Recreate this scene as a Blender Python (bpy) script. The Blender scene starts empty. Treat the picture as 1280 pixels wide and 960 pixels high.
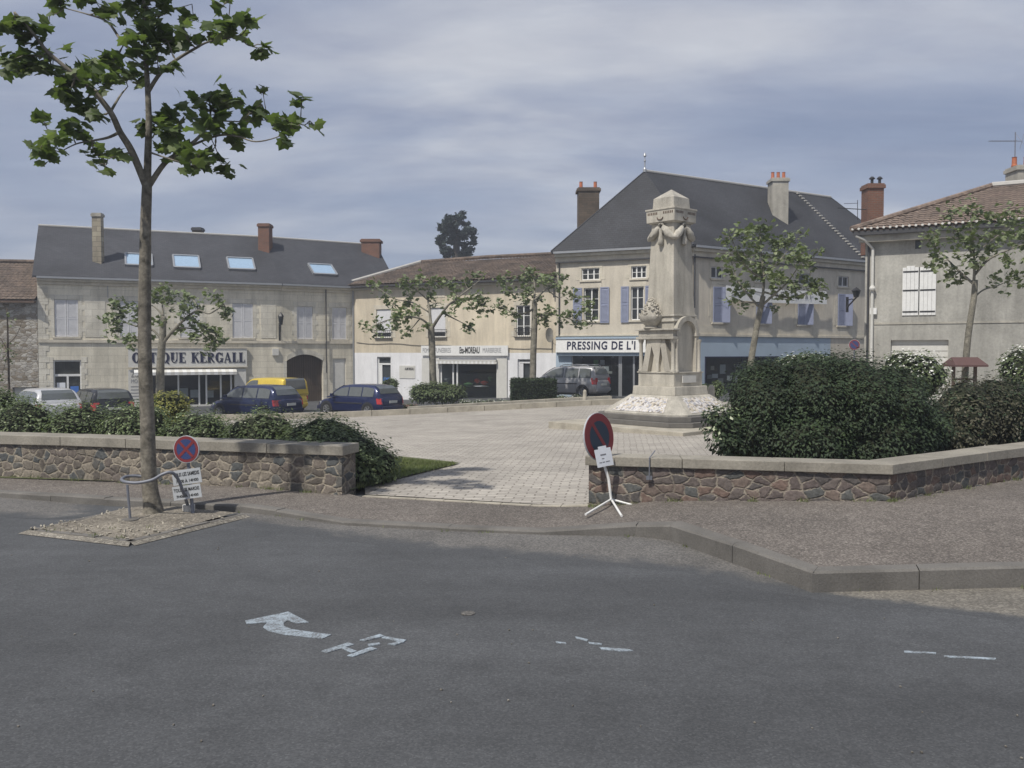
import bpy, bmesh, math, random
import numpy as np
from mathutils import Vector, Matrix, noise as mnoise
R = math.radians
random.seed(7); rng = np.random.default_rng(7)
S = bpy.context.scene
COL = S.collection
# ------------------------------------------------------------------ camera, world, sun
EYE, FPX, PITCH = 2.0, 1100.0, R(2.08)
cd = bpy.data.cameras.new('camera'); cam = bpy.data.objects.new('camera', cd); COL.objects.link(cam)
cam.location = (0, 0, EYE); cam.rotation_euler = (R(90) - PITCH, 0, 0)
cd.sensor_width = 36; cd.lens = 36 * FPX / 1280; cd.clip_end = 3000; cd.clip_start = .1
S.camera = cam
S.render.resolution_x = 1024; S.render.resolution_y = 768
SUN_EL, SUN_AZ = 56, 218          # compass-like: direction the light comes from, degrees clockwise from +Y
w = bpy.data.worlds.new('World'); S.world = w; w.use_nodes = True
nt = w.node_tree; nt.nodes.clear()
def nd(t, k, **kw):
    n = t.nodes.new(k)
    for a, b in kw.items():
        if a.startswith('i_'): n.inputs[a[2:].replace('_', ' ')].default_value = b
        else: setattr(n, a, b)
    return n
out = nd(nt, 'ShaderNodeOutputWorld'); bg = nd(nt, 'ShaderNodeBackground'); bg.inputs[1].default_value = .12
sky = nd(nt, 'ShaderNodeTexSky', sky_type='NISHITA', sun_disc=False)
sky.sun_elevation = R(SUN_EL); sky.sun_rotation = R(SUN_AZ); sky.dust_density = 2.0
tc = nd(nt, 'ShaderNodeTexCoord')
sep = nd(nt, 'ShaderNodeSeparateXYZ'); nt.links.new(tc.outputs['Generated'], sep.inputs[0])
# project the direction on a flat cloud deck
mx = nd(nt, 'ShaderNodeMath', operation='ADD'); mx.inputs[1].default_value = .16; nt.links.new(sep.outputs[2], mx.inputs[0])
mm = nd(nt, 'ShaderNodeMath', operation='MAXIMUM'); mm.inputs[1].default_value = .03; nt.links.new(mx.outputs[0], mm.inputs[0])
dv = nd(nt, 'ShaderNodeVectorMath', operation='DIVIDE'); nt.links.new(tc.outputs['Generated'], dv.inputs[0])
cb = nd(nt, 'ShaderNodeCombineXYZ')
for i in range(3): nt.links.new(mm.outputs[0], cb.inputs[i])
nt.links.new(cb.outputs[0], dv.inputs[1])
mp = nd(nt, 'ShaderNodeMapping'); mp.inputs['Scale'].default_value = (.7, 1.35, 0); mp.inputs['Rotation'].default_value = (0, 0, R(-14)); mp.inputs['Location'].default_value = (.6, .35, 0)
nt.links.new(dv.outputs[0], mp.inputs[0])
n1 = nd(nt, 'ShaderNodeTexNoise', i_Scale=1.1, i_Detail=7, i_Roughness=.52, i_Distortion=.35); nt.links.new(mp.outputs[0], n1.inputs['Vector'])
n2 = nd(nt, 'ShaderNodeTexNoise', i_Scale=3.4, i_Detail=8, i_Roughness=.6, i_Distortion=.5); nt.links.new(mp.outputs[0], n2.inputs['Vector'])
def ramp(t, pts, src=None, interp='LINEAR'):
    r = t.nodes.new('ShaderNodeValToRGB'); e = r.color_ramp.elements; r.color_ramp.interpolation = interp
    while len(e) < len(pts): e.new(.5)
    for k, (p, c) in enumerate(pts):
        e[k].position = p; e[k].color = (c[0], c[1], c[2], 1) if not isinstance(c, (int, float)) else (c, c, c, 1)
    if src: t.links.new(src, r.inputs[0])
    return r
ctone = ramp(nt, [(.32, (1.35, 1.62, 2.3)), (.45, (1.72, 1.95, 2.58)), (.54, (2.2, 2.38, 2.9)), (.66, (3.05, 3.15, 3.45))], n1.outputs[0])
fine = ramp(nt, [(.3, (.91, .91, .93)), (.7, (1.09, 1.09, 1.07))], n2.outputs[0])
mulc = nd(nt, 'ShaderNodeMixRGB', blend_type='MULTIPLY'); mulc.inputs[0].default_value = 1
nt.links.new(ctone.outputs[0], mulc.inputs[1]); nt.links.new(fine.outputs[0], mulc.inputs[2])
# cover grows overhead, thin veil near the horizon
cov = ramp(nt, [(0, .85), (.18, .92), (.45, .97)], sep.outputs[2])
mixs = nd(nt, 'ShaderNodeMixRGB'); nt.links.new(cov.outputs[0], mixs.inputs[0]); nt.links.new(sky.outputs[0], mixs.inputs[1]); nt.links.new(mulc.outputs[0], mixs.inputs[2])
nt.links.new(mixs.outputs[0], bg.inputs[0]); nt.links.new(bg.outputs[0], out.inputs[0])
sd = bpy.data.lights.new('sun', 'SUN'); sun = bpy.data.objects.new('sun', sd); COL.objects.link(sun)
sd.energy = 2.7; sd.angle = R(1.2); sd.color = (1, .95, .87)
az = R(SUN_AZ); el = R(SUN_EL)
sdir = Vector((math.sin(az) * math.cos(el), math.cos(az) * math.cos(el), math.sin(el)))   # towards the sun
sun.rotation_euler = sdir.to_track_quat('Z', 'Y').to_euler(); sun.location = (-20, -10, 40)
S.view_settings.view_transform = 'Standard'; S.view_settings.look = 'None'
S.view_settings.gamma = 1; S.view_settings.exposure = .64; S.view_settings.use_curve_mapping = False

# ------------------------------------------------------------------ measuring helpers (photo pixels of the 1280x960 frame to real points)
def ray(px, py):
    d = Vector(((px - 640) / FPX, 1, -(py - 480) / FPX))
    c, s = math.cos(PITCH), math.sin(PITCH)
    return Vector((d.x, d.y * c + d.z * s, -d.y * s + d.z * c))
def P(px, py, Y):
    r = ray(px, py); return Vector((r.x * Y / r.y, Y, EYE + r.z * Y / r.y))
def G(px, py, z=0.0):
    r = ray(px, py); t = (z - EYE) / r.z
    return Vector((r.x * t, r.y * t, z))
def interp(x, xs, ys): return float(np.interp(x, xs, ys))
def HT(x, y):      # the square falls gently away from the road
    zf = interp(x, [-30, -18, -7, 3, 10, 20, 40], [-1.2, -1.1, -.88, -.42, -.2, -.05, .1])
    t = min(1, max(0, (y - 13) / 27))
    return zf * t
# ------------------------------------------------------------------ mesh builder
WLOC = {}
class MB:
    def __init__(s): s.v = []; s.f = []; s.mi = []
    def add(s, vs, fs, m=0):
        b = len(s.v); s.v += [tuple(p) for p in vs]
        s.f += [tuple(b + i for i in f) for f in fs]; s.mi += [m] * len(fs); return s
    def quad(s, a, b, c, d, m=0): return s.add([a, b, c, d], [(0, 1, 2, 3)], m)
    def poly(s, pts, m=0): return s.add(pts, [tuple(range(len(pts)))], m)
    def box(s, c, size, rz=0, m=0, M=None):
        x, y, z = [k / 2 for k in size]; c = Vector(c); q = Matrix.Rotation(rz, 3, 'Z') if M is None else M
        vs = [c + q @ Vector(p) for p in ((-x, -y, -z), (x, -y, -z), (x, y, -z), (-x, y, -z), (-x, -y, z), (x, -y, z), (x, y, z), (-x, y, z))]
        return s.add(vs, [(0, 3, 2, 1), (4, 5, 6, 7), (0, 1, 5, 4), (1, 2, 6, 5), (2, 3, 7, 6), (3, 0, 4, 7)], m)
    def hexa(s, vs, m=0):
        return s.add(vs, [(0, 3, 2, 1), (4, 5, 6, 7), (0, 1, 5, 4), (1, 2, 6, 5), (2, 3, 7, 6), (3, 0, 4, 7)], m)
    def prism(s, poly, z0, z1, m=0):       # poly counter-clockwise xy
        n = len(poly); f0 = (lambda p: z0(p[0], p[1])) if callable(z0) else (lambda p: z0); f1 = (lambda p: z1(p[0], p[1])) if callable(z1) else (lambda p: z1)
        vs = [(p[0], p[1], f0(p)) for p in poly] + [(p[0], p[1], f1(p)) for p in poly]
        return s.add(vs, [tuple(range(n - 1, -1, -1)), tuple(range(n, 2 * n))] + [(i, (i + 1) % n, n + (i + 1) % n, n + i) for i in range(n)], m)
    def loft(s, rings, m=0, caps=True, close=True):
        n = len(rings[0]); vs = [p for r in rings for p in r]; fs = []
        for k in range(len(rings) - 1):
            for i in range(n if close else n - 1):
                j = (i + 1) % n; fs.append((k * n + i, k * n + j, (k + 1) * n + j, (k + 1) * n + i))
        if caps: fs += [tuple(range(n - 1, -1, -1)), tuple((len(rings) - 1) * n + i for i in range(n))]
        return s.add(vs, fs, m)
    def tube(s, pts, rad, n=8, m=0, caps=True):
        pts = [Vector(p) for p in pts]
        if not hasattr(rad, '__len__'): rad = [rad] * len(pts)
        rings = []; up = Vector((.13, .21, .97)).normalized(); prev = None
        for i, p in enumerate(pts):
            d = (pts[min(i + 1, len(pts) - 1)] - pts[max(i - 1, 0)]).normalized()
            if prev is None: a = d.cross(Vector((1, 0, 0)) if abs(d.x) < .9 else Vector((0, 1, 0))).normalized()
            else: a = (prev - d * prev.dot(d)).normalized()
            prev = a; b = d.cross(a)
            rings.append([p + (a * math.cos(2 * math.pi * k / n) + b * math.sin(2 * math.pi * k / n)) * rad[i] for k in range(n)])
        return s.loft(rings, m, caps)
    def cyl(s, c, r, h, n=16, m=0, r2=None):
        c = Vector(c); return s.tube([c, c + Vector((0, 0, h))], [r, r if r2 is None else r2], n, m)
    def lathe(s, c, prof, n=20, m=0):
        rings = [[(c[0] + r * math.cos(2 * math.pi * k / n), c[1] + r * math.sin(2 * math.pi * k / n), c[2] + z) for k in range(n)] for r, z in prof]
        return s.loft(rings, m)
    def build(s, name, mats, parent=None, smooth=False, uv=True, bevel=0, uvf=None, **tags):
        me = bpy.data.meshes.new(name)
        V = np.array(s.v, dtype=float).reshape(-1, 3)
        if parent is not None: org = WLOC[parent.name]
        else: org = Vector(((V[:, 0].min() + V[:, 0].max()) / 2, (V[:, 1].min() + V[:, 1].max()) / 2, V[:, 2].min()))
        o_ = np.array(org)
        me.from_pydata((V - o_).tolist(), [], s.f)
        if not isinstance(mats, (list, tuple)): mats = [mats]
        for q in mats: me.materials.append(q)
        if len(mats) > 1: me.polygons.foreach_set('material_index', s.mi)
        if smooth:
            me.polygons.foreach_set('use_smooth', [True] * len(me.polygons))
            if smooth != True:
                me.set_sharp_from_angle(angle=R(smooth))
        if uv:
            lay = me.uv_layers.new(name='UVMap').data
            for p in me.polygons:
                n = p.normal
                if abs(n.z) > .97 or n.length < .5: t, b = Vector((1, 0, 0)), Vector((0, 1, 0))
                else:
                    t = Vector((0, 0, 1)).cross(n).normalized(); b = n.cross(t)
                if uvf and abs(n.z) < .6:
                    for li in p.loop_indices: lay[li].uv = uvf(me.vertices[me.loops[li].vertex_index].co + org)
                    continue
                for li in p.loop_indices:
                    co = me.vertices[me.loops[li].vertex_index].co + org
                    lay[li].uv = (co.dot(t), co.dot(b))
        me.update()
        o = bpy.data.objects.new(name, me); COL.objects.link(o)
        if parent is not None: o.parent = parent
        else: o.location = org
        WLOC[o.name] = Vector(org)
        if bevel:
            bm = bmesh.new(); bm.from_mesh(me); bmesh.ops.remove_doubles(bm, verts=bm.verts, dist=1e-5)
            bmesh.ops.bevel(bm, geom=[e for e in bm.edges if len(e.link_faces) == 2 and e.calc_face_angle(0) > .5], offset=bevel, segments=2, affect='EDGES', profile=.6)
            bm.to_mesh(me); bm.free()
        for k, v in tags.items(): o[k] = v
        return o
def thing(name, loc, label, cat, group=None):
    o = bpy.data.objects.new(name, None); COL.objects.link(o); o.location = loc; o.empty_display_size = .2
    o['label'] = label; o['category'] = cat
    if group: o['group'] = group
    WLOC[o.name] = Vector(loc); return o
def tag(o, label, cat, group=None):
    o['label'] = label; o['category'] = cat
    if group: o['group'] = group
    return o
def kids(o): return [c for c in bpy.data.objects if c.parent == o]
def copy_tree(o, parent=None, shift=None):
    c = o.copy(); COL.objects.link(c)
    if parent is not None: c.parent = parent
    for ch in kids(o): copy_tree(ch, c)
    WLOC[c.name] = WLOC[o.name].copy() if shift is None else WLOC[o.name] + shift
    return c
# ------------------------------------------------------------------ materials
def new_mat(name):
    m = bpy.data.materials.new(name); m.use_nodes = True; t = m.node_tree
    return m, t, t.nodes['Principled BSDF']
def L(t, a, b): t.links.new(a, b)
def mixrgb(t, f, a, b, mode='MIX'):
    n = t.nodes.new('ShaderNodeMixRGB'); n.blend_type = mode
    for k, x in enumerate((f, a, b)):
        if hasattr(x, 'is_linked'): t.links.new(x, n.inputs[k])
        elif k == 0: n.inputs[0].default_value = x
        else: n.inputs[k].default_value = (*x[:3], 1)
    return n.outputs[0]
def noise(t, vec, scale, detail=4, rough=.55, dist=0):
    n = nd(t, 'ShaderNodeTexNoise', i_Scale=scale, i_Detail=detail, i_Roughness=rough, i_Distortion=dist)
    if vec is not None: t.links.new(vec, n.inputs['Vector'])
    return n
def bump(t, b, h, strength=.3, dist=.01):
    n = nd(t, 'ShaderNodeBump', i_Strength=strength, i_Distance=dist); t.links.new(h, n.inputs['Height'])
    t.links.new(n.outputs[0], b.inputs['Normal']); return n
def sc(c, k): return tuple(x * k for x in c)
def mat(name, col, rough=.85, var=.18, scale=1.5, fine=30, fvar=.1, bmp=.25, metallic=0, spec=.4, col2=None, streak=0):
    m, t, b = new_mat(name); g = nd(t, 'ShaderNodeNewGeometry'); pos = g.outputs['Position']
    n = noise(t, pos, scale, 6, .6, .4); f = noise(t, pos, fine, 3, .6)
    r = ramp(t, [(.3, sc(col, 1 - var)), (.7, col2 if col2 else sc(col, 1 + var))], n.outputs[0])
    rf = ramp(t, [(.3, 1 - fvar), (.7, 1 + fvar)], f.outputs[0])
    c = mixrgb(t, 1, r.outputs[0], rf.outputs[0], 'MULTIPLY')
    if streak:
        mp_ = nd(t, 'ShaderNodeMapping'); mp_.inputs['Scale'].default_value = (1, 1, .12); L(t, pos, mp_.inputs[0])
        s_ = noise(t, mp_.outputs[0], 3.2, 6, .65)
        c = mixrgb(t, 1, c, ramp(t, [(.35, 1 - streak), (.6, 1.0)], s_.outputs[0]).outputs[0], 'MULTIPLY')
    L(t, c, b.inputs['Base Color']); b.inputs['Roughness'].default_value = rough
    b.inputs['Metallic'].default_value = metallic; b.inputs['Specular IOR Level'].default_value = spec
    if bmp: bump(t, b, f.outputs[0], bmp, .01)
    return m
def brickmat(name, c1, c2, mortar, bw, bh, msize=.012, rough=.85, stain=.25, bmp=.4, warp=.0, sscale=.8, rot=0, smooth=.1, streak=0, bias=0):
    m, t, b = new_mat(name); uv = nd(t, 'ShaderNodeTexCoord').outputs['UV']
    if rot:
        q = nd(t, 'ShaderNodeMapping'); q.inputs['Rotation'].default_value = (0, 0, rot); L(t, uv, q.inputs[0]); uv = q.outputs[0]
    vec = uv
    if warp:
        wn = noise(t, uv, .55 / bw, 3); sub = nd(t, 'ShaderNodeVectorMath', operation='MULTIPLY_ADD')
        L(t, wn.outputs['Color'], sub.inputs[0]); sub.inputs[1].default_value = (warp, warp, 0); L(t, uv, sub.inputs[2]); vec = sub.outputs[0]
    k = nd(t, 'ShaderNodeTexBrick', i_Scale=1.0); L(t, vec, k.inputs['Vector'])
    k.inputs['Color1'].default_value = (*c1, 1); k.inputs['Color2'].default_value = (*c2, 1); k.inputs['Mortar'].default_value = (*mortar, 1)
    k.inputs['Brick Width'].default_value = bw; k.inputs['Row Height'].default_value = bh
    k.inputs['Mortar Size'].default_value = msize; k.inputs['Mortar Smooth'].default_value = smooth; k.inputs['Bias'].default_value = bias
    pos = nd(t, 'ShaderNodeNewGeometry').outputs['Position']
    n = noise(t, pos, sscale, 7, .6, .5); f = noise(t, pos, 25, 4, .6)
    c = mixrgb(t, 1, k.outputs[0], ramp(t, [(.3, 1 - stain), (.68, 1 + stain * .6)], n.outputs[0]).outputs[0], 'MULTIPLY')
    c = mixrgb(t, 1, c, ramp(t, [(.3, .9), (.7, 1.1)], f.outputs[0]).outputs[0], 'MULTIPLY')
    if streak:
        mp_ = nd(t, 'ShaderNodeMapping'); mp_.inputs['Scale'].default_value = (1, 1, .1); L(t, pos, mp_.inputs[0])
        s_ = noise(t, mp_.outputs[0], 2.6, 6, .65)
        c = mixrgb(t, 1, c, ramp(t, [(.35, 1 - streak), (.6, 1.0)], s_.outputs[0]).outputs[0], 'MULTIPLY')
    L(t, c, b.inputs['Base Color']); b.inputs['Roughness'].default_value = rough; b.inputs['Specular IOR Level'].default_value = .35
    h = mixrgb(t, .25, k.outputs['Fac'], f.outputs[0]); inv = nd(t, 'ShaderNodeInvert'); L(t, h, inv.inputs['Color'])
    bump(t, b, inv.outputs[0], bmp, .012)
    return m
def rubblemat(name, cols, mortar, scale=6.0, stretch=1.5, edge=.07, bmp=.8, dist=.03):
    m, t, b = new_mat(name); uv = nd(t, 'ShaderNodeTexCoord').outputs['UV']
    wn = noise(t, uv, 4.5, 6, .65); a = nd(t, 'ShaderNodeVectorMath', operation='MULTIPLY_ADD'); L(t, wn.outputs['Color'], a.inputs[0]); a.inputs[1].default_value = (.16, .13, 0); L(t, uv, a.inputs[2])
    q = nd(t, 'ShaderNodeMapping'); q.inputs['Scale'].default_value = (1, stretch, 1); L(t, a.outputs[0], q.inputs[0])
    v = nd(t, 'ShaderNodeTexVoronoi', i_Scale=scale, i_Randomness=.85); L(t, q.outputs[0], v.inputs['Vector']); v.voronoi_dimensions = '2D'
    e = nd(t, 'ShaderNodeTexVoronoi', feature='DISTANCE_TO_EDGE', i_Scale=scale, i_Randomness=.85); e.voronoi_dimensions = '2D'; L(t, q.outputs[0], e.inputs['Vector'])
    sp = nd(t, 'ShaderNodeSeparateColor'); L(t, v.outputs['Color'], sp.inputs[0])
    r = ramp(t, [(i / len(cols), c) for i, c in enumerate(cols)], sp.outputs[0], 'CONSTANT')
    f = noise(t, uv, 22, 5, .65); g = noise(t, uv, 2.2, 5)
    c = mixrgb(t, 1, r.outputs[0], ramp(t, [(.28, .6), (.72, 1.4)], f.outputs[0]).outputs[0], 'MULTIPLY')
    nn = noise(t, uv, 13, 4, .7); ma = nd(t, 'ShaderNodeMath', operation='MULTIPLY_ADD'); L(t, nn.outputs[0], ma.inputs[0]); ma.inputs[1].default_value = .3; L(t, e.outputs['Distance'], ma.inputs[2])
    mk = ramp(t, [(.13, 0), (.13 + edge * 1.5, 1)], ma.outputs[0])
    sm = noise(t, uv, 3.1, 5, .7); add_ = nd(t, 'ShaderNodeMath', operation='ADD', use_clamp=True); L(t, mk.outputs[0], add_.inputs[0]); L(t, ramp(t, [(.5, 0), (.62, .75)], sm.outputs[0]).outputs[0], add_.inputs[1])
    mcol = mixrgb(t, 1, mortar, ramp(t, [(.3, .75), (.7, 1.2)], g.outputs[0]).outputs[0], 'MULTIPLY')
    c = mixrgb(t, add_.outputs[0], mcol, c)
    c = mixrgb(t, 1, c, ramp(t, [(.3, .8), (.7, 1.15)], g.outputs[0]).outputs[0], 'MULTIPLY')
    L(t, c, b.inputs['Base Color']); b.inputs['Roughness'].default_value = .9; b.inputs['Specular IOR Level'].default_value = .25
    h = ramp(t, [(0, 0), (edge * 1.6, .8), (.5, 1)], e.outputs['Distance']); hh = mixrgb(t, .35, h.outputs[0], f.outputs[0])
    bump(t, b, hh, bmp, dist)
    return m
def speckmat(name, col, dark, light, scale, rough=.95, large=.15, bmp=.5, dist=.006, lscale=.35, amount=.5):
    m, t, b = new_mat(name); pos = nd(t, 'ShaderNodeNewGeometry').outputs['Position']
    v = nd(t, 'ShaderNodeTexVoronoi', i_Scale=scale, i_Randomness=1); L(t, pos, v.inputs['Vector'])
    sp = nd(t, 'ShaderNodeSeparateColor'); L(t, v.outputs['Color'], sp.inputs[0])
    r = ramp(t, [(0, dark), (.25, sc(col, .85)), (.6, sc(col, 1.1)), (.9, light), (1, sc(light, 1.3))], sp.outputs[0])
    n = noise(t, pos, lscale, 8, .6, .6); n3 = noise(t, pos, lscale * 9, 5, .6, .3)
    c = mixrgb(t, amount, col, r.outputs[0])
    c = mixrgb(t, 1, c, ramp(t, [(.3, 1 - large), (.7, 1 + large)], n.outputs[0]).outputs[0], 'MULTIPLY')
    c = mixrgb(t, 1, c, ramp(t, [(.3, 1 - large * .6), (.7, 1 + large * .6)], n3.outputs[0]).outputs[0], 'MULTIPLY')
    if name == 'asphalt':
        q = nd(t, 'ShaderNodeMapping'); q.inputs['Scale'].default_value = (.12, .9, 1); q.inputs['Rotation'].default_value = (0, 0, R(4)); L(t, pos, q.inputs[0])
        tr = noise(t, q.outputs[0], 1.3, 6, .6, .3); c = mixrgb(t, 1, c, ramp(t, [(.35, .88), (.65, 1.12)], tr.outputs[0]).outputs[0], 'MULTIPLY')
        st = noise(t, pos, 1.7, 3, .5, .8); c = mixrgb(t, 1, c, ramp(t, [(.7, 1), (.8, .78)], st.outputs[0]).outputs[0], 'MULTIPLY')
    L(t, c, b.inputs['Base Color']); b.inputs['Roughness'].default_value = rough; b.inputs['Specular IOR Level'].default_value = .3
    bump(t, b, sp.outputs[1], bmp, dist)
    return m
def leafmat(name, c1, c2, c3=None, trans=.25, rough=.5):
    m, t, b = new_mat(name); g = nd(t, 'ShaderNodeNewGeometry')
    pts = [(0, c1), (.6, c2)] + ([(1, c3)] if c3 else [])
    r = ramp(t, pts, g.outputs['Random Per Island'])
    n = noise(t, g.outputs['Position'], 1.7, 3)
    c = mixrgb(t, 1, r.outputs[0], ramp(t, [(.35, .75), (.65, 1.25)], n.outputs[0]).outputs[0], 'MULTIPLY')
    L(t, c, b.inputs['Base Color']); b.inputs['Roughness'].default_value = rough; b.inputs['Specular IOR Level'].default_value = .35
    tr = nd(t, 'ShaderNodeBsdfTranslucent'); c2_ = mixrgb(t, 1, c, (1.3, 1.5, .6), 'MULTIPLY'); L(t, c2_, tr.inputs[0])
    mx_ = nd(t, 'ShaderNodeMixShader'); mx_.inputs[0].default_value = trans
    L(t, b.outputs[0], mx_.inputs[1]); L(t, tr.outputs[0], mx_.inputs[2]); L(t, mx_.outputs[0], t.nodes['Material Output'].inputs[0])
    return m
def plain(name, col, rough=.5, metallic=0, spec=.5, coat=0):
    m, t, b = new_mat(name); n = noise(t, nd(t, 'ShaderNodeNewGeometry').outputs['Position'], 7, 4, .6)
    L(t, mixrgb(t, 1, col, ramp(t, [(.3, .93), (.7, 1.06)], n.outputs[0]).outputs[0], 'MULTIPLY'), b.inputs['Base Color'])
    b.inputs['Roughness'].default_value = rough; b.inputs['Metallic'].default_value = metallic; b.inputs['Specular IOR Level'].default_value = spec
    b.inputs['Coat Weight'].default_value = coat; b.inputs['Coat Roughness'].default_value = .05
    return m
def glassmat(name, tint=(.03, .035, .04), see=.55):
    m, t, b = new_mat(name); b.inputs['Base Color'].default_value = (*tint, 1); b.inputs['Roughness'].default_value = .04; b.inputs['Specular IOR Level'].default_value = .6
    tr = nd(t, 'ShaderNodeBsdfTransparent'); tr.inputs[0].default_value = (.85, .9, .9, 1)
    mx_ = nd(t, 'ShaderNodeMixShader'); mx_.inputs[0].default_value = see
    L(t, b.outputs[0], mx_.inputs[1]); L(t, tr.outputs[0], mx_.inputs[2]); L(t, mx_.outputs[0], t.nodes['Material Output'].inputs[0]); return m

M = {}
M['asphalt'] = speckmat('asphalt', (.069, .072, .076), (.045, .047, .05), (.098, .101, .105), 90, large=.15, bmp=.35, dist=.004, amount=.55)
M['old_asphalt'] = speckmat('old_asphalt', (.105, .1, .095), (.05, .05, .05), (.2, .19, .17), 70, large=.22, bmp=.5, dist=.005, amount=.6, lscale=.8)
M['gutter_stone'] = speckmat('gutter_gravel', (.17, .155, .13), (.08, .075, .065), (.3, .28, .24), 55, large=.22, bmp=.5, dist=.006, amount=.7, lscale=.9)
M['gravel'] = speckmat('gravel_pavement', (.125, .11, .098), (.055, .05, .045), (.27, .245, .215), 70, large=.2, bmp=.6, dist=.008, amount=.6, lscale=.5)
M['sand'] = speckmat('sandy_soil', (.185, .165, .135), (.08, .07, .055), (.32, .29, .24), 60, large=.3, bmp=.8, dist=.015, amount=.6, lscale=1.5)
M['soil'] = speckmat('soil', (.09, .07, .045), (.04, .03, .02), (.16, .13, .08), 40, large=.3, bmp=.8, dist=.02)
M['grass_base'] = speckmat('grass_ground', (.12, .135, .065), (.07, .08, .04), (.18, .19, .1), 60, large=.3, bmp=.8, dist=.02)
M['kerb'] = mat('kerb_concrete', (.14, .132, .12), .9, .25, 1.8, 60, .15, .4)
M['pale_kerb'] = mat('pale_kerb_stone', (.36, .33, .27), .9, .25, 2.5, 50, .15, .4)
M['paving'] = brickmat('plaza_paving', (.43, .40, .35), (.33, .305, .27), (.21, .19, .165), .27, .13, .012, .9, .22, .7, warp=.09, sscale=.6, rot=R(7))
M['cap'] = mat('coping_concrete', (.27, .25, .21), .9, .22, 1.6, 35, .16, .4, streak=.15)
M['rubble'] = rubblemat('rubble_brown', [(.12, .105, .09), (.18, .155, .13), (.12, .115, .105), (.24, .21, .17), (.14, .12, .105), (.17, .15, .125), (.095, .1, .1)], (.37, .325, .255), 6.0, 1.3, .1, .9, .025)
M['rubble_red'] = rubblemat('rubble_reddish', [(.115, .095, .088), (.14, .115, .105), (.16, .115, .095), (.1, .102, .098), (.13, .11, .10), (.165, .13, .11), (.105, .095, .09)], (.32, .28, .225), 5.6, 1.55, .09, .9, .025)
M['rubble_pale'] = rubblemat('rubble_pale', [(.35, .33, .29), (.26, .23, .19), (.42, .4, .36), (.2, .17, .13), (.3, .28, .25)], (.2, .17, .12), 3.6, 2.0, .1, .6)
M['ashlar'] = brickmat('ashlar_limestone', (.72, .67, .55), (.66, .615, .50), (.55, .51, .41), .85, .36, .012, .9, .2, .25, sscale=.5, streak=.22)
M['ashlar_trim'] = brickmat('ashlar_trim', (.70, .665, .57), (.6, .565, .475), (.48, .45, .38), .6, .36, .01, .9, .2, .25, sscale=1.2, streak=.15)
M['render_ochre'] = mat('ochre_render', (.6, .53, .41), .92, .2, .4, 14, .06, .15, streak=.2)
M['render_beige'] = mat('beige_render', (.57, .52, .43), .92, .1, .5, 14, .06, .15, streak=.14)
M['render_grey'] = mat('grey_render', (.36, .35, .315), .92, .22, .55, 12, .12, .25, streak=.22)
M['white_wall'] = mat('white_painted_wall', (.74, .74, .75), .9, .08, .7, 20, .05, .1, streak=.12)
M['trim'] = mat('limestone_trim', (.57, .525, .43), .9, .14, 2, 30, .1, .2, streak=.12)
M['monument'] = mat('monument_limestone', (.47, .44, .375), .92, .16, 1.3, 28, .1, .35, streak=.3)
M['monument_grey'] = mat('weathered_limestone', (.42, .395, .34), .92, .2, 1.8, 30, .16, .45, streak=.3)
M['slate'] = brickmat('slate', (.062, .064, .072), (.048, .05, .056), (.025, .025, .03), .24, .13, .008, .72, .3, .4, sscale=.35)
M['slate2'] = brickmat('slate_weathered', (.052, .054, .06), (.042, .043, .047), (.022, .022, .026), .24, .13, .008, .78, .4, .4, sscale=.3)
M['tile'] = mat('clay_tile', (.115, .092, .075), .9, .45, 1.1, 7, .45, .3, col2=(.18, .135, .105))
M['tile_red'] = mat('red_clay_tile', (.17, .13, .105), .9, .3, 1.2, 6, .4, .3, col2=(.25, .19, .15))
M['brick'] = brickmat('red_brick', (.2, .085, .055), (.15, .07, .05), (.16, .13, .1), .22, .075, .01, .9, .2, .3)
M['brown_brick'] = brickmat('sooty_brick', (.14, .105, .075), (.1, .08, .06), (.09, .075, .06), .3, .12, .012, .9, .35, .3)
M['chimney_stone'] = brickmat('chimney_stone', (.4, .36, .27), (.25, .22, .17), (.16, .14, .11), .5, .28, .012, .9, .3, .3)
M['cement'] = mat('cement', (.38, .36, .31), .9, .25, 1.5, 20, .1, .2, streak=.2)
M['pot'] = mat('terracotta', (.42, .14, .07), .85, .2, 5, 30, .1, .2)
M['zinc'] = plain('zinc', (.36, .37, .38), .45, .5)
M['ridge'] = plain('pale_ridge', (.42, .41, .38), .7)
M['gutter'] = plain('dark_gutter', (.045, .045, .048), .6)
M['white'] = plain('white_paint', (.72, .72, .7), .6)
M['offwhite'] = plain('offwhite_paint', (.58, .57, .53), .65)
M['blue_shutter'] = plain('lavender_blue_paint', (.25, .275, .38), .65)
M['pale_blue'] = mat('pale_blue_paint', (.36, .44, .52), .8, .06, 1.2, 30, .04, .1)
M['grey_shutter'] = plain('pale_grey_paint', (.62, .62, .63), .7)
M['wood_door'] = brickmat('brown_door_planks', (.085, .062, .045), (.07, .052, .038), (.03, .022, .016), .14, 6, .012, .8, .25, .4)
M['black'] = plain('black_metal', (.02, .02, .022), .5)
M['dark'] = plain('dark_interior', (.035, .032, .03), .9)
M['curtain'] = plain('net_curtain', (.45, .45, .46), .9)
M['glass'] = glassmat('window_glass')
M['pane'] = glassmat('dark_window_glass', (.02, .022, .025), .25)
M['skyglass'] = plain('skylight_glass', (.3, .42, .55), .06, 0, 1.0)
M['metal'] = plain('galvanised_tube', (.19, .2, .23), .55, .3)
M['concrete'] = mat('concrete_foot', (.5, .49, .46), .9, .1, 5, 50, .1, .3)
M['sign_white'] = plain('sign_white', (.42, .44, .46), .5)
M['sign_red'] = plain('sign_red', (.19, .028, .032), .5)
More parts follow.
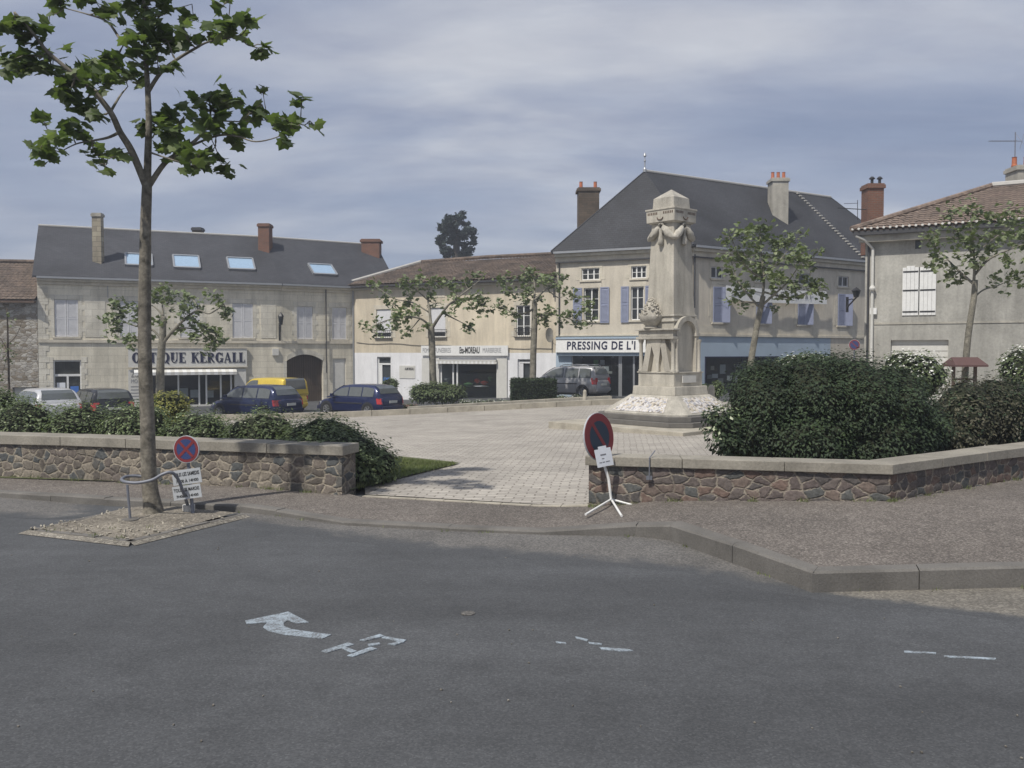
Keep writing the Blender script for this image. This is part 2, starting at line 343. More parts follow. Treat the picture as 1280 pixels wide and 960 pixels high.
M['sign_blue'] = plain('sign_blue', (.03, .05, .15), .5)
M['sign_grey'] = plain('sign_grey_back', (.3, .3, .3), .5, .3)
M['text_navy'] = plain('navy_lettering', (.01, .013, .045), .6)
M['text_black'] = plain('black_lettering', (.02, .02, .02), .6)
M['text_grey'] = plain('grey_lettering', (.22, .22, .23), .6)
M['paper'] = plain('white_paper', (.75, .77, .8), .8)
M['red_thing'] = plain('red_thing', (.4, .05, .04), .6)
M['yellow_thing'] = plain('yellow_thing', (.6, .4, .06), .6)
M['green_thing'] = plain('green_thing', (.12, .3, .1), .6)
M['poster_blue'] = plain('poster_blue', (.05, .16, .5), .5)
M['wood'] = mat('weathered_wood', (.11, .075, .055), .85, .2, 6, 40, .15, .3)
M['bark'] = mat('plane_bark', (.15, .14, .11), .9, .3, 5, 30, .25, .5, col2=(.27, .25, .2))
M['bark_grey'] = mat('grey_bark', (.11, .1, .08), .9, .35, 7, 26, .25, .8, col2=(.26, .235, .19))
M['bark_dark'] = mat('dark_bark', (.06, .05, .04), .9, .3, 4, 26, .25, .5)
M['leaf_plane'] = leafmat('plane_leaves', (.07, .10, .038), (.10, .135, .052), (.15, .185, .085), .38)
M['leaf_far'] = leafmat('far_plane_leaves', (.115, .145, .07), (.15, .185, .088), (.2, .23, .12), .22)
M['leaf_hedge'] = leafmat('hedge_leaves', (.07, .095, .04), (.10, .135, .055), (.15, .185, .085), .22)
M['leaf_dark'] = leafmat('laurel_leaves', (.018, .032, .014), (.032, .052, .022), (.042, .066, .025), .1, .62)
M['leaf_pale'] = leafmat('pale_leaves', (.14, .18, .08), (.3, .36, .2), (.5, .52, .38), .2)
M['leaf_red'] = leafmat('reddish_leaves', (.045, .048, .027), (.068, .064, .038), (.085, .078, .045), .15)
M['leaf_yellow'] = leafmat('yellow_leaves', (.14, .15, .04), (.2, .2, .05), (.28, .26, .08), .25)
M['leaf_cedar'] = leafmat('cedar_needles', (.025, .04, .038), (.038, .056, .05), (.05, .07, .06), .05, .7)
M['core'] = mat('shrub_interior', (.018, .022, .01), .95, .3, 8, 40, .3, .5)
M['grass'] = leafmat('grass_blades', (.11, .14, .05), (.15, .18, .07), (.22, .23, .12), .3)
M['flower'] = leafmat('white_flowers', (.6, .6, .55), (.75, .75, .7), None, .1)
M['flower_red'] = leafmat('pink_flowers', (.5, .12, .12), (.6, .3, .3), None, .1)
M['tyre'] = plain('tyre', (.02, .02, .02), .9)
M['rim'] = plain('alloy_rim', (.4, .4, .41), .35, .7)
M['plastic'] = plain('dark_plastic', (.03, .03, .032), .6)
M['tail'] = plain('tail_lamp_red', (.45, .02, .02), .2, 0, .6, .5)
M['lamp_glass'] = plain('headlamp', (.6, .62, .65), .15, 0, .8)
M['car_glass'] = plain('car_glass', (.10, .11, .11), .05, 0, .8)
M['plate'] = plain('number_plate', (.6, .6, .55), .5)
# chippings of pale glassy mosaic on the monument's slopes
def mosaic():
    m, t, b = new_mat('chip_mosaic'); uv = nd(t, 'ShaderNodeTexCoord').outputs['UV']
    v = nd(t, 'ShaderNodeTexVoronoi', i_Scale=17, i_Randomness=1); L(t, uv, v.inputs['Vector']); sp = nd(t, 'ShaderNodeSeparateColor'); L(t, v.outputs['Color'], sp.inputs[0])
    r = ramp(t, [(0, (.5, .48, .46)), (.3, (.42, .37, .28)), (.45, (.58, .56, .54)), (.65, (.3, .3, .33)), (.78, (.52, .47, .4)), (.9, (.2, .18, .16))], sp.outputs[0], 'CONSTANT')
    L(t, r.outputs[0], b.inputs['Base Color']); b.inputs['Roughness'].default_value = .6; bump(t, b, sp.outputs[1], .5, .015); return m
M['mosaic'] = mosaic()
def fademat(name, inner):
    # worn surface dying out raggedly into the asphalt, mask carried by the mesh
    m, t, b = new_mat(name); pos = nd(t, 'ShaderNodeNewGeometry').outputs['Position']
    def sp(col, dark, light, scale):
        v = nd(t, 'ShaderNodeTexVoronoi', i_Scale=scale); L(t, pos, v.inputs['Vector']); q = nd(t, 'ShaderNodeSeparateColor'); L(t, v.outputs['Color'], q.inputs[0])
        return mixrgb(t, .6, col, ramp(t, [(0, dark), (.3, sc(col, .85)), (.6, sc(col, 1.1)), (.9, light)], q.outputs[0]).outputs[0]), q.outputs[1]
    a, ha = sp((.069, .072, .076), (.045, .047, .05), (.098, .101, .105), 90); c, hc = sp(*inner)
    at_ = nd(t, 'ShaderNodeAttribute', attribute_name='fade'); n = noise(t, pos, 2.2, 8, .7, .5)
    ad = nd(t, 'ShaderNodeMath', operation='ADD'); L(t, at_.outputs['Fac'], ad.inputs[0]); L(t, n.outputs[0], ad.inputs[1])
    mk = ramp(t, [(.62, 0), (1.0, 1)], ad.outputs[0]); mk.color_ramp.interpolation = 'EASE'
    big = noise(t, pos, .8, 8, .65); col = mixrgb(t, mk.outputs[0], a, mixrgb(t, 1, c, ramp(t, [(.3, .75), (.7, 1.25)], big.outputs[0]).outputs[0], 'MULTIPLY'))
    L(t, col, b.inputs['Base Color']); b.inputs['Roughness'].default_value = .95; b.inputs['Specular IOR Level'].default_value = .3; bump(t, b, hc, .4, .005); return m
M['old_fade'] = fademat('old_asphalt_fading', ((.12, .115, .11), (.06, .058, .055), (.22, .21, .19), 70))
M['gutter_fade'] = fademat('gutter_gravel_fading', ((.16, .148, .128), (.08, .075, .065), (.28, .26, .22), 55))
def worn_paint():
    m, t, b = new_mat('worn_road_paint'); pos = nd(t, 'ShaderNodeNewGeometry').outputs['Position']
    n = noise(t, pos, 9, 6, .7); n2_ = noise(t, pos, 70, 3, .6)
    s_ = mixrgb(t, .5, n.outputs[0], n2_.outputs[0]); mk = ramp(t, [(.40, 0), (.6, 1)], s_)
    L(t, mixrgb(t, mk.outputs[0], (.11, .115, .12), (.33, .39, .44)), b.inputs['Base Color']); b.inputs['Roughness'].default_value = .8
    return m
M['paint'] = worn_paint()
def paint(name, col, coat=.6): return plain(name, col, .35, .3, .5, coat)

# ------------------------------------------------------------------ ground
def sheet(name, poly, hf, mat_, res=1.0, lift=0.0, parent=None, fade=None, **tags):
    bm = bmesh.new(); vs = [bm.verts.new((p[0], p[1], 0)) for p in poly]; bmesh.ops.triangulate(bm, faces=[bm.faces.new(vs)])
    xs = [p[0] for p in poly]; ys = [p[1] for p in poly]
    for ax, lo, hi in ((0, min(xs), max(xs)), (1, min(ys), max(ys))):
        k = math.ceil(lo / res) * res
        while k < hi:
            co = (k, 0, 0) if ax == 0 else (0, k, 0); no = (1, 0, 0) if ax == 0 else (0, 1, 0)
            bmesh.ops.bisect_plane(bm, geom=bm.verts[:] + bm.edges[:] + bm.faces[:], plane_co=co, plane_no=no, dist=1e-4); k += res
    bm.verts.index_update(); mb = MB()
    mb.add([(v.co.x, v.co.y, hf(v.co.x, v.co.y) + lift) for v in bm.verts], [[v.index for v in f.verts] for f in bm.faces])
    bm.free()
    for i, f in enumerate(mb.f):   # faces up
        a, b, c = [Vector(mb.v[j]) for j in f[:3]]
        if (b - a).cross(c - a).z < 0: mb.f[i] = tuple(reversed(f))
    o = mb.build(name, mat_, parent, smooth=True, **tags)
    if fade:
        at_ = o.data.attributes.new('fade', 'FLOAT', 'POINT'); at_.data.foreach_set('value', [fade(v[0], v[1]) for v in mb.v])
    return o
def dline(x, y, pts):
    p = Vector((x, y)); b = 1e9
    for a, c in zip(pts[:-1], pts[1:]):
        a = Vector((a[0], a[1])); d = Vector((c[0], c[1])) - a; t = max(0, min(1, (p - a).dot(d) / max(1e-9, d.length_squared))); b = min(b, (p - a - d * t).length)
    return b
def hroad(x, y): return HT(x, y)
# one carriageway sheet reaching the horizon: uneven grid
gx = [-900, -300, -120, -70] + list(range(-50, 51, 2)) + [70, 120, 300, 900]
gy = [-60, -20, 0] + list(range(4, 60, 2)) + [70, 90, 140, 300, 1500]
mb = MB(); mb.add([(x, y, HT(x, y)) for y in gy for x in gx], [(j * len(gx) + i, j * len(gx) + i + 1, (j + 1) * len(gx) + i + 1, (j + 1) * len(gx) + i) for j in range(len(gy) - 1) for i in range(len(gx) - 1)])
mb.build('road', M['asphalt'], smooth=True, kind='structure')
def wob(pts, amp, seed, step=.25):
    r = random.Random(seed); o = []
    for a, b in zip(pts[:-1], pts[1:]):
        a = Vector(a); b = Vector(b); n = max(1, int((b - a).length / step))
        for k in range(n):
            p = a.lerp(b, k / n); o.append((p.x + (r.random() - .5) * amp, p.y + (r.random() - .5) * amp))
    o.append((pts[-1][0], pts[-1][1])); return o
# kerb line along the carriageway
def hp(x, y):
    z = interp(x, [-8, -3.7, -2.3, .5, 1.25, 1.8, 4], [.09, .09, .035, .035, .1, .16, .17])
    s_ = min(1, max(0, (x - 1.2) / 3)); return z + .11 * s_ * min(1, max(0, (y - 7.6) / 2.2)) - .03 * min(1, max(0, (-3 - x) / 3)) * min(1, max(0, (y - 11) / 2))
KP = [G(px, py, 0) for px, py in [(-420, 607), (0, 622), (130, 632), (300, 641), (345, 645), (430, 657), (560, 664), (680, 669), (795, 671), (837, 676), (1015, 741), (1280, 735), (1800, 724)]]
KP = [Vector((p.x, p.y)) for p in KP]
def offset_line(pts, d):       # to the left of travel (pavement side)
    o = []
    for i, p in enumerate(pts):
        a = (pts[i] - pts[i - 1]).normalized() if i else (pts[1] - pts[0]).normalized()
        b = (pts[i + 1] - pts[i]).normalized() if i < len(pts) - 1 else a
        n = (Vector((-a.y, a.x)) + Vector((-b.y, b.x))); n.normalize()
        o.append(p + n * d / max(.5, n.dot(Vector((-a.y, a.x)))))
    return o
KI = offset_line(KP, .17)
mb = MB(); r_ = random.Random(3)
for i in range(len(KP) - 1):
    a0, a1, b0, b1 = KP[i], KP[i + 1], KI[i], KI[i + 1]; Ls = (a1 - a0).length; n = max(1, round(Ls / .95))
    for k in range(n):
        t0 = k / n + (.004 / Ls if k else 0); t1 = (k + 1) / n - (.004 / Ls if k < n - 1 else 0)
        p = [a0.lerp(a1, t0), a0.lerp(a1, t1), b0.lerp(b1, t1), b0.lerp(b1, t0)]; dz = (r_.random() - .5) * .012
        zt = [hp(q.x, q.y) + .012 + dz for q in p]
        bv = .018
        n_ = Vector((-(a1 - a0).y, (a1 - a0).x)).normalized() * bv
        mb.add([(p[0].x, p[0].y, -.1), (p[1].x, p[1].y, -.1), (p[1].x, p[1].y, zt[1] - bv), (p[0].x, p[0].y, zt[0] - bv),
                (p[0].x + n_.x, p[0].y + n_.y, zt[0]), (p[1].x + n_.x, p[1].y + n_.y, zt[1]), (p[2].x, p[2].y, zt[2]), (p[3].x, p[3].y, zt[3]), (p[2].x, p[2].y, -.1), (p[3].x, p[3].y, -.1)],
               [(0, 1, 2, 3), (3, 2, 5, 4), (4, 5, 6, 7), (6, 8, 9, 7), (0, 3, 4, 7, 9), (1, 8, 6, 5, 2)])
mb.build('kerb', M['kerb'], kind='structure')
# wall lines
WL = [G(427, 569, .59), G(0, 553.7, .59)]; dL = (WL[1] - WL[0]).normalized(); WL.append(WL[0] + dL * 14)
WR = [G(736, 581, .6), G(1113, 592.5, .6), G(1280, 569, .6)]; WR.append(WR[2] + (WR[2] - WR[1]).normalized() * 6)
def xy(v): return (v.x, v.y)
pf = [G(452, 621, .04), G(739, 637, .04)]       # front edge of the square's paving
pv = [xy(p) for p in KI] + [xy(WR[3] + Vector((.2, .2, 0)))] + [xy(p + Vector((.0, .25, 0))) for p in (WR[2], WR[1], WR[0])] + [xy(pf[1]), xy(pf[0])] + [xy(WL[0] + Vector((0, .2, 0))), xy(WL[1] + Vector((0, .2, 0))), xy(WL[2] + Vector((0, .2, 0)))]
sheet('pavement', pv, hp, M['gravel'], .35, .004, kind='structure')
# pale edging strip between pavement and square
d = (pf[1] - pf[0]).normalized(); nn = Vector((-d.y, d.x, 0))
mb = MB(); n = 8
for k in range(n):
    a = pf[0].lerp(pf[1], k / n) + d * .005; b = pf[0].lerp(pf[1], (k + 1) / n) - d * .005
    mb.prism([xy(a), xy(b), xy(b + nn * .1), xy(a + nn * .1)], -.05, lambda x, y: max(hp(x, y), .035) + .014)
mb.build('edging_strip', M['pale_kerb'], kind='structure')
def hpl(x, y): return HT(x, y) + interp(y, [9, 10.5, 13, 20], [.045, .05, .06, .06])
a_ = pf[0] + nn * .1; b_ = pf[1] + nn * .1
gr = [G(570, 576, .05), G(452, 612, .05), G(430, 606, .05), G(440, 568, .05), G(520, 570, .05)]
plz = [xy(a_), xy(b_), (1.2, 11.35), (4.4, 10.45), (7.2, 12.4), (12, 16), (15, 24), (16, 33), (9, 38.4), (4.9, 38.6), (-16, 34.0), (-16, 17.5), (-6, 15.2), (-2.6, 15.6), xy(G(575, 575, .05))]
sheet('plaza_paving', plz, hpl, M['paving'], .8, .004, kind='structure')
# flower-bed soil behind the walls
sheet('planting_bed', [xy(WL[0] + Vector((.1, .2, 0))), xy(G(575, 576, .05)), (-2.6, 15.6), (-6, 15.2), (-16, 17.5), (-17, 15.5)], lambda x, y: hpl(x, y) + .03, M['grass_base'], .6, .0, kind='structure')
sheet('bush_bed', [(3.0, 11.0), (4.5, 10.5), (7.2, 12.5), (12, 16), (13, 20), (7.5, 15), (3.1, 13.5)], lambda x, y: hpl(x, y) + .03, M['soil'], .6, .0, kind='structure')
# older worn asphalt next to the kerb, ragged seam
seam = [(300, 655), (430, 676), (560, 692), (700, 702), (850, 716), (960, 738), (1040, 752), (1120, 762)]
oseam = [xy(G(px, py, 0)) for px, py in [(260, 670)] + seam + [(1200, 800)]]
oa = wob([xy(G(px, py, 0)) for px, py in seam], .1, 5) + [xy(p) for p in reversed(KP[3:11])]
sheet('worn_asphalt_strip', oa, lambda x, y: min(.004, .0004 + dline(x, y, oseam) * .008), M['old_fade'], .3, fade=lambda x, y: min(1, dline(x, y, oseam) / .9), kind='structure')
gu = wob([xy(G(px, py, 0)) for px, py in [(1022, 744), (1080, 754), (1180, 766), (1290, 780), (1500, 800), (1800, 830)]], .06, 6) + [xy(KP[12]), xy(KP[11]), xy(KP[10])]
sheet('gutter_gravel', gu, lambda x, y: min(.005, .0004 + .01 * dline(x, y, [xy(G(px, py, 0)) for px, py in [(980, 735), (1080, 754), (1180, 766), (1290, 780), (1500, 800), (1800, 830)]])), M['gutter_fade'], .3, fade=lambda x, y: min(1, dline(x, y, [xy(G(px, py, 0)) for px, py in [(980, 735), (1080, 754), (1180, 766), (1290, 780), (1500, 800), (1800, 830)]]) / .5), kind='structure')
lseam = wob([xy(G(px, py, 0)) for px, py in [(-420, 628), (0, 646), (60, 650), (130, 646)]], .1, 8) + [xy(p) for p in reversed(KP[0:3])]
sheet('worn_asphalt_gutter', lseam, lambda x, y: .002, M['old_fade'], .3, fade=lambda x, y: min(1, dline(x, y, [xy(G(px, py, 0)) for px, py in [(-420, 628), (0, 646), (60, 650), (130, 646), (131, 630)]]) / .8), kind='structure')
# road paint
def zm(pts): return [(250 + x / 2.133, 730 + y / 2.133) for x, y in pts]
def decal(name, polys, label, cat):
    mb = MB()
    for i_, p in enumerate(polys):
        q = [G(x, y, .006) for x, y in p]; q = list(reversed(q))
        ar = sum(q[i].x * q[(i + 1) % len(q)].y - q[(i + 1) % len(q)].x * q[i].y for i in range(len(q)))
        if ar < 0: q.reverse()
        mb.prism([xy(v) for v in q], .001, .005 + .0005 * i_)
    return tag(mb.build(name, M['paint']), label, cat)
decal('painted_arrow', [zm([(120, 97), (235, 73), (290, 101), (258, 104), (234, 96), (222, 104), (225, 112), (245, 120), (350, 134), (326, 145), (225, 134), (182, 124), (168, 114), (180, 101), (124, 105)])], 'pale blue curved arrow painted on the grey road', 'road marking')
decal('painted_letters', [zm(p) for p in ([(322, 178), (395, 155), (412, 160), (340, 182)], [(368, 168), (380, 164), (418, 178), (404, 182)], [(392, 190), (455, 167), (472, 172), (408, 193)], [(425, 149), (480, 133), (492, 138), (440, 151)], [(492, 139), (550, 149), (542, 155), (484, 143)], [(542, 155.5), (520, 162), (500, 160), (530, 152.5)], [(447, 160), (478, 156), (480, 161), (450, 165)])], 'worn pale blue letters painted beside the curved arrow', 'road marking')
decal('paint_scrap', [zm(p) for p in ([(948, 152), (975, 155), (977, 159), (950, 156)], [(1000, 139), (1035, 147), (1032, 151), (1003, 144)], [(1035, 154), (1072, 158), (1070, 161), (1038, 158)], [(1065, 168), (1140, 173), (1155, 177), (1120, 178), (1070, 173)])], 'faint broken scraps of pale paint right of the arrow on road', 'road marking')
decal('paint_line', [[(1130, 813), (1170, 815), (1170, 817), (1130, 815)], [(1180, 819), (1245, 822), (1245, 824), (1180, 821)]], 'faint thin white line on road at lower right', 'road marking')
# litter and chips scattered about the road
mb = MB(); r_ = random.Random(11)
for k in range(90):
    px, py = r_.uniform(0, 1280), 650 + 300 * r_.random() ** 1.6; g_ = G(px, py, .004); s_ = r_.uniform(.002, .007)
    if g_.y > 9 and g_.x > -1: continue
    mb.box(g_ + Vector((0, 0, s_ * .4)), (s_ * 2, s_ * 1.4, s_), r_.uniform(0, 3))
mb.build('grit', M['gutter_stone'], kind='stuff')
def cover(name, px, py, rad):
    g_ = G(px, py, 0); mb = MB(); mb.cyl((g_.x, g_.y, .001), rad * .8, .005, 20); return mb
tag(cover('manhole', 585, 767, .07).build('drain_cap', M['old_asphalt']), 'small round worn cap set in the middle of the road', 'drain cap')

# ------------------------------------------------------------------ low garden walls
def garden_wall(name, label, pts, z0f, zc, zt, thick, rub, capm, capt=.04):
    t = thing(name, (pts[0].x, pts[0].y, 0), label, 'wall')
    p2 = [Vector((p.x, p.y)) for p in pts]; inner = offset_line(p2, thick)
    mb = MB(); 
    for i in range(len(p2) - 1):
        a, b, c, e = p2[i], p2[i + 1], inner[i + 1], inner[i]
        n = max(1, int((b - a).length / .06)); rows = 9
        # rough front face as a displaced grid
        for (u0, u1, side) in ((a, b, 1),):
            base = len(mb.v); d_ = (u1 - u0).normalized(); nr = Vector((d_.y, -d_.x))
            for j in range(rows + 1):
                for k in range(n + 1):
                    q = u0.lerp(u1, k / n); z = -.08 + (zc + .08) * j / rows
                    o_ = (mnoise.noise(Vector((q.x * 7, q.y * 7, z * 9))) * .016 + mnoise.noise(Vector((q.x * 19, q.y * 19, z * 22))) * .008) if 0 < k < n else 0
                    mb.v.append((q.x + nr.x * o_, q.y + nr.y * o_, z))
            for j in range(rows):
                for k in range(n):
                    q = base + j * (n + 1) + k; mb.f.append((q, q + 1, q + n + 2, q + n + 1)); mb.mi.append(0)
        mb.quad((c.x, c.y, -.08), (e.x, e.y, -.08), (e.x, e.y, zc), (c.x, c.y, zc))
        mb.quad((a.x, a.y, zc), (b.x, b.y, zc), (c.x, c.y, zc), (e.x, e.y, zc))
        if i == 0: mb.quad((e.x, e.y, -.08), (a.x, a.y, -.08), (a.x, a.y, zc), (e.x, e.y, zc))
        if i == len(p2) - 2: mb.quad((b.x, b.y, -.08), (c.x, c.y, -.08), (c.x, c.y, zc), (b.x, b.y, zc))
    def uvf(co):
        best = (1e9, 0); acc = 0
        for i in range(len(p2) - 1):
            d_ = p2[i + 1] - p2[i]; l_ = d_.length; d_ = d_ / l_; q = Vector((co.x, co.y)) - p2[i]; t_ = q.dot(d_); e = (q - d_ * max(0, min(l_, t_))).length
            if e < best[0]: best = (e, acc + t_ + .8 * (abs(q.x * d_.y - q.y * d_.x) if (i == 0 and t_ < .03) or (i == len(p2) - 2 and t_ > l_ - .03) else 0))
            acc += l_
        return (best[1], co.z)
    mb.build('stonework', rub, t, smooth=40, uvf=uvf)
    d0 = (p2[1] - p2[0]).normalized(); d1 = (p2[-1] - p2[-2]).normalized()
    pe = [p2[0] - d0 * .04] + p2[1:-1] + [p2[-1] + d1 * .04]; o_ = offset_line(pe, -capt); i_ = offset_line(pe, thick + capt)
    mb = MB(); r_ = random.Random(5)
    for i in range(len(pe) - 1):
        Ls = (pe[i + 1] - pe[i]).length; n = max(1, round(Ls / 1.15))
        for k in range(n):
            g0 = .004 / Ls if k else 0; g1 = .004 / Ls if k < n - 1 else 0; t0, t1 = k / n + g0, (k + 1) / n - g1
            q = [o_[i].lerp(o_[i + 1], t0), o_[i].lerp(o_[i + 1], t1), i_[i].lerp(i_[i + 1], t1), i_[i].lerp(i_[i + 1], t0)]
            dz = (r_.random() - .5) * .008
            mb.hexa([(v.x, v.y, zc + .002) for v in q] + [(v.x, v.y, zt + dz) for v in q])
    mb.build('coping', capm, t, bevel=.008)
    return t
garden_wall('garden_wall', 'low brown rubble stone wall with grey coping left of the opening to the square', [WL[2], WL[1], WL[0]], None, .585, .72, .42, M['rubble'], M['cap'])
garden_wall('garden_wall', 'low reddish rubble stone wall with pale coping that bends behind right hand pavement', [WR[0], WR[1], WR[2], WR[3]], None, .595, .71, .34, M['rubble_red'], M['cap'])
# iron clamp on the coping joint
g_ = P(819, 580, WR[0].y - .28)
mb = MB(); cz = .6; c0 = WR[0].lerp(WR[1], .215); nf = Vector(((WR[1] - WR[0]).y, -(WR[1] - WR[0]).x, 0)).normalized()
c0 = c0 + nf * .06
mb.tube([(c0.x, c0.y, .45), (c0.x, c0.y, .715), (c0.x + .03, c0.y + .05, .735), (c0.x + .1, c0.y + .2, .78)], .007, 8); mb.box((c0.x, c0.y + .01, .47), (.07, .02, .05))
tag(mb.build('iron_clamp', M['metal']), 'thin metal rod clipped to a coping joint of the right wall', 'clamp')
# far low walls of the square
def long_wall(name, label, a, b, h, th, mt, step=1.6):
    t = MB(); d_ = (b - a).normalized(); n_ = Vector((-d_.y, d_.x)); n = max(1, round((b - a).length / step))
    for k in range(n):
        p = a.lerp(b, k / n) + d_ * .01; q = a.lerp(b, (k + 1) / n) - d_ * .01
        pts = [p, q, q + n_ * th, p + n_ * th]; t.prism([(v.x, v.y) for v in pts], lambda x, y: HT(x, y) - .1, lambda x, y: HT(x, y) + h)
    return tag(t.build(name, mt, bevel=.01), label, 'wall')
Y1_ = Vector((-15, 34.2)); Y2_ = Vector((5.0, 38.4))
long_wall('low_wall', 'long pale stone kerb wall along the far side of the square in front of blue cars', Y1_, Y2_, .3, .35, M['pale_kerb'])
Y3_ = Vector((P(412, 500, 40).x + 3.6, 39.6)); Y4_ = Vector((P(765, 495, 41.5).x, 41.4))
long_wall('low_wall', 'second low stone wall edging the far flower bed with clipped hedges', Y3_, Y4_, .3, .3, M['pale_kerb'])
mb = MB(); mb.prism([(Y3_.x, Y3_.y + .3), (Y4_.x, Y4_.y + .3), (Y4_.x, Y4_.y + 2.2), (Y3_.x, Y3_.y + 2.2)], lambda x, y: HT(x, y) - .1, lambda x, y: HT(x, y) + .16)
mb.build('flower_bed', M['soil'], kind='structure')

# ------------------------------------------------------------------ text
def text_geo(s, size=1, off=0.0, ext=.01, xs=1.0, space=1.0):
    c = bpy.data.curves.new('t', 'FONT'); c.body = s; c.size = size; c.offset = off; c.extrude = ext; c.space_character = space; c.resolution_u = 3
    o = bpy.data.objects.new('t', c); COL.objects.link(o); bpy.context.view_layer.update()
    me = bpy.data.meshes.new_from_object(o.evaluated_get(bpy.context.evaluated_depsgraph_get()))
    v = [(p.co.x * xs, p.co.y, p.co.z) for p in me.vertices]; f = [tuple(p.vertices) for p in me.polygons]
    bpy.data.objects.remove(o); bpy.data.curves.remove(c); bpy.data.meshes.remove(me)
    if not v: return [], []
    a = np.array(v); a[:, 0] -= a[:, 0].min(); a[:, 1] -= a[:, 1].min(); return a, f
def put_text(mb, s, org, ud, vd, nd_, width, height, off=.0, ext=.006, space=1.0):
    """fit the text in width x height; org is the lower left corner on the surface"""
    a, f = text_geo(s, 1, off, 1, 1, space); a = a.copy(); a[:, 0] *= width / a[:, 0].max(); a[:, 1] *= height / a[:, 1].max()
    mb.add([org + ud * x + vd * y + nd_ * (ext * (z * .5 + .5) + .001) for x, y, z in a], f)
def serif(mb, word, org, ud, vd, nd_, width, height, ext=.02):
    T, th, sf = .29, .10, .07; W_ = dict(O=.86, P=.7, T=.72, I=.36, Q=.86, U=.8, E=.7, K=.82, R=.8, G=.84, A=.82, L=.66)
    W_[' '] = .45; gap = .08; tot = sum(W_[c] + gap for c in word) - gap; sx = width / tot; x0 = 0; k = [0]
    def em(poly):
        k[0] += 1; e = ext + .0006 * (k[0] % 9); ar = sum(poly[i][0] * poly[(i + 1) % len(poly)][1] - poly[(i + 1) % len(poly)][0] * poly[i][1] for i in range(len(poly)))
        if ar < 0: poly = poly[::-1]
        n = len(poly); q = [org + ud * ((x0 + x) * sx) + vd * (y * height) for x, y in poly]
        mb.add([p + nd_ * .001 for p in q] + [p + nd_ * e for p in q], [tuple(range(n, 2 * n))] + [(i, (i + 1) % n, n + (i + 1) % n, n + i) for i in range(n)])
    def rc(a, b, c, d_): em([(a, b), (c, b), (c, d_), (a, d_)])
    def ring(cx, cy, rx, ry, a0, a1, tx=T, ty=th, n=16):
        for i in range(n):
            p, q = R(a0 + (a1 - a0) * i / n), R(a0 + (a1 - a0) * (i + 1) / n)
            em([(cx + rx * math.cos(p), cy + ry * math.sin(p)), (cx + rx * math.cos(q), cy + ry * math.sin(q)), (cx + (rx - tx) * math.cos(q), cy + (ry - ty) * math.sin(q)), (cx + (rx - tx) * math.cos(p), cy + (ry - ty) * math.sin(p))])
    def stem(x, bot=True, top=True, w_=T):
        rc(x, 0, x + w_, 1)
        if bot: rc(x - sf, 0, x + w_ + sf, .05)
        if top: rc(x - sf, .95, x + w_ + sf, 1)
    for c in word:
        w_ = W_[c]
        if c in 'OQ': ring(w_ / 2, .5, w_ / 2, .51, 0, 360, n=26)
        if c == 'Q': em([(.42, .2), (.52, .25), (.88, -.12), (.7, -.14)])
        if c == 'I': stem(sf)
        if c in 'PREKL': stem(sf)
        if c in 'PR': ring(.3, .73, w_ - .34, .27, -90, 90, T, .06, 12)
        if c == 'R': em([(.3, .48), (.48, .48), (w_ + .04, 0), (w_ - .18, 0)])
        if c == 'T': stem(w_ / 2 - T / 2, top=False); rc(0, .92, w_, 1); rc(0, .74, .05, .92); rc(w_ - .05, .74, w_, .92)
        if c == 'E': rc(.2, .93, w_, 1); rc(.2, 0, w_, .07); rc(.2, .47, w_ - .14, .54); rc(w_ - .06, .78, w_, .93); rc(w_ - .06, .07, w_, .24)
        if c == 'L': rc(.2, 0, w_, .07); rc(w_ - .06, .07, w_, .28)
        if c == 'K': em([(.26, .42), (.34, .52), (w_ - .04, 1), (w_ - .16, 1)]); em([(.34, .56), (.5, .62), (w_ + .04, 0), (w_ - .2, 0)]); rc(w_ - .28, .95, w_ + .02, 1)
        if c == 'U': rc(sf, .3, sf + T, 1); rc(0, .95, sf * 2 + T, 1); rc(w_ - .16, .3, w_ - .09, 1); rc(w_ - .26, .95, w_, 1); ring(w_ / 2, .32, w_ / 2 - .09, .33, 180, 360, .13, .08, 12)
        if c == 'G': ring(w_ / 2, .5, w_ / 2, .51, 40, 320, n=22); rc(w_ - .2, 0.02, w_ - .03, .42); rc(w_ - .32, .38, w_ + .03, .43); rc(w_ - .12, .66, w_ - .06, .98)
        if c == 'A': em([(w_ / 2 - .1, 1), (w_ / 2 + .06, 1), (w_ - .02, 0), (w_ - .24, 0)]); em([(w_ / 2 - .07, .95), (w_ / 2, .88), (.14, 0), (.06, 0)]); rc(.2, .28, w_ - .25, .35); rc(0, 0, .26, .05); rc(w_ - .32, 0, w_ + .04, .05)
        x0 += w_ + gap

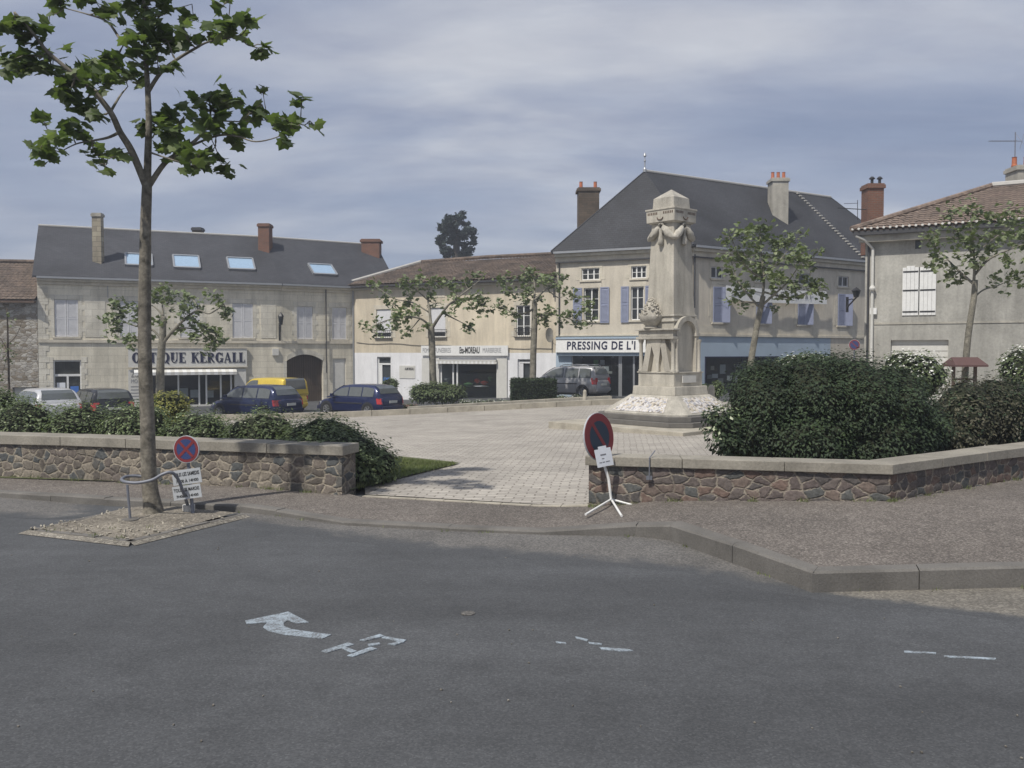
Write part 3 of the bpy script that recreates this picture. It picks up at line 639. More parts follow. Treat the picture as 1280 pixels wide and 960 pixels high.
# ------------------------------------------------------------------ facade frames
class Frame:
    def __init__(s, p0, p1):
        s.p0 = Vector((p0[0], p0[1], 0)); s.p1 = Vector((p1[0], p1[1], 0)); s.len = (s.p1 - s.p0).length
        s.d = (s.p1 - s.p0).normalized(); s.n = Vector((s.d.y, -s.d.x, 0))      # outward, towards the camera side
    def pt(s, u, z, w=0): return s.p0 + s.d * u + s.n * w + Vector((0, 0, z))
    def uz(s, px, py, w=0):
        r = ray(px, py); o = Vector((0, 0, EYE)); q = s.p0 + s.n * w
        t = (q - o).dot(s.n) / r.dot(s.n); p = o + r * t; return (p - q).dot(s.d), p.z
    def rect(s, x0, y0, x1, y1):
        ya, yb = (y0 + y1) / 2, 0
        return (s.uz(x0, (y0 + y1) / 2)[0], s.uz(x1, (y0 + y1) / 2)[0], s.uz((x0 + x1) / 2, y1)[1], s.uz((x0 + x1) / 2, y0)[1])
    def box(s, mb, u0, u1, z0, z1, w0, w1, m=0):
        c = [(u0, w1), (u1, w1), (u1, w0), (u0, w0)]
        mb.hexa([s.pt(u, z0, w) for u, w in c] + [s.pt(u, z1, w) for u, w in c], m)
    def sheet(s, mb, u0, u1, z0, z1, w, m=0): mb.quad(s.pt(u0, z0, w), s.pt(u1, z0, w), s.pt(u1, z1, w), s.pt(u0, z1, w), m)
    def wall(s, mb, u0, u1, z0, z1, holes, m=0, depth=.22):
        us = sorted({u0, u1} | {h[0] for h in holes} | {h[1] for h in holes}); zs = sorted({z0, z1} | {h[2] for h in holes} | {h[3] for h in holes})
        us = [u for u in us if u0 <= u <= u1]; zs = [z for z in zs if z0 <= z <= z1]
        for i in range(len(us) - 1):
            for j in range(len(zs) - 1):
                cu, cz = (us[i] + us[i + 1]) / 2, (zs[j] + zs[j + 1]) / 2
                if any(h[0] < cu < h[1] and h[2] < cz < h[3] for h in holes): continue
                s.sheet(mb, us[i], us[i + 1], zs[j], zs[j + 1], 0, m)
        for h in holes:
            a, b, c, d_ = max(h[0], u0), min(h[1], u1), max(h[2], z0), min(h[3], z1); D = -(h[4] if len(h) > 4 else depth)
            mb.quad(s.pt(a, c, 0), s.pt(a, c, D), s.pt(a, d_, D), s.pt(a, d_, 0), m); mb.quad(s.pt(b, c, D), s.pt(b, c, 0), s.pt(b, d_, 0), s.pt(b, d_, D), m)
            mb.quad(s.pt(a, d_, 0), s.pt(a, d_, D), s.pt(b, d_, D), s.pt(b, d_, 0), m); mb.quad(s.pt(a, c, D), s.pt(a, c, 0), s.pt(b, c, 0), s.pt(b, c, D), m)
            s.sheet(mb, a, b, c, d_, D, m)
def shutter(F, par, u0, u1, z0, z1, w, m, louvre=True, name='shutter', hung=True):
    mb = MB(); fr = .07; F.box(mb, u0, u0 + fr, z0, z1, w, w + .04); F.box(mb, u1 - fr, u1, z0, z1, w, w + .04)
    for a in (z0, (z0 + z1) / 2 - fr / 2, z1 - fr): F.box(mb, u0 + fr, u1 - fr, a, a + fr, w, w + .038)
    F.box(mb, u0 + fr, u1 - fr, z0 + fr, z1 - fr, w + .002, w + .012)
    if louvre:
        z = z0 + fr + .03
        while z < z1 - fr - .04:
            if abs(z - (z0 + z1) / 2) > .06:
                mb.hexa([F.pt(u0 + fr, z, w + .034), F.pt(u1 - fr, z, w + .034), F.pt(u1 - fr, z + .03, w + .012), F.pt(u0 + fr, z + .03, w + .012),
                         F.pt(u0 + fr, z + .012, w + .034), F.pt(u1 - fr, z + .012, w + .034), F.pt(u1 - fr, z + .042, w + .012), F.pt(u0 + fr, z + .042, w + .012)])
            z += .06
    return mb.build(name, m, par)
def window(F, par, r, nu=2, nz=3, surround=None, curtain=False, sill=True, D=.16, fm='white', rail=False):
    u0, u1, z0, z1 = r; mb = MB(); fr = .055
    F.box(mb, u0, u0 + fr, z0, z1, -D, -D + .05); F.box(mb, u1 - fr, u1, z0, z1, -D, -D + .05)
    F.box(mb, u0 + fr, u1 - fr, z0, z0 + fr, -D, -D + .05); F.box(mb, u0 + fr, u1 - fr, z1 - fr, z1, -D, -D + .05)
    for k in range(1, nu): a = u0 + (u1 - u0) * k / nu; F.box(mb, a - .035, a + .035, z0 + fr, z1 - fr, -D, -D + .045)
    for k in range(1, nz): a = z0 + (z1 - z0) * k / nz; F.box(mb, u0 + fr, u1 - fr, a - .014, a + .014, -D + .004, -D + .04)
    wn = mb.build('window', M[fm], par)
    mb = MB(); F.sheet(mb, u0 + .02, u1 - .02, z0 + .02, z1 - .02, -D + .012); mb.build('pane', M['pane'], wn)
    if curtain:
        mb = MB(); n = 14
        for sgn in ((u0 + .05, u0 + (u1 - u0) * .42), (u1 - (u1 - u0) * .42, u1 - .05)):
            for k in range(n):
                a = sgn[0] + (sgn[1] - sgn[0]) * k / n; b = sgn[0] + (sgn[1] - sgn[0]) * (k + 1) / n; wa = -D - .03 + .015 * (k % 2); wb = -D - .03 + .015 * ((k + 1) % 2)
                mb.quad(F.pt(a, z0 + .05, wa), F.pt(b, z0 + .05, wb), F.pt(b, z1 - .1, wb), F.pt(a, z1 - .1, wa))
        mb.build('curtain', M['curtain'], wn)
    if sill:
        mb = MB(); F.box(mb, u0 - .1, u1 + .1, z0 - .1, z0 - .002, -.05, .07); mb.build('sill', M['trim'], wn, bevel=.01)
    if surround:
        mb = MB(); s_ = .16; F.box(mb, u0 - s_, u0 - .002, z0, z1, 0.001, .014); F.box(mb, u1 + .002, u1 + s_, z0, z1, 0.001, .014); F.box(mb, u0 - s_, u1 + s_, z1 + .002, z1 + .26, 0.001, .018)
        r_ = random.Random(int(u0 * 97)); z = z0
        while z < z1 - .3:
            if r_.random() < .6: F.box(mb, u0 - s_ - .16, u0 - s_ - .002, z, z + .3, 0.001, .012); F.box(mb, u1 + s_ + .002, u1 + s_ + .16, z, z + .3, 0.001, .012)
            z += .31
        mb.build('surround', M[surround], wn)
    if rail:
        mb = MB(); zt = z0 + .42
        F.box(mb, u0 - .1, u1 + .1, zt, zt + .03, .09, .12); F.box(mb, u0 - .1, u1 + .1, z0 - .05, z0 - .02, .09, .12)
        n = 9
        for k in range(n + 1): a = u0 - .09 + (u1 - u0 + .18) * k / n; F.box(mb, a - .008, a + .008, z0 - .02, zt, .097, .113)
        for a in (u0 - .1, u1 + .085): F.box(mb, a, a + .015, zt, zt + .02, 0, .09); F.box(mb, a, a + .015, z0 - .04, z0 - .02, 0, .09)
        mb.build('balcony_rail', M['black'], wn)
    return wn
def closed_shutters(F, par, r, m, surround='ashlar_trim'):
    u0, u1, z0, z1 = r; c = (u0 + u1) / 2
    mb = MB(); F.box(mb, u0, u1, z0, z1, -.14, -.1); wn = mb.build('window', M['dark'], par)
    shutter(F, wn, u0 + .01, c - .008, z0 + .01, z1 - .01, -.07, m); shutter(F, wn, c + .008, u1 - .01, z0 + .01, z1 - .01, -.07, m)
    mb = MB(); F.box(mb, u0 - .1, u1 + .1, z0 - .1, z0 - .002, -.05, .07); mb.build('sill', M['trim'], wn)
    if surround:
        mb = MB(); s_ = .17; F.box(mb, u0 - s_, u0 - .002, z0, z1, 0.001, .014); F.box(mb, u1 + .002, u1 + s_, z0, z1, 0.001, .014); F.box(mb, u0 - s_ - .05, u1 + s_ + .05, z1 + .002, z1 + .27, 0.001, .018)
        k = 0; z = z0
        while z < z1 - .28:
            if k % 2: F.box(mb, u0 - s_ - .14, u0 - s_ - .002, z, z + .28, 0.001, .012); F.box(mb, u1 + s_ + .002, u1 + s_ + .14, z, z + .28, 0.001, .012)
            k += 1; z += .29
        mb.build('surround', M[surround], wn)
    return wn
def pane_patch(mb, poly, nrm, h=.03):   # corrugated clay tiles clipped to a polygon lying in a plane
    poly = [Vector(p) for p in poly]; n = nrm.normalized(); t = Vector((0, 0, 1)).cross(n).normalized(); b = n.cross(t); o = poly[0]
    q = [((p - o).dot(t), (p - o).dot(b)) for p in poly]
    def inside(x, y):
        c = False; j = len(q) - 1
        for i in range(len(q)):
            if (q[i][1] > y) != (q[j][1] > y) and x < (q[j][0] - q[i][0]) * (y - q[i][1]) / (q[j][1] - q[i][1] + 1e-12) + q[i][0]: c = not c
            j = i
        return c
    du, dv = .055, .32; r_ = random.Random(1)
    x0, x1 = min(a for a, _ in q), max(a for a, _ in q); y0, y1 = min(a for _, a in q), max(a for _, a in q)
    nx, ny = int((x1 - x0) / du) + 1, int((y1 - y0) / dv) + 1; 
    for j in range(ny):
        for i in range(nx):
            xa, ya = x0 + i * du, y0 + j * dv
            if not inside(xa + du / 2, ya + dv / 2): continue
            ha = h * abs(math.sin(math.pi * xa / .22)); hb = h * abs(math.sin(math.pi * (xa + du) / .22)); jit = mnoise.noise(Vector((xa // .22 * 3.7, ya * 2.1, 0))) * .012
            A = [o + t * xa + b * ya + n * (ha + .025 + jit), o + t * (xa + du) + b * ya + n * (hb + .025 + jit), o + t * (xa + du) + b * (ya + dv) + n * (hb + jit), o + t * xa + b * (ya + dv) + n * (ha + jit)]
            mb.quad(*A)
def gable_roof(par, corners, ridge, m, th=.12, name='roof'):
    pass
def tri_norm(a, b, c): return (Vector(b) - Vector(a)).cross(Vector(c) - Vector(a)).normalized()

# ================================================================== building A : pale stone building with slate roof
def pz(px, Y): p = P(px, 440, Y); return (p.x, p.y)
A0, A1, A2 = pz(48, 46.9), pz(352, 52.1), pz(441, 54.5)
FA, FB = Frame(A0, A1), Frame(A1, A2)
ZG = -1.35
EA = FA.uz(48, 345)[1]
def slab_roof(par, quads, m, th=.1, name='roof'):
    """solid roof: each quad is (a,b,c,d) counter-clockwise seen from above"""
    mb = MB()
    for q in quads:
        q = [Vector(p) for p in q]; dz = Vector((0, 0, -th)); n = len(q)
        mb.add(q + [p + dz for p in q], [tuple(range(n)), tuple(range(2 * n - 1, n - 1, -1))] + [(i, n + i, n + (i + 1) % n, (i + 1) % n) for i in range(n)])
    return mb.build(name, m, par)
bA = thing('stone_building', (A0[0], A0[1], ZG), 'long two storey pale stone building with slate roof holding an optician shop', 'building')
strZ = FA.uz(200, 426.5)[1]
hA = {}
sh_px = [(68, 374, 98, 422), (150, 377, 173, 422), (225, 376, 250, 423), (290.6, 380, 316.5, 423.5)]
shz = (FA.uz(83, 421)[1], FA.uz(83, 374.5)[1])
rA = [(*FA.rect(*p)[:2], shz[0], shz[1]) for p in sh_px]
doorA = FA.rect(67, 450, 102, 512); doorA = (doorA[0], doorA[1], ZG, doorA[3])
shopA = FA.rect(186, 464, 293, 505); shopA = (shopA[0] , shopA[1], ZG + .1, shopA[3])
holesA = [(*r, .14) for r in rA] + [(*doorA, .2), (*shopA, 1.4)]
mb = MB(); FA.wall(mb, 0, FA.len, ZG - .3, EA, holesA, 0)
sh2 = [(371, 383, 391, 423.5), (415, 384, 433, 424)]
rB = [(*FB.rect(*p)[:2], FB.uz(380, 424)[1], FB.uz(380, 383)[1]) for p in sh2]
garage = FB.rect(358.5, 443, 404, 506); garage = (garage[0], garage[1], ZG, garage[3]); door2 = FB.rect(416, 448, 432.6, 500); door2 = (door2[0], door2[1], ZG, door2[3])
FB.wall(mb, 0, FB.len, ZG - .3, EA, [(*r, .14) for r in rB] + [(*garage, .35), (*door2, .15)], 0)
DPA = 9.0
nb = -FA.n; nb2 = -FB.n; mid = (nb + nb2).normalized()
B0 = Vector((*A0, 0)) + nb * DPA; B1 = Vector((*A1, 0)) + mid * DPA; B2 = Vector((*A2, 0)) + nb2 * DPA
mb.quad((B0.x, B0.y, ZG - .3), (A0[0], A0[1], ZG - .3), (A0[0], A0[1], EA), (B0.x, B0.y, EA))
mb.quad((B1.x, B1.y, ZG - .3), (B0.x, B0.y, ZG - .3), (B0.x, B0.y, EA), (B1.x, B1.y, EA)); mb.quad((B2.x, B2.y, ZG - .3), (B1.x, B1.y, ZG - .3), (B1.x, B1.y, EA), (B2.x, B2.y, EA))
mb.quad((A2[0], A2[1], ZG - .3), (B2.x, B2.y, ZG - .3), (B2.x, B2.y, EA), (A2[0], A2[1], EA))
# ridge
rd = P(48, 280, 46.9 + 4.1); RZ = rd.z - .1
R0 = Vector((*A0, 0)) + nb * 4.5; R1 = Vector((*A1, 0)) + mid * 4.5; R2 = Vector((*A2, 0)) + nb2 * 4.5 + FB.d * 3.6
mb.poly([(A0[0], A0[1], EA), (R0.x, R0.y, RZ - .12), (B0.x, B0.y, EA)][::-1]); 
mb.build('wall', M['ashlar'], bA)
def at(v, z): return Vector((v[0], v[1], z))
o1 = FA.n * .35; e0 = at(A0, EA) + o1 - FA.d * .2; e1 = at(A1, EA) + (FA.n + FB.n).normalized() * .35; e2 = at(A2, EA) + FB.n * .35 + FB.d * 3.0
rr0 = at(R0, RZ) - FA.d * .2; rr1 = at(R1, RZ); rr2 = at(R2, RZ)
b0 = at(B0, EA) - FA.d * .2; b1 = at(B1, EA); b2 = at(B2, EA) + FB.d * 3.6
rfA = slab_roof(bA, [(e0, e1, rr1, rr0), (e1, e2, rr2, rr1), (rr0, rr1, b1, b0), (rr1, rr2, b2, b1), (e2, b2, rr2)], M['slate'])
mb = MB(); mb.tube([rr0 + Vector((0, 0, .02)), rr1 + Vector((0, 0, .02)), rr2 + Vector((0, 0, .02))], .07, 6); mb.build('ridge_cap', M['ridge'], rfA)
# cornice, gutter, string course
mb = MB()
for F_ in (FA, FB):
    F_.box(mb, 0, F_.len, EA - .42, EA - .25, 0, .1); F_.box(mb, 0, F_.len, EA - .249, EA - .13, 0, .24)
mb.build('cornice', M['trim'], bA)
mb = MB()
for F_ in (FA, FB): F_.box(mb, 0, F_.len, EA - .125, EA - .02, .25, .38)
mb.build('gutter', M['zinc'], bA)
mb = MB(); 
for F_ in (FA, FB): F_.box(mb, 0, F_.len, strZ - .1, strZ + .06, 0, .07)
mb.build('string_course', M['trim'], bA)
for r in rA: closed_shutters(FA, bA, r, M['grey_shutter'])
for r in rB: closed_shutters(FB, bA, r, M['grey_shutter'])
# blind panels between the windows
mb = MB()
for x0, x1 in ((106, 132), (183, 205), (326, 345)):
    a = FA.rect(x0, 376, x1, 422); mb = MB(); FA.box(mb, a[0], a[1], shz[0], shz[1], .002, .02); mb.build('blind_panel', M['ashlar_trim'], bA)
# quoins round the carriage door and the arch
ga, gb, gc, gz = garage; cx = (ga + gb) / 2; rise = .38
mb = MB(); n = 14
def arc(u): return gz - rise * ((u - cx) / ((gb - ga) / 2)) ** 2
for k in range(n):
    ua, ub = ga + (gb - ga) * k / n, ga + (gb - ga) * (k + 1) / n
    vs = [FB.pt(ua, arc(ua), .0), FB.pt(ub, arc(ub), .0), FB.pt(ub, gz + .001, .0), FB.pt(ua, gz + .001, .0)]
    mb.hexa([FB.pt(ua, arc(ua), -.2), FB.pt(ub, arc(ub), -.2), FB.pt(ub, arc(ub), .003), FB.pt(ua, arc(ua), .003), FB.pt(ua, gz + .01, -.2), FB.pt(ub, gz + .01, -.2), FB.pt(ub, gz + .01, .003), FB.pt(ua, gz + .01, .003)])
    mb.hexa([FB.pt(ua, arc(ua), .004), FB.pt(ub, arc(ub), .004), FB.pt(ub, arc(ub), .03), FB.pt(ua, arc(ua), .03), FB.pt(ua, arc(ua) + .3, .004), FB.pt(ub, arc(ub) + .3, .004), FB.pt(ub, arc(ub) + .3, .03), FB.pt(ua, arc(ua) + .3, .03)])
FB.box(mb, ga - .22, ga - .002, ZG, gz - rise, 0.002, .028); FB.box(mb, gb + .002, gb + .22, ZG, gz - rise, .002, .028)
mb.build('door_arch', M['ashlar_trim'], bA)
mb = MB(); FB.box(mb, ga, cx - .01, ZG, gz, -.33, -.26); FB.box(mb, cx + .01, gb, ZG, gz, -.33, -.26); FB.box(mb, ga, gb, ZG + 1.0, ZG + 1.12, -.258, -.24); cdo = mb.build('carriage_door', M['wood_door'], bA)
mb = MB(); FB.box(mb, cx + .08, cx + .11, ZG + 1.2, ZG + 1.45, -.25, -.2); mb.build('handle', M['metal'], cdo)
mb = MB(); FB.box(mb, door2[0], door2[1], ZG, door2[3], -.14, -.08); FB.box(mb, door2[0] + .12, door2[1] - .12, ZG + 1.1, door2[3] - .15, -.079, -.06); FB.box(mb, door2[0] + .12, door2[1] - .12, ZG + .15, ZG + .95, -.079, -.06); mb.build('side_door', M['offwhite'], bA)
# front door at the left with transom
u0, u1, z0, z1 = doorA; tz = FA.uz(85, 469)[1]
mb = MB(); FA.box(mb, u0, u0 + .07, z0, z1, -.19, -.1); FA.box(mb, u1 - .07, u1, z0, z1, -.19, -.1); FA.box(mb, u0, u1, tz - .06, tz + .06, -.19, -.098); FA.box(mb, u0, u1, z1 - .08, z1, -.19, -.097); c = (u0 + u1) / 2
FA.box(mb, c - .05, c + .05, z0, tz, -.19, -.096); FA.box(mb, u0, u1, z0, z0 + .5, -.188, -.11); dA = mb.build('door', M['white'], bA)
mb = MB(); FA.sheet(mb, u0, u1, z0, z1, -.15); mb.build('pane', M['pane'], dA)
mb = MB(); FA.box(mb, u0 + .15, c - .12, z0 + 1.1, z0 + 1.7, -.14, -.135); mb.build('poster', M['paper'], dA)
mb = MB(); FA.box(mb, c + .12, u1 - .15, z0 + .9, z0 + 1.5, -.14, -.135); mb.build('poster', M['poster_blue'], dA)
mb = MB(); k = 0; z = ZG
while z < z1:
    e = .3 if k % 2 else .17; FA.box(mb, u0 - e, u0 - .002, z, z + .3, .001, .016); FA.box(mb, u1 + .002, u1 + e, z, z + .3, .001, .016); z += .31; k += 1
mb.build('door_surround', M['ashlar_trim'], bA)
mb = MB(); z = ZG; k = 0
while z < EA - .75: FA.box(mb, .0, .5 if k % 2 else .35, z, z + .3, .001, .018); z += .31; k += 1
mb.build('quoins', M['ashlar_trim'], bA)
# optician shop front
u0, u1, z0, z1 = shopA
mb = MB()
for a, b in ((u0 - 1.05, u0 - .003), (u1 + .003, u1 + .65)): FA.box(mb, a, b, ZG, z1 + .12, .002, .1)
FA.box(mb, u0, u1, ZG, ZG + .35, -.3, .06)
sf_ = mb.build('shop_front', M['offwhite'], bA)
mb = MB(); ns = [u0, u0 + (u1 - u0) * .18, u0 + (u1 - u0) * .49, u0 + (u1 - u0) * .79, u0 + (u1 - u0) * .84, u1]
for k, a in enumerate([FA.uz(x, 480)[0] for x in (186.5, 222, 248, 257, 275, 288)]): FA.box(mb, a, a + .09, ZG + .35, z1, -.12, -.04)
FA.box(mb, u0, u1, z1 - .1, z1, -.12, -.035); mb.build('window_frame', M['white'], sf_)
mb = MB(); FA.sheet(mb, u0, u1, ZG + .35, z1, -.08); mb.build('pane', M['glass'], sf_)
mb = MB(); FA.box(mb, u0 + .01, u1 - .01, ZG + .12, z1, -1.39, -1.37); FA.box(mb, u0 + .01, u1 - .01, ZG + .12, ZG + .4, -1.3, -.35); mb.build('interior', M['dark'], sf_)
mb = MB(); 
for x, y0, y1, mi in ((229, 466, 469, 0), (200, 466, 488, 2), (207, 467, 485, 2), (230, 485, 497, 1), (262, 488, 497, 1), (243, 487, 497, 1)):
    a, zb = FA.uz(x - 5, y1, -.3); b, zt = FA.uz(x + 5, y0, -.3); mb = MB(); FA.box(mb, a, b, zb, zt, -.32, -.3); mb.build('display_card', [M['yellow_thing'], M['paper'], M['plastic']][mi], sf_)
mb = MB(); n = 26; aw0, aw1 = u0 - .75, u1 + .1
for k in range(n):
    a, b = aw0 + (aw1 - aw0) * k / n, aw0 + (aw1 - aw0) * (k + 1) / n; mi = k % 2
    mb.hexa([FA.pt(a, z1 - .06, .5), FA.pt(b, z1 - .06, .5), FA.pt(b, z1 + .1, .1), FA.pt(a, z1 + .1, .1), FA.pt(a, z1 - .04, .5), FA.pt(b, z1 - .04, .5), FA.pt(b, z1 + .12, .1), FA.pt(a, z1 + .12, .1)], mi)
    mb.hexa([FA.pt(a, z1 - .2, .49), FA.pt(b, z1 - .2, .49), FA.pt(b, z1 - .2, .48), FA.pt(a, z1 - .2, .48), FA.pt(a, z1 - .062, .495), FA.pt(b, z1 - .062, .495), FA.pt(b, z1 - .062, .485), FA.pt(a, z1 - .062, .485)], mi)
mb.build('awning', [M['white'], M['offwhite']], sf_)
a, zb = FA.uz(163.5, 472); b, zt = FA.uz(171, 464.5)
mb = MB()
for s_, y1, y0, x1 in (('ZO', 471.5, 464.5, 173), ('MO', 479, 474, 172)):
    ua, za = FA.uz(164, y1, .1); ub, zb_ = FA.uz(x1, y0, .1); put_text(mb, s_, FA.pt(ua, za, .102), FA.d, Vector((0, 0, 1)), FA.n, ub - ua, zb_ - za, .0)
for y in (484, 488, 492, 496, 500):
    ua, za = FA.uz(163.5, y, .1); FA.box(mb, ua, ua + .42, za, za + .05, .102, .106)
mb.build('small_lettering', M['text_grey'], sf_)
# sign board of the optician
u0, z0 = FA.uz(160.5, 459.4, .14); u1, z1 = FA.uz(308.6, 436.5, .14); z1 = FA.uz(235, 435.5, .14)[1]; z0 = FA.uz(235, 458.5, .14)[1]
sg = thing('shop_sign', FA.pt((u0 + u1) / 2, z0, .06), 'cream fascia sign reading OPTIQUE KERGALL in navy letters over the optician window', 'sign')
mb = MB(); FA.box(mb, u0, u1, z0, z1, .101, .16); mb.build('board', M['offwhite'], sg)
mb = MB(); FA.box(mb, u0 - .03, u1 + .03, z1 + .001, z1 + .06, .05, .2); FA.box(mb, u0 - .03, u1 + .03, z0 - .05, z0 - .001, .101, .18)
mb.build('frame', M['trim'], sg)
ta, _ = FA.uz(165, 447, .16); tb, _ = FA.uz(306, 447, .16); zb = FA.uz(235, 453.3, .16)[1]; zt = FA.uz(235, 440.6, .16)[1]
mb = MB(); serif(mb, 'OPTIQUE KERGALL', FA.pt(ta, zb, .16), FA.d, Vector((0, 0, 1)), FA.n, tb - ta, zt - zb); mb.build('lettering', M['text_navy'], sg)
# chimneys
def chimney(par, px0, px1, y0, ybase, Y, m, cap='cement', pots=None, depth=None, capy=None, zdrop=.6):
    a = P(px0, ybase, Y); b = P(px1, ybase, Y); zt = P((px0 + px1) / 2, y0, Y).z; w_ = (b.x - a.x); dp = depth or w_ * .8; cx = (a.x + b.x) / 2; cy = Y + dp / 2
    mb = MB(); mb.box((cx, cy, (zt - .2 + a.z - zdrop) / 2), (w_ * .86, dp, zt - .2 - a.z + zdrop)); c = mb.build('chimney', m, par)
    mb = MB(); mb.box((cx, cy, zt - .13), (w_, dp + .12, .14)); mb.box((cx, cy, zt - .03), (w_ * .9, dp + .04, .058)); mb.build('chimney_cap', M[cap] if isinstance(cap, str) else cap, c)
    for k in range(pots or 0):
        q = (cx - w_ * .3 + w_ * .6 * k / max(1, pots - 1), cy); mb = MB(); mb.lathe((q[0], q[1], zt), [(.11, 0), (.12, .05), (.1, .1), (.09, .38), (.11, .4), (.07, .4)], 10); mb.build('chimney_pot', M['pot'], c)
    return c
chimney(bA, 114.5, 127.5, 266, 318, 49.0, M['chimney_stone'], 'cement', depth=.35)
chimney(bA, 321.5, 337.5, 279, 309, 54.5, M['brick'], M['brick'], depth=.8)
chimney(bA, 450, 476, 298.5, 325, 58.6, M['brick'], M['brick'], depth=1.0, zdrop=1.2)
chimney(bA, 239, 252, 284, 292, 57.5, M['brown_brick'], M['gutter'], depth=.6, zdrop=1.0)
# skylights in the roof plane
def skylight(par, F, ex, rx, px0, px1, y0, y1):
    """ex: eave point, plane through eave line (dir F.d) and ridge"""
    up = (rx - ex); up = (up - F.d * up.dot(F.d)).normalized(); n = F.d.cross(up).normalized(); n = n if n.z > 0 else -n
    def hit(px, py):
        r = ray(px, py); o = Vector((0, 0, EYE)); t = (ex - o).dot(n) / r.dot(n); return o + r * t
    pc = hit((px0 + px1) / 2, (y0 + y1) / 2); W_ = (hit(px1, (y0 + y1) / 2) - hit(px0, (y0 + y1) / 2)).dot(F.d) ; Hh = (hit((px0 + px1) / 2, y0) - hit((px0 + px1) / 2, y1)).dot(up)
    Mt = Matrix((F.d, up, n)).transposed()
    mb = MB()
    for sx, sy, wx, wy in ((0, .5, W_, .09), (0, -.5, W_, .12), (.5, 0, .09, Hh), (-.5, 0, .09, Hh)):
        mb.box(pc + F.d * sx * W_ + up * sy * Hh + n * (.06 + .004 * (sx == 0)), (wx, wy, .14), M=Mt)
    s_ = mb.build('skylight', M['zinc'], par); mb = MB(); mb.box(pc + n * .05, (W_ - .06, Hh - .06, .05), M=Mt); mb.build('pane', M['skyglass'], s_)
for r in ((157, 190, 319, 333), (217, 249, 321, 336), (285, 317, 324, 338)): skylight(rfA, FA, e0, rr0, *r)
skylight(rfA, FB, e2, rr2, 389, 417, 332, 344)
# pipes
def pipe(par, F, px, y0, y1, rad=.04, m='gutter', w=.06):
    u, zt = F.uz(px, y0); _, zb = F.uz(px, y1); mb = MB(); mb.tube([F.pt(u, zb, w), F.pt(u, zt, w)], rad, 8); return mb.build('drainpipe', M[m], par)
pipe(bA, FB, 406.5, 360, 466, .035, 'gutter', .12); pipe(bA, FB, 440.5, 357, 500, .05, 'zinc', .1); pipe(bA, FA, 134.5, 350, 372, .02, 'zinc', .03)
mb = MB(); u, z = FA.uz(344, 440); FA.box(mb, u - .18, u + .18, z - .2, z + .2, 0, .14); mb.build('meter_box', M['offwhite'], bA)

# wall lamp on building A
def wall_lamp(name, label, F, px, ytop, ybot, out=.55, w0=0):
    u, zt = F.uz(px, ytop, w0 + out); _, zb = F.uz(px, ybot, w0 + out); t = thing(name, F.pt(u, zb, w0), label, 'street lamp')
    h = zt - zb; mb = MB(); s_ = h
    mb.tube([F.pt(u, zb, w0 + .02), F.pt(u, zb + s_ * .18, w0 + .12), F.pt(u, zb + s_ * .42, w0 + out * .75), F.pt(u, zb + s_ * .52, w0 + out)], .028, 8)
    mb.tube([F.pt(u, zb + s_ * .45, w0 + .02), F.pt(u, zb + s_ * .48, w0 + out * .5), F.pt(u, zb + s_ * .44, w0 + out * .76)], .018, 6); F.box(mb, u - .05, u + .05, zb - .1, zb + s_ * .6, w0, w0 + .03); mb.build('bracket', M['black'], t)
    c = F.pt(u, zb + s_ * .52, w0 + out); hh = s_ * .48
    mb = MB(); mb.lathe(c, [(.04, 0), (.09, .02), (.1, .04), (.16, hh * .62), (.17, hh * .64), (.19, hh * .66), (.1, hh * .85), (.03, hh * .95), (.02, hh)], 6); ln = mb.build('lantern', M['black'], t)
    mb = MB(); 
    for k in range(6):
        a, b = 2 * math.pi * (k + .12) / 6, 2 * math.pi * (k + .88) / 6
        mb.quad(*[c + Vector((r * math.cos(g), r * math.sin(g), z)) for r, g, z in ((.1, a, .06), (.1, b, .06), (.158, b, hh * .58), (.158, a, hh * .58))])
    mb.build('lantern_glass', M['glass'], ln)
    return t
wall_lamp('wall_lamp', 'black lantern on bracket on the pale stone building above its meter box', FA, 351, 390, 424, .5)

# ================================================================== rubble cottage at far left
Z0 = pz(-160, 45.6)
FZ = Frame(Z0, (A0[0] - .02, A0[1]))
bZ = thing('stone_cottage', (FZ.pt(FZ.len - 1, 0).x, FZ.pt(FZ.len - 1, 0).y, ZG), 'rubble stone house with brown tiled roof cut off by left edge of photo', 'building')
EZ = FZ.uz(20, 375)[1]; mb = MB(); wz = FZ.rect(27, 484, 49, 500)
FZ.wall(mb, 0, FZ.len, ZG - .3, EZ, [(FZ.len - 1.3, FZ.len - .05, ZG, FZ.uz(38, 484)[1], .3)])
zb_ = [FZ.pt(u, 0, -8) for u in (0, FZ.len)]
mb.quad(at(zb_[0], ZG), at(FZ.p0, ZG), at(FZ.p0, EZ), at(zb_[0], EZ)); mb.quad(at(zb_[1], ZG), at(zb_[0], ZG), at(zb_[0], EZ), at(zb_[1], EZ))
mb.build('wall', M['rubble_pale'], bZ)
mb = MB(); FZ.box(mb, FZ.len - 1.28, FZ.len - .07, ZG, FZ.uz(38, 484)[1] - .02, -.28, -.2); mb.build('door', M['offwhite'], bZ)
rz = P(5, 326, 49.5).z
mb = MB(); q = [FZ.pt(-.2, EZ, .35), FZ.pt(FZ.len - .02, EZ, .35), FZ.pt(FZ.len - .02, rz, -4), FZ.pt(-.2, rz, -4)]; pane_patch(mb, q, tri_norm(*q[:3])); rz_ = mb.build('roof', M['tile'], bZ)
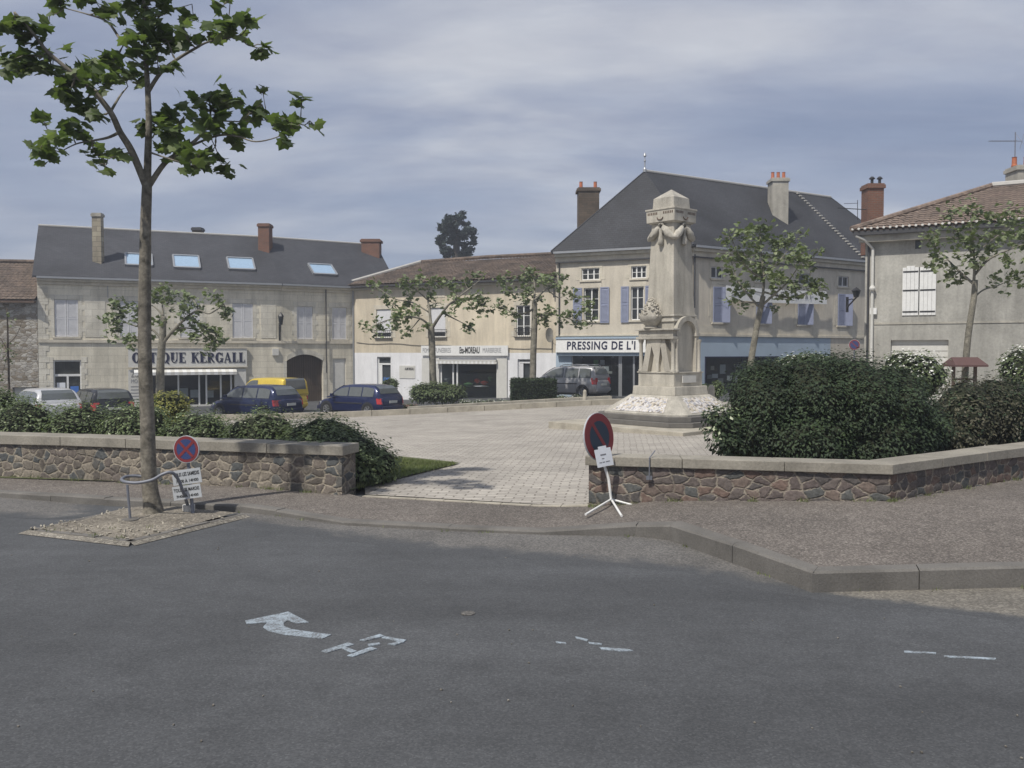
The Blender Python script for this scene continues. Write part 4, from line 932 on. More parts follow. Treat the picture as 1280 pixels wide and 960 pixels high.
mb = MB(); q2 = [p + Vector((0, 0, -.03)) for p in q]; mb.quad(*q2); mb.quad(FZ.pt(-.2, rz - .03, -4), FZ.pt(FZ.len - .02, rz - .03, -4), FZ.pt(FZ.len - .02, EZ, -8.3), FZ.pt(-.2, EZ, -8.3)); FZ.box(mb, -.2, FZ.len - .02, EZ - .16, EZ - .06, .1, .4); mb.build('roof_deck', M['wood'], rz_)
mb = MB(); mb.tube([FZ.pt(-.2, rz + .06, -4), FZ.pt(FZ.len - .05, rz + .06, -4)], .12, 8); mb.build('ridge_tiles', M['tile'], rz_)

# ================================================================== building C : ochre, tiled
C1 = pz(695, 48); C0 = A2
FC = Frame(C0, C1); bC = thing('rendered_building', (C0[0], C0[1], ZG), 'ochre rendered two storey building with clay tiled roof and white painted ground floor', 'building')
EC = FC.uz(570, 352)[1] + .02; zW = FC.uz(560, 441)[1]
wz0, wz1 = FC.uz(480, 422)[1], FC.uz(480, 386.5)[1]
wC = [FC.rect(*p) for p in ((470.5, 387, 489, 422), (538, 387, 557, 422), (645.5, 387, 663, 424))]; wC = [(a, b, wz0, wz1) for a, b, _, _ in wC]
dC = FC.rect(471.5, 446, 488.5, 500); dC = (dC[0], dC[1], ZG, dC[3]); shC = FC.rect(550, 450, 622, 500); shC = (shC[0], shC[1], ZG + .1, shC[3])
d2C = FC.rect(647, 449, 664, 500); d2C = (d2C[0], d2C[1], ZG, d2C[3])
mb = MB(); FC.wall(mb, 0, FC.len, zW, EC, wC, 0); FC.wall(mb, 0, FC.len, ZG - .3, zW, [(*dC, .2), (*shC, 1.4), (*d2C, .25)], 1)
cb_ = [FC.pt(0, 0, -9), FC.pt(FC.len, 0, -9)]
for a, b in ((cb_[0], FC.p0), (cb_[1], cb_[0]), (FC.p1, cb_[1])): mb.quad(at(a, ZG - .3), at(b, ZG - .3), at(b, EC), at(a, EC))
mb.build('wall', [M['render_ochre'], M['white_wall']], bC)
RC = P(600, 323, 55).z
q = [FC.pt(-.6, EC, .45), FC.pt(FC.len + .05, EC, .45), FC.pt(FC.len + .05, RC, -4.6), FC.pt(2.0, RC, -4.6)]
mb = MB(); pane_patch(mb, q, tri_norm(*q[:3])); rfC = mb.build('roof', M['tile'], bC)
mb = MB(); q2 = [p + Vector((0, 0, -.04)) for p in q]; mb.quad(*q2); mb.quad(q2[3], q2[2], FC.pt(FC.len + .05, EC, -9.4), FC.pt(-.6, EC, -9.4)); mb.poly([q2[0], q2[3], FC.pt(-.6, EC, -9.4)]); mb.build('roof_deck', M['wood'], rfC)
mb = MB(); mb.tube([q[3] + Vector((0, 0, .05)), FC.pt(FC.len * .5, RC + .12, -4.6), q[2] + Vector((0, 0, .05))], .12, 8); mb.build('ridge_tiles', M['tile'], rfC)
mb = MB(); mb.tube([q[0] + Vector((0, 0, .04)), q[3] + Vector((0, 0, .06))], .12, 8); mb.build('verge', M['ridge'], rfC)
mb = MB(); FC.box(mb, 0, FC.len, EC - .16, EC - .04, .3, .44); mb.build('gutter', M['gutter'], bC)
mb = MB(); FC.box(mb, 0, FC.len, EC - .3, EC - .17, 0, .12); mb.build('cornice', M['trim'], bC)
for k, r in enumerate(wC):
    w_ = window(FC, bC, r, 2 if k == 2 else 1, 3 if k == 2 else 1, 'trim', False, True, .1, 'white', True)
    if k < 2: mb = MB(); FC.box(mb, r[0] + .03, r[1] - .03, r[2] + .3, r[3] - .02, -.09, -.05); mb.build('roller_blind', M['grey_shutter'], w_)
for x0, x1 in ((473, 488), (541, 556), (588, 603), (647, 660)):
    r = FC.rect(x0, 361, x1, 372); mb = MB(); FC.box(mb, r[0], r[1], r[2], r[3], .002, .02); mb.build('attic_vent', M['trim'], bC)
def front_door(F, par, r, tz, glass_lo=.7, dcol='white', poster=None):
    u0, u1, z0, z1 = r; mb = MB(); F.box(mb, u0, u0 + .08, z0, z1, -.19, -.1); F.box(mb, u1 - .08, u1, z0, z1, -.19, -.1); F.box(mb, u0, u1, tz - .05, tz + .05, -.19, -.099); F.box(mb, u0, u1, z1 - .06, z1, -.19, -.098)
    F.box(mb, u0 + .08, u0 + .3, z0, tz, -.18, -.11); F.box(mb, u0 + .08, u1 - .08, z0, z0 + glass_lo, -.18, -.108); d = mb.build('door', M[dcol], par)
    mb = MB(); F.sheet(mb, u0, u1, z0, z1, -.16); mb.build('pane', M['pane'], d)
    mb = MB(); F.box(mb, u1 - .13, u1 - .1, z0 + 1.0, z0 + 1.2, -.1, -.06); mb.build('handle', M['metal'], d)
    if poster: mb = MB(); F.box(mb, u0 + .36, u1 - .15, z0 + 1.0, z0 + 1.8, -.15, -.145); mb.build('poster', M[poster], d)
    return d
front_door(FC, bC, dC, FC.uz(480, 455)[1], .75, 'white', 'poster_blue'); front_door(FC, bC, d2C, FC.uz(655, 453)[1], .3, 'grey_shutter')
# undertaker's shop front
u0, u1, z0, z1 = shC
mb = MB(); a = FC.uz(528.5, 470)[0]; b = FC.uz(634.5, 470)[0]
FC.box(mb, a, u0 - .003, ZG, z1 + .1, .002, .1); FC.box(mb, u1 + .003, b, ZG, z1 + .1, .002, .1); FC.box(mb, u0, u1, ZG, ZG + .4, -.25, .05)
sf_ = mb.build('shop_front', M['offwhite'], bC)
mb = MB()
for x in (551, 566, 571, 621): a = FC.uz(x, 480)[0]; FC.box(mb, a - .045, a + .045, ZG + .4, z1, -.12, -.04)
FC.box(mb, u0, u1, z1 - .2, z1 - .12, -.12, -.035); mb.build('window_frame', M['white'], sf_)
mb = MB(); FC.sheet(mb, u0, u1, ZG + .4, z1, -.08); mb.build('pane', M['glass'], sf_)
mb = MB(); FC.box(mb, u0 + .01, u1 - .01, ZG + .12, z1, -1.39, -1.37); FC.box(mb, u0 + .01, u1 - .01, ZG + .12, ZG + .5, -1.3, -.3); mb.build('interior', M['dark'], sf_)
mb = MB()
for x, y0, y1, w_, mi in ((558, 472, 477, 4, 1), (596, 473, 479, 4, 0), (605, 476, 481, 5, 0), (612, 470, 476, 3, 2), (585, 478, 484, 6, 2), (601, 482, 484, 10, 1)):
    a, zb = FC.uz(x - w_, y1, -.4); b, zt = FC.uz(x + w_, y0, -.4); 
    mb = MB(); cc = FC.pt((a + b) / 2, zb, -.45); mb.lathe(cc, [(.05, 0), ((b - a) * .4, (zt - zb) * .4), ((b - a) * .45, (zt - zb) * .7), (.04, zt - zb)], 8); mb.build('display_pot', [M['red_thing'], M['paper'], M['green_thing']][mi], sf_)
mb = MB(); n = 30; aw0, aw1 = u0 - .1, u1 + .05
for k in range(n):
    a, b = aw0 + (aw1 - aw0) * k / n, aw0 + (aw1 - aw0) * (k + 1) / n
    mb.hexa([FC.pt(a, z1 - .22, .3), FC.pt(b, z1 - .22, .3), FC.pt(b, z1 - .22, .29), FC.pt(a, z1 - .22, .29), FC.pt(a, z1 - .05, .3), FC.pt(b, z1 - .05, .3), FC.pt(b, z1 - .05, .29), FC.pt(a, z1 - .05, .29)], k % 2)
FC.box(mb, aw0, aw1, z1 - .049, z1 + .02, .11, .31, 1); mb.build('awning', [M['white'], M['offwhite']], sf_)
z1s = FC.uz(580, 432, .14)[1]; z0s = FC.uz(580, 444.5, .14)[1]; a = FC.uz(526.5, 438, .14)[0]; b = FC.uz(635, 438, .14)[0]
sg = thing('shop_sign', FC.pt((a + b) / 2, z0s, .06), 'white fascia sign of the undertaker reading POMPES FUNEBRES and MARBRERIE', 'sign')
mb = MB(); FC.box(mb, a, b, z0s, z1s, .101, .16); mb.build('board', M['white'], sg)
mb = MB(); 
for s_, xa, xb, off in (('POMPES', 528.5, 541, 0), ('FUNEBRES', 543.5, 563.5, 0), ('MARBRERIE', 603.5, 626.5, 0)):
    ua = FC.uz(xa, 438, .16)[0]; ub = FC.uz(xb, 438, .16)[0]; put_text(mb, s_, FC.pt(ua, z0s + .17, .161), FC.d, Vector((0, 0, 1)), FC.n, ub - ua, .27, off)
mb.build('lettering', M['text_grey'], sg)
mb = MB(); ua = FC.uz(574.5, 438, .16)[0]; ub = FC.uz(599.5, 438, .16)[0]; put_text(mb, 'Ets-MOREAU', FC.pt(ua, z0s + .12, .161), FC.d, Vector((0, 0, 1)), FC.n, ub - ua, .38, .03); mb.build('bold_lettering', M['text_black'], sg)
r = FC.rect(499.5, 457, 519, 473); mb = MB(); FC.box(mb, r[0], r[1], r[2], r[3], .002, .03); pq = mb.build('wall_plaque', M['offwhite'], None); tag(pq, 'small grey plaque fixed on white wall between the two doors of the undertaker', 'plaque')
mb = MB(); put_text(mb, 'A.MOREAU', FC.pt(r[0] + (r[1] - r[0]) * .35, r[3] - .28, .031), FC.d, Vector((0, 0, 1)), FC.n, (r[1] - r[0]) * .6, .17, .03); mb.build('lettering', M['text_black'], pq)
pipe(bC, FC, 693.5, 350, 372, .04, 'gutter', .12)
mb = MB(); u_, z_ = FC.uz(445, 490); 
ua, za = FC.uz(446, 428); ub, zb9 = FC.uz(691, 436)
mb = MB(); mb.tube([FC.pt(ua + (ub - ua) * k / 16, za + (zb9 - za) * k / 16 - .06 * (k % 4 in (1, 2)), .03) for k in range(17)], .014, 5); mb.build('wall_cable', M['gutter'], bC)
# shallow oval dish shape on an arm at the joint
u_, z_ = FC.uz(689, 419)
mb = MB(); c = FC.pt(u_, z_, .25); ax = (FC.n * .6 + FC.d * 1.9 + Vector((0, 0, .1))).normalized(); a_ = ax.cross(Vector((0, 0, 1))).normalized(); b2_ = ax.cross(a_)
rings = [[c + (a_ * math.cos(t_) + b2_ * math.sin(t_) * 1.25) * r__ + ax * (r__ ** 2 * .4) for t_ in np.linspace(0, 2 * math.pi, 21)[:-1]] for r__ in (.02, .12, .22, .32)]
mb.loft(rings, caps=False); mb.loft([[p - ax * .012 for p in r__] for r__ in rings], caps=False); dsh = thing('oval_dish', c, 'dull brown oval dish shape where ochre building meets the dry cleaner', 'dish'); mb.build('bowl', M['cement'], dsh, smooth=True)
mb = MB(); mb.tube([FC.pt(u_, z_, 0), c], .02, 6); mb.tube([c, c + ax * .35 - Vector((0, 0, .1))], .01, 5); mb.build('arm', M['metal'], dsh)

# ================================================================== building D : dry cleaner, hipped slate roof
D0, D1 = C1, pz(863, 44.9); D2 = pz(1074, 52.6)
dd = (Vector(D2) - Vector(D1)).normalized(); D2 = tuple(Vector(D1) + dd * 19)
FD, FR = Frame(D0, D1), Frame(D1, D2)
ED = FD.uz(697, 315)[1]; ZD = -.75
bD = thing('slate_roofed_house', (D1[0], D1[1], ZD), 'tall beige house with hipped slate roof and lavender blue shutters behind the monument', 'building')
zS = FD.uz(740, 421)[1]
atz = (FD.uz(738, 350)[1], FD.uz(738, 335)[1]); wnz = (FD.uz(738, 401)[1], FD.uz(738, 360)[1])
at_px = [(727, 749.4), (789, 808)]; wn_px = [(729.8, 748.3), (788.5, 804.5)]
aD = [(FD.uz(a, 342)[0], FD.uz(b, 342)[0], *atz) for a, b in at_px]; wD = [(FD.uz(a, 380)[0], FD.uz(b, 380)[0], *wnz) for a, b in wn_px]
cleaner = (FD.uz(714.5, 470)[0], FD.len - .5, ZD + .05, FD.uz(750, 444.5)[1])
mb = MB(); FD.wall(mb, 0, FD.len, zS, ED, aD + wD, 0); FD.wall(mb, 0, FD.len, ZD - .4, zS, [(*cleaner, 1.6)], 1)
atr = (FR.uz(896, 348)[1], FR.uz(896, 333.5)[1]); wnr = (FR.uz(897, 403)[1], FR.uz(897, 358.5)[1])
aR = [(FR.uz(a, 342)[0], FR.uz(b, 342)[0], *atr) for a, b in ((889, 904), (944, 956), (998.6, 1013), (1048, 1061))]
wR = [(FR.uz(a, 385)[0], FR.uz(b, 385)[0], *wnr) for a, b in ((891, 908), (945, 960), (997, 1012), (1047, 1061))]
disp = (FR.uz(882, 460)[0], FR.uz(972, 460)[0], ZD + .5, FR.uz(900, 447)[1]); uBlue = FR.uz(1038, 440)[0]
d3 = (FR.uz(1005, 460)[0], FR.uz(1025, 460)[0], ZD, FR.uz(1015, 445)[1])
FR.wall(mb, 0, FR.len, zS, ED, aR + wR, 0); FR.wall(mb, 0, uBlue, ZD - .4, zS, [(*disp, 1.0), (*d3, .2)], 1); FR.wall(mb, uBlue, FR.len, ZD - .4, zS, [], 0)
nR = -FR.n; Dq = Vector((4.0, 51.2, 0)); D2b = at(D2, 0) + nR * 7.2
for a, b in ((Dq, at(D0, 0)), (D2b, Dq), (at(D2, 0), D2b)): mb.quad(at(a, ZD - .4), at(b, ZD - .4), at(b, ED), at(a, ED))
mb.build('wall', [M['render_beige'], M['pale_blue']], bD)
Ra = Vector((*D1, 0)) + nR * 3.6; apx = P(806, 214, Ra.y + .1); RAZ = apx.z; RA = Vector((apx.x, apx.y, RAZ))
RB = Ra + FR.d * 15.9; RB.z = RAZ + .1
ov = .4
e0 = at(D0, ED) + FD.n * ov - FD.d * .15; e1 = at(D1, ED) + (FD.n + FR.n).normalized() * ov; e2 = at(D2, ED) + FR.n * ov + FR.d * ov; e3 = at(D2b, ED) + FR.d * ov - FR.n * ov; e4 = at(Dq, ED) + Vector((-.3, .3, 0))
rfD = slab_roof(bD, [(e0, e1, RA), (e1, e2, RB, RA), (e2, e3, RB), (e3, e4, RA, RB), (e4, e0, RA)], M['slate2'])
mb = MB(); mb.tube([RA + Vector((0, 0, .02)), RB + Vector((0, 0, .02))], .08, 6); mb.build('ridge_cap', M['ridge'], rfD)
for a, b in ((RA, e1), (RA, e0), (RB, e2)): mb = MB(); mb.tube([a + Vector((0, 0, .0)), b + Vector((0, 0, .0))], .04, 5); mb.build('hip_cap', M['slate'], rfD)
mb = MB(); mb.lathe(RA, [(.1, -.05), (.1, .1), (.04, .2), (.03, .5), (.07, .55), (.03, .6), (.02, .75), (.09, .82), (.05, .95), (.01, 1.0)], 8); mb.build('finial', M['zinc'], rfD)
# verge dividing the roof
uv_ = FR.uz(1073, 330)[0]; va = FR.pt(uv_, ED, ov); t_ = (uv_ - .6) / 15.9; vb = Ra + FR.d * (uv_ - 1.2); vb.z = RAZ
mb = MB(); n = 26
for k in range(n): mb.box(va.lerp(vb, (k + .5) / n) + Vector((0, 0, .1)), (.16, .2, .07), math.atan2(dd.y, dd.x))
mb.build('verge', M['ridge'], rfD)
mb = MB(); 
for F_ in (FD, FR): F_.box(mb, 0, F_.len, ED - .55, ED - .3, 0, .1); F_.box(mb, 0, F_.len, ED - .299, ED - .14, 0, .26)
mb.build('cornice', M['trim'], bD)
mb = MB()
for F_ in (FD, FR): F_.box(mb, 0, F_.len, ED - .135, ED - .02, .3, .43)
mb.build('gutter', M['zinc'], bD)
mb = MB()
for F_ in (FD, FR): F_.box(mb, 0, F_.len, ED - .62, ED - .56, .1, .17)
mb.build('cable_duct', M['gutter'], bD)
mb = MB(); FR.box(mb, 0, FR.len, zS, zS + .12, 0, .07); FR.box(mb, 0, FR.len, zS + .12, zS + .55, 0, .02); FD.box(mb, 0, FD.len, zS + .05, zS + .12, 0, .05); mb.build('string_course', M['trim'], bD)
for r in aD: window(FD, bD, r, 3, 2, 'trim', False, True, .12)
for r in wD:
    wn = window(FD, bD, r, 2, 3, 'trim', True, True, .14, 'white', False); sw = (r[1] - r[0]) * .5 + .08
    for a, b in ((r[0] - sw - .1, r[0] - .1), (r[1] + .1, r[1] + sw + .1)): shutter(FD, wn, a, b, r[2] - .12, r[3] + .02, .03, M['blue_shutter'])
for r in aR: window(FR, bD, r, 2, 1, 'trim', False, True, .12, 'grey_shutter')
for k, r in enumerate(wR):
    wn = window(FR, bD, r, 1, 3, 'trim', False, True, .14); c = r[0] + (r[1] - r[0]) * .62
    shutter(FR, wn, r[0], c, r[2], r[3], .02, M['blue_shutter'])
    # the other leaf stands out from the wall
    mb = MB(); mb.hexa([FR.pt(c + .02, r[2], .02), FR.pt(r[1], r[2], .28), FR.pt(r[1] - .03, r[2], .3), FR.pt(c, r[2], .045), FR.pt(c + .02, r[3], .02), FR.pt(r[1], r[3], .28), FR.pt(r[1] - .03, r[3], .3), FR.pt(c, r[3], .045)])
    mb.build('shutter', M['blue_shutter'], wn)
pipe(bD, FD, 699.5, 325, 420, .035, 'gutter', .06); pipe(bD, FR, 867, 318, 385, .05, 'gutter', .08)
chimney(bD, 721, 751, 234, 300, 49.5, M['brown_brick'], 'brown_brick', 2, 1.1, zdrop=1.4)
chimney(bD, 964, 987, 222, 268, 51.0, M['cement'], 'cement', 3, 1.0, zdrop=1.6)
# cleaner's shop front
u0, u1, z0, z1 = cleaner
mb = MB()
for x in (774, 776, 792): a = FD.uz(x, 470)[0]; FD.box(mb, a - .05, a + .05, ZD + .05, z1, -.12, -.04)
FD.box(mb, u0, u1, z0, z0 + .3, -.2, -.02); FD.box(mb, u0, u0 + .07, z0, z1, -.12, -.03); sf_ = mb.build('shop_front', M['zinc'], bD)
mb = MB(); FD.sheet(mb, u0, u1, z0 + .3, z1, -.08); mb.build('pane', M['glass'], sf_)
mb = MB(); FD.box(mb, u0 + .01, u1 - .01, z0, z1, -1.59, -1.57); FD.box(mb, u0 + .01, u1 - .01, z0, z0 + .3, -1.5, -.3); mb.build('interior', M['dark'], sf_)
mb = MB()
for x, y0, y1, w_, mi in ((727, 457, 461, 3, 1), (745, 450, 460, 3, 2), (753, 450, 456, 2.6, 1), (757, 458, 464, 4, 1), (749, 459, 464, 2.4, 2), (762, 464, 467, 3.2, 0), (760, 471, 488, 3, 3), (736, 470, 485, 5, 4), (724, 472, 486, 4, 4), (767, 452, 468, 3.5, 4)):
    w0 = -.12 if mi < 3 else -.9; a, zb = FD.uz(x - w_, y1, w0); b, zt = FD.uz(x + w_, y0, w0); mb = MB(); FD.box(mb, a, b, zb, zt, w0 - .02, w0); mb.build('display_card', [M['offwhite'], M['paper'], M['green_thing'], M['poster_blue'], M['brown_brick']][mi], sf_)
mb = MB(); 
for x in (727, 766, 793): a, z_ = FD.uz(x, 446.5, -.4); mb.lathe(FD.pt(a, z_ - .06, -.4), [(.03, 0), (.07, .03), (.05, .1), (.02, .12)], 8)
mb.build('ceiling_spot', M['white'], sf_)
z1s = FD.uz(745, 423.5, .4)[1]; z0s = FD.uz(745, 440.5, .4)[1]; a = FD.uz(695, 432, .3)[0] ; b = FD.len - .1
sg = thing('shop_sign', FD.pt((a + b) / 2, z0s, .1), 'white fascia sign reading PRESSING DE L I in dark blue partly hidden by the monument', 'sign')
mb = MB(); mb.hexa([FD.pt(a, z0s, .35), FD.pt(b, z0s, .35), FD.pt(b, z0s, .001), FD.pt(a, z0s, .001), FD.pt(a, z1s, .28), FD.pt(b, z1s, .28), FD.pt(b, z1s, .001), FD.pt(a, z1s, .001)]); mb.build('board', M['white'], sg)
mb = MB(); FD.box(mb, a - .03, b, z1s + .001, z1s + .07, .0, .33); FD.box(mb, a, b, z0s - .18, z0s - .001, 0.002, .24); mb.build('frame', M['pale_blue'], sg)
ua = FD.uz(708.5, 432, .36)[0]; ub = FD.uz(794, 432, .36)[0]; vt = (FD.pt(0, z1s, .28) - FD.pt(0, z0s, .35)); hh = vt.length; vt.normalize(); nv = FD.d.cross(vt)
mb = MB(); put_text(mb, "PRESSING DE L'I", FD.pt(ua, z0s, .352) + vt * hh * .2, FD.d, vt, nv, ub - ua, hh * .64, .025, .012, 1.12); mb.build('lettering', M['text_navy'], sg)
# display window in the blue front
u0, u1, z0, z1 = disp
mb = MB(); FR.box(mb, u0 - .06, u0, z0, z1, -.1, .03); FR.box(mb, u1, u1 + .06, z0, z1, -.1, .03); FR.box(mb, u0 - .06, u1 + .06, z1, z1 + .06, -.1, .031); FR.box(mb, (u0 + u1) / 2 - .03, (u0 + u1) / 2 + .03, z0, z1, -.1, -.02)
sw_ = mb.build('display_window', M['text_navy'], bD)
mb = MB(); FR.sheet(mb, u0, u1, z0, z1, -.05); mb.build('pane', M['glass'], sw_)
mb = MB(); r_ = random.Random(9)
FR.box(mb, u0 + .01, u1 - .01, z0, z1, -.98, -.96, 5)
for k in range(26):
    a = r_.uniform(u0 + .1, u1 - .5); z = r_.uniform(z0 + .1, z1 - .5); ww = -.15 - k * .006; FR.box(mb, a, a + r_.uniform(.15, .45), z, z + r_.uniform(.15, .5), ww - .02, ww, r_.choice([0, 1, 2, 3, 4, 5, 5, 5]))
mb.build('window_display', [M['paper'], M['red_thing'], M['wood'], M['render_beige'], M['zinc'], M['dark']], sw_)
front_door(FR, bD, d3, ZD + 2.1)
# banner
a, z1b = FR.uz(903, 357, .1); b = FR.uz(1029, 365, .1)[0]; z0b = FR.uz(903, 374.5, .1)[1]; 
bn = thing('banner', FR.pt((a + b) / 2, z0b, .12), 'long white cloth banner strung across beige wall above the blue shop front', 'banner')
mb = MB(); n = 24
rows = []
for j in range(4):
    z = z0b + (z1b - z0b) * j / 3; rows.append([FR.pt(a + (b - a) * k / n, z - .06 * math.sin(math.pi * k / n) , .34 + .02 * math.sin(k * 1.1 + j)) for k in range(n + 1)])
mb.loft(rows, caps=False, close=False); mb.loft([[p - FR.n * .008 for p in r] for r in rows], caps=False, close=False); mb.build('cloth', M['white'], bn, smooth=True)
mb = MB()
def strk(pts, w_):
    for (x0, y0), (x1, y1) in zip(pts[:-1], pts[1:]):
        d_ = Vector((x1 - x0, y1 - y0)).normalized(); nn_ = Vector((-d_.y, d_.x)) * w_
        vs = [FR.pt(a + x + sx * nn_.x, z0b + y + sx * nn_.y, w__) for w__ in (.362, .37) for (x, y, sx) in ((x0, y0, -1), (x1, y1, -1), (x1, y1, 1), (x0, y0, 1))]
        mb.hexa(vs)
L_ = b - a; H_ = z1b - z0b
strk([(L_ * .05, H_ * .3), (L_ * .14, H_ * .62), (L_ * .24, H_ * .7), (L_ * .36, H_ * .55)], .035)
for k in range(9): x = L_ * (.42 + .05 * k); strk([(x, H_ * .3), (x + .1, H_ * .75), (x + .2, H_ * .3)] if k % 2 else [(x + .02, H_ * .3), (x + .02, H_ * .72), (x + .2, H_ * .72)], .03)
mb.build('print', M['text_grey'], bn)
mb = MB()
for u_ in (a, b):
    for z_ in (z0b, z1b): mb.tube([FR.pt(u_, z_, .34), FR.pt(u_ + (.3 if u_ == b else -.3), z_ + .1, .0)], .01, 5)
mb.build('rope', M['black'], bn)

# ================================================================== building E : grey rendered house at right
E0 = pz(1080, 34); E1 = P(1280, 440, 31.4); de = (Vector(xy(E1)) - Vector(E0)).normalized(); E1 = tuple(Vector(E0) + de * 13.5)
FE = Frame(E0, E1); ZE = -.35
bE = thing('grey_house', (E0[0], E0[1], ZE), 'grey rendered house with red tiled roof at right edge of the square', 'building')
EE = FE.uz(1085, 289)[1]
shE = FE.rect(1129, 334, 1169, 393); gE = FE.rect(1113, 425, 1185, 500); gE = (gE[0], gE[1], ZE, gE[3]); vE = FE.rect(1144, 290.5, 1151, 311); vE2 = FE.rect(1213, 331, 1228, 338)
mb = MB(); FE.wall(mb, 0, FE.len, ZE - .3, EE, [(*shE, .15), (*gE, .25), (*vE, .12)])
eb = [FE.pt(0, 0, -9), FE.pt(FE.len, 0, -9)]
for p, q in ((eb[0], FE.p0), (eb[1], eb[0]), (FE.p1, eb[1])): mb.quad(at(p, ZE - .3), at(q, ZE - .3), at(q, EE), at(p, EE))
mb.build('wall', M['render_grey'], bE)
rE0 = P(1240, 233, FE.pt(4.6, 0, -4.5).y); rzE = rE0.z; ue = (rE0 - FE.p0).dot(FE.d)
q = [FE.pt(-.45, EE, .5), FE.pt(FE.len + .4, EE, .5), FE.pt(FE.len + .4, rzE, -4.5), FE.pt(ue, rzE, -4.5)]
ql = [FE.pt(-.45, EE, -9.5), FE.pt(-.45, EE, .5), FE.pt(ue, rzE, -4.5)]
mb = MB(); pane_patch(mb, q, tri_norm(*q[:3])); pane_patch(mb, ql, tri_norm(*ql)); rfE = mb.build('roof', M['tile_red'], bE)
dz = Vector((0, 0, -.035)); mb = MB(); mb.poly([p + dz for p in q]); mb.poly([p + dz for p in ql]); mb.poly([FE.pt(-.45, EE, -9.5) + dz, FE.pt(ue, rzE, -4.5) + dz, FE.pt(FE.len + .4, rzE, -4.5) + dz, FE.pt(FE.len + .4, EE, -9.5) + dz]); mb.build('roof_deck', M['wood'], rfE)
mb = MB(); mb.tube([q[0] + Vector((0, 0, .06)), q[3] + Vector((0, 0, .08))], .11, 7); mb.build('hip_tiles', M['tile_red'], rfE)
mb = MB(); mb.tube([q[3] + Vector((0, 0, .08)), q[2] + Vector((0, 0, .08))], .13, 7); mb.build('ridge_tiles', M['ridge'], rfE)
mb = MB(); k = 0; u_ = -.4
while u_ < FE.len: mb.tube([FE.pt(u_, EE + .02, .5), FE.pt(u_, EE + .045, .56)], .05, 6); u_ += .22
mb.build('eave_tiles', M['ridge'], rfE)
mb = MB(); FE.box(mb, -.4, FE.len, EE - .2, EE - .05, .36, .5); mb.build('gutter', M['gutter'], bE)
mb = MB(); FE.box(mb, -.2, FE.len, EE - .45, EE - .2, .0, .34); mb.build('soffit', M['cement'], bE)
mb = MB(); FE.box(mb, 0.35, FE.len, FE.uz(1130, 404)[1] - .04, FE.uz(1130, 404)[1] + .03, 0, .025); mb.build('string_course', M['cement'], bE)
wn = MB(); FE.box(wn, shE[0], shE[1], shE[2], shE[3], -.14, -.1); wn = wn.build('window', M['dark'], bE); c = (shE[0] + shE[1]) / 2
for a, b in ((shE[0] - .03, c - .015), (c + .015, shE[1] + .03)):
    mb = MB(); 
    nb_ = 4
    for k in range(nb_): FE.box(mb, a + (b - a) * k / nb_ + .004, a + (b - a) * (k + 1) / nb_ - .004, shE[2] - .03, shE[3] + (.06 if k in (1, 2) else .0), .0, .035)
    FE.box(mb, a, b, shE[2] - .0, shE[3] - .03, -.02, -.002); st = mb.build('shutter', M['white'], wn)
    for z in (shE[2] + .08, shE[2] + (shE[3] - shE[2]) * .5, shE[3] - .18): mb = MB(); FE.box(mb, a + .02, b - .02, z, z + .05, .036, .05); mb.build('strap_hinge', M['black'], st)
mb = MB(); FE.box(mb, gE[0], gE[1], gE[2], gE[3], -.22, -.16)
z = gE[2] + .1
while z < gE[3] - .1: FE.box(mb, gE[0] + .02, gE[1] - .02, z, z + .2, -.159, -.14); z += .23
gd = mb.build('garage_door', M['offwhite'], bE)
mb = MB(); zz = FE.uz(1170, 466)[1]; FE.box(mb, gE[0] + .03, gE[1] - .03, zz - .07, zz + .06, -.158, -.12); mb.build('letter_slot', M['black'], gd)
mb = MB(); FE.sheet(mb, *vE, -.08); mb.build('vent_window', M['pane'], bE)
mb = MB(); mb.tube([FE.pt(-.3, EE - .2, .45), FE.pt(.0, EE - .35, .35), FE.pt(.28, EE - .7, .1), FE.pt(.28, ZE, .1)], .055, 8); mb.build('drainpipe', M['offwhite'], bE)
mb = MB(); mb.tube([FE.pt(.12, EE - .5, .06), FE.pt(.12, ZE, .06)], .04, 6); mb.build('cable_duct', M['gutter'], bE)
u_, z_ = FE.uz(1092, 389); mb = MB(); FE.box(mb, u_ - .12, u_ + .12, z_ - .12, z_ + .12, 0, .12); mb.build('meter_box', M['white'], bE)
u_, z_ = FE.uz(1091, 361); mb = MB(); mb.lathe(FE.pt(u_, z_ - .1, .14), [(.04, 0), (.1, .04), (.12, .1), (.08, .2), (.02, .22)], 10); FE.box(mb, u_ - .03, u_ + .03, z_ + .03, z_ + .09, 0, .1); mb.build('siren', M['offwhite'], bE)
cE = chimney(bE, 1083, 1106, 229, 275, 36.8, M['brick'], M['brick'], None, .7, zdrop=1.4)
for x in (1090, 1099.5):
    p = P(x, 229, 37.15); mb = MB(); mb.lathe(p, [(.06, -.02), (.06, .15), (.12, .17), (.12, .2), (.05, .27), (.02, .28)], 10); mb.build('cowl', M['black'], cE)
chimney(bE, 1270, 1295, 206, 240, 36.0, M['cement'], 'cement', 2, .9, zdrop=1.2)
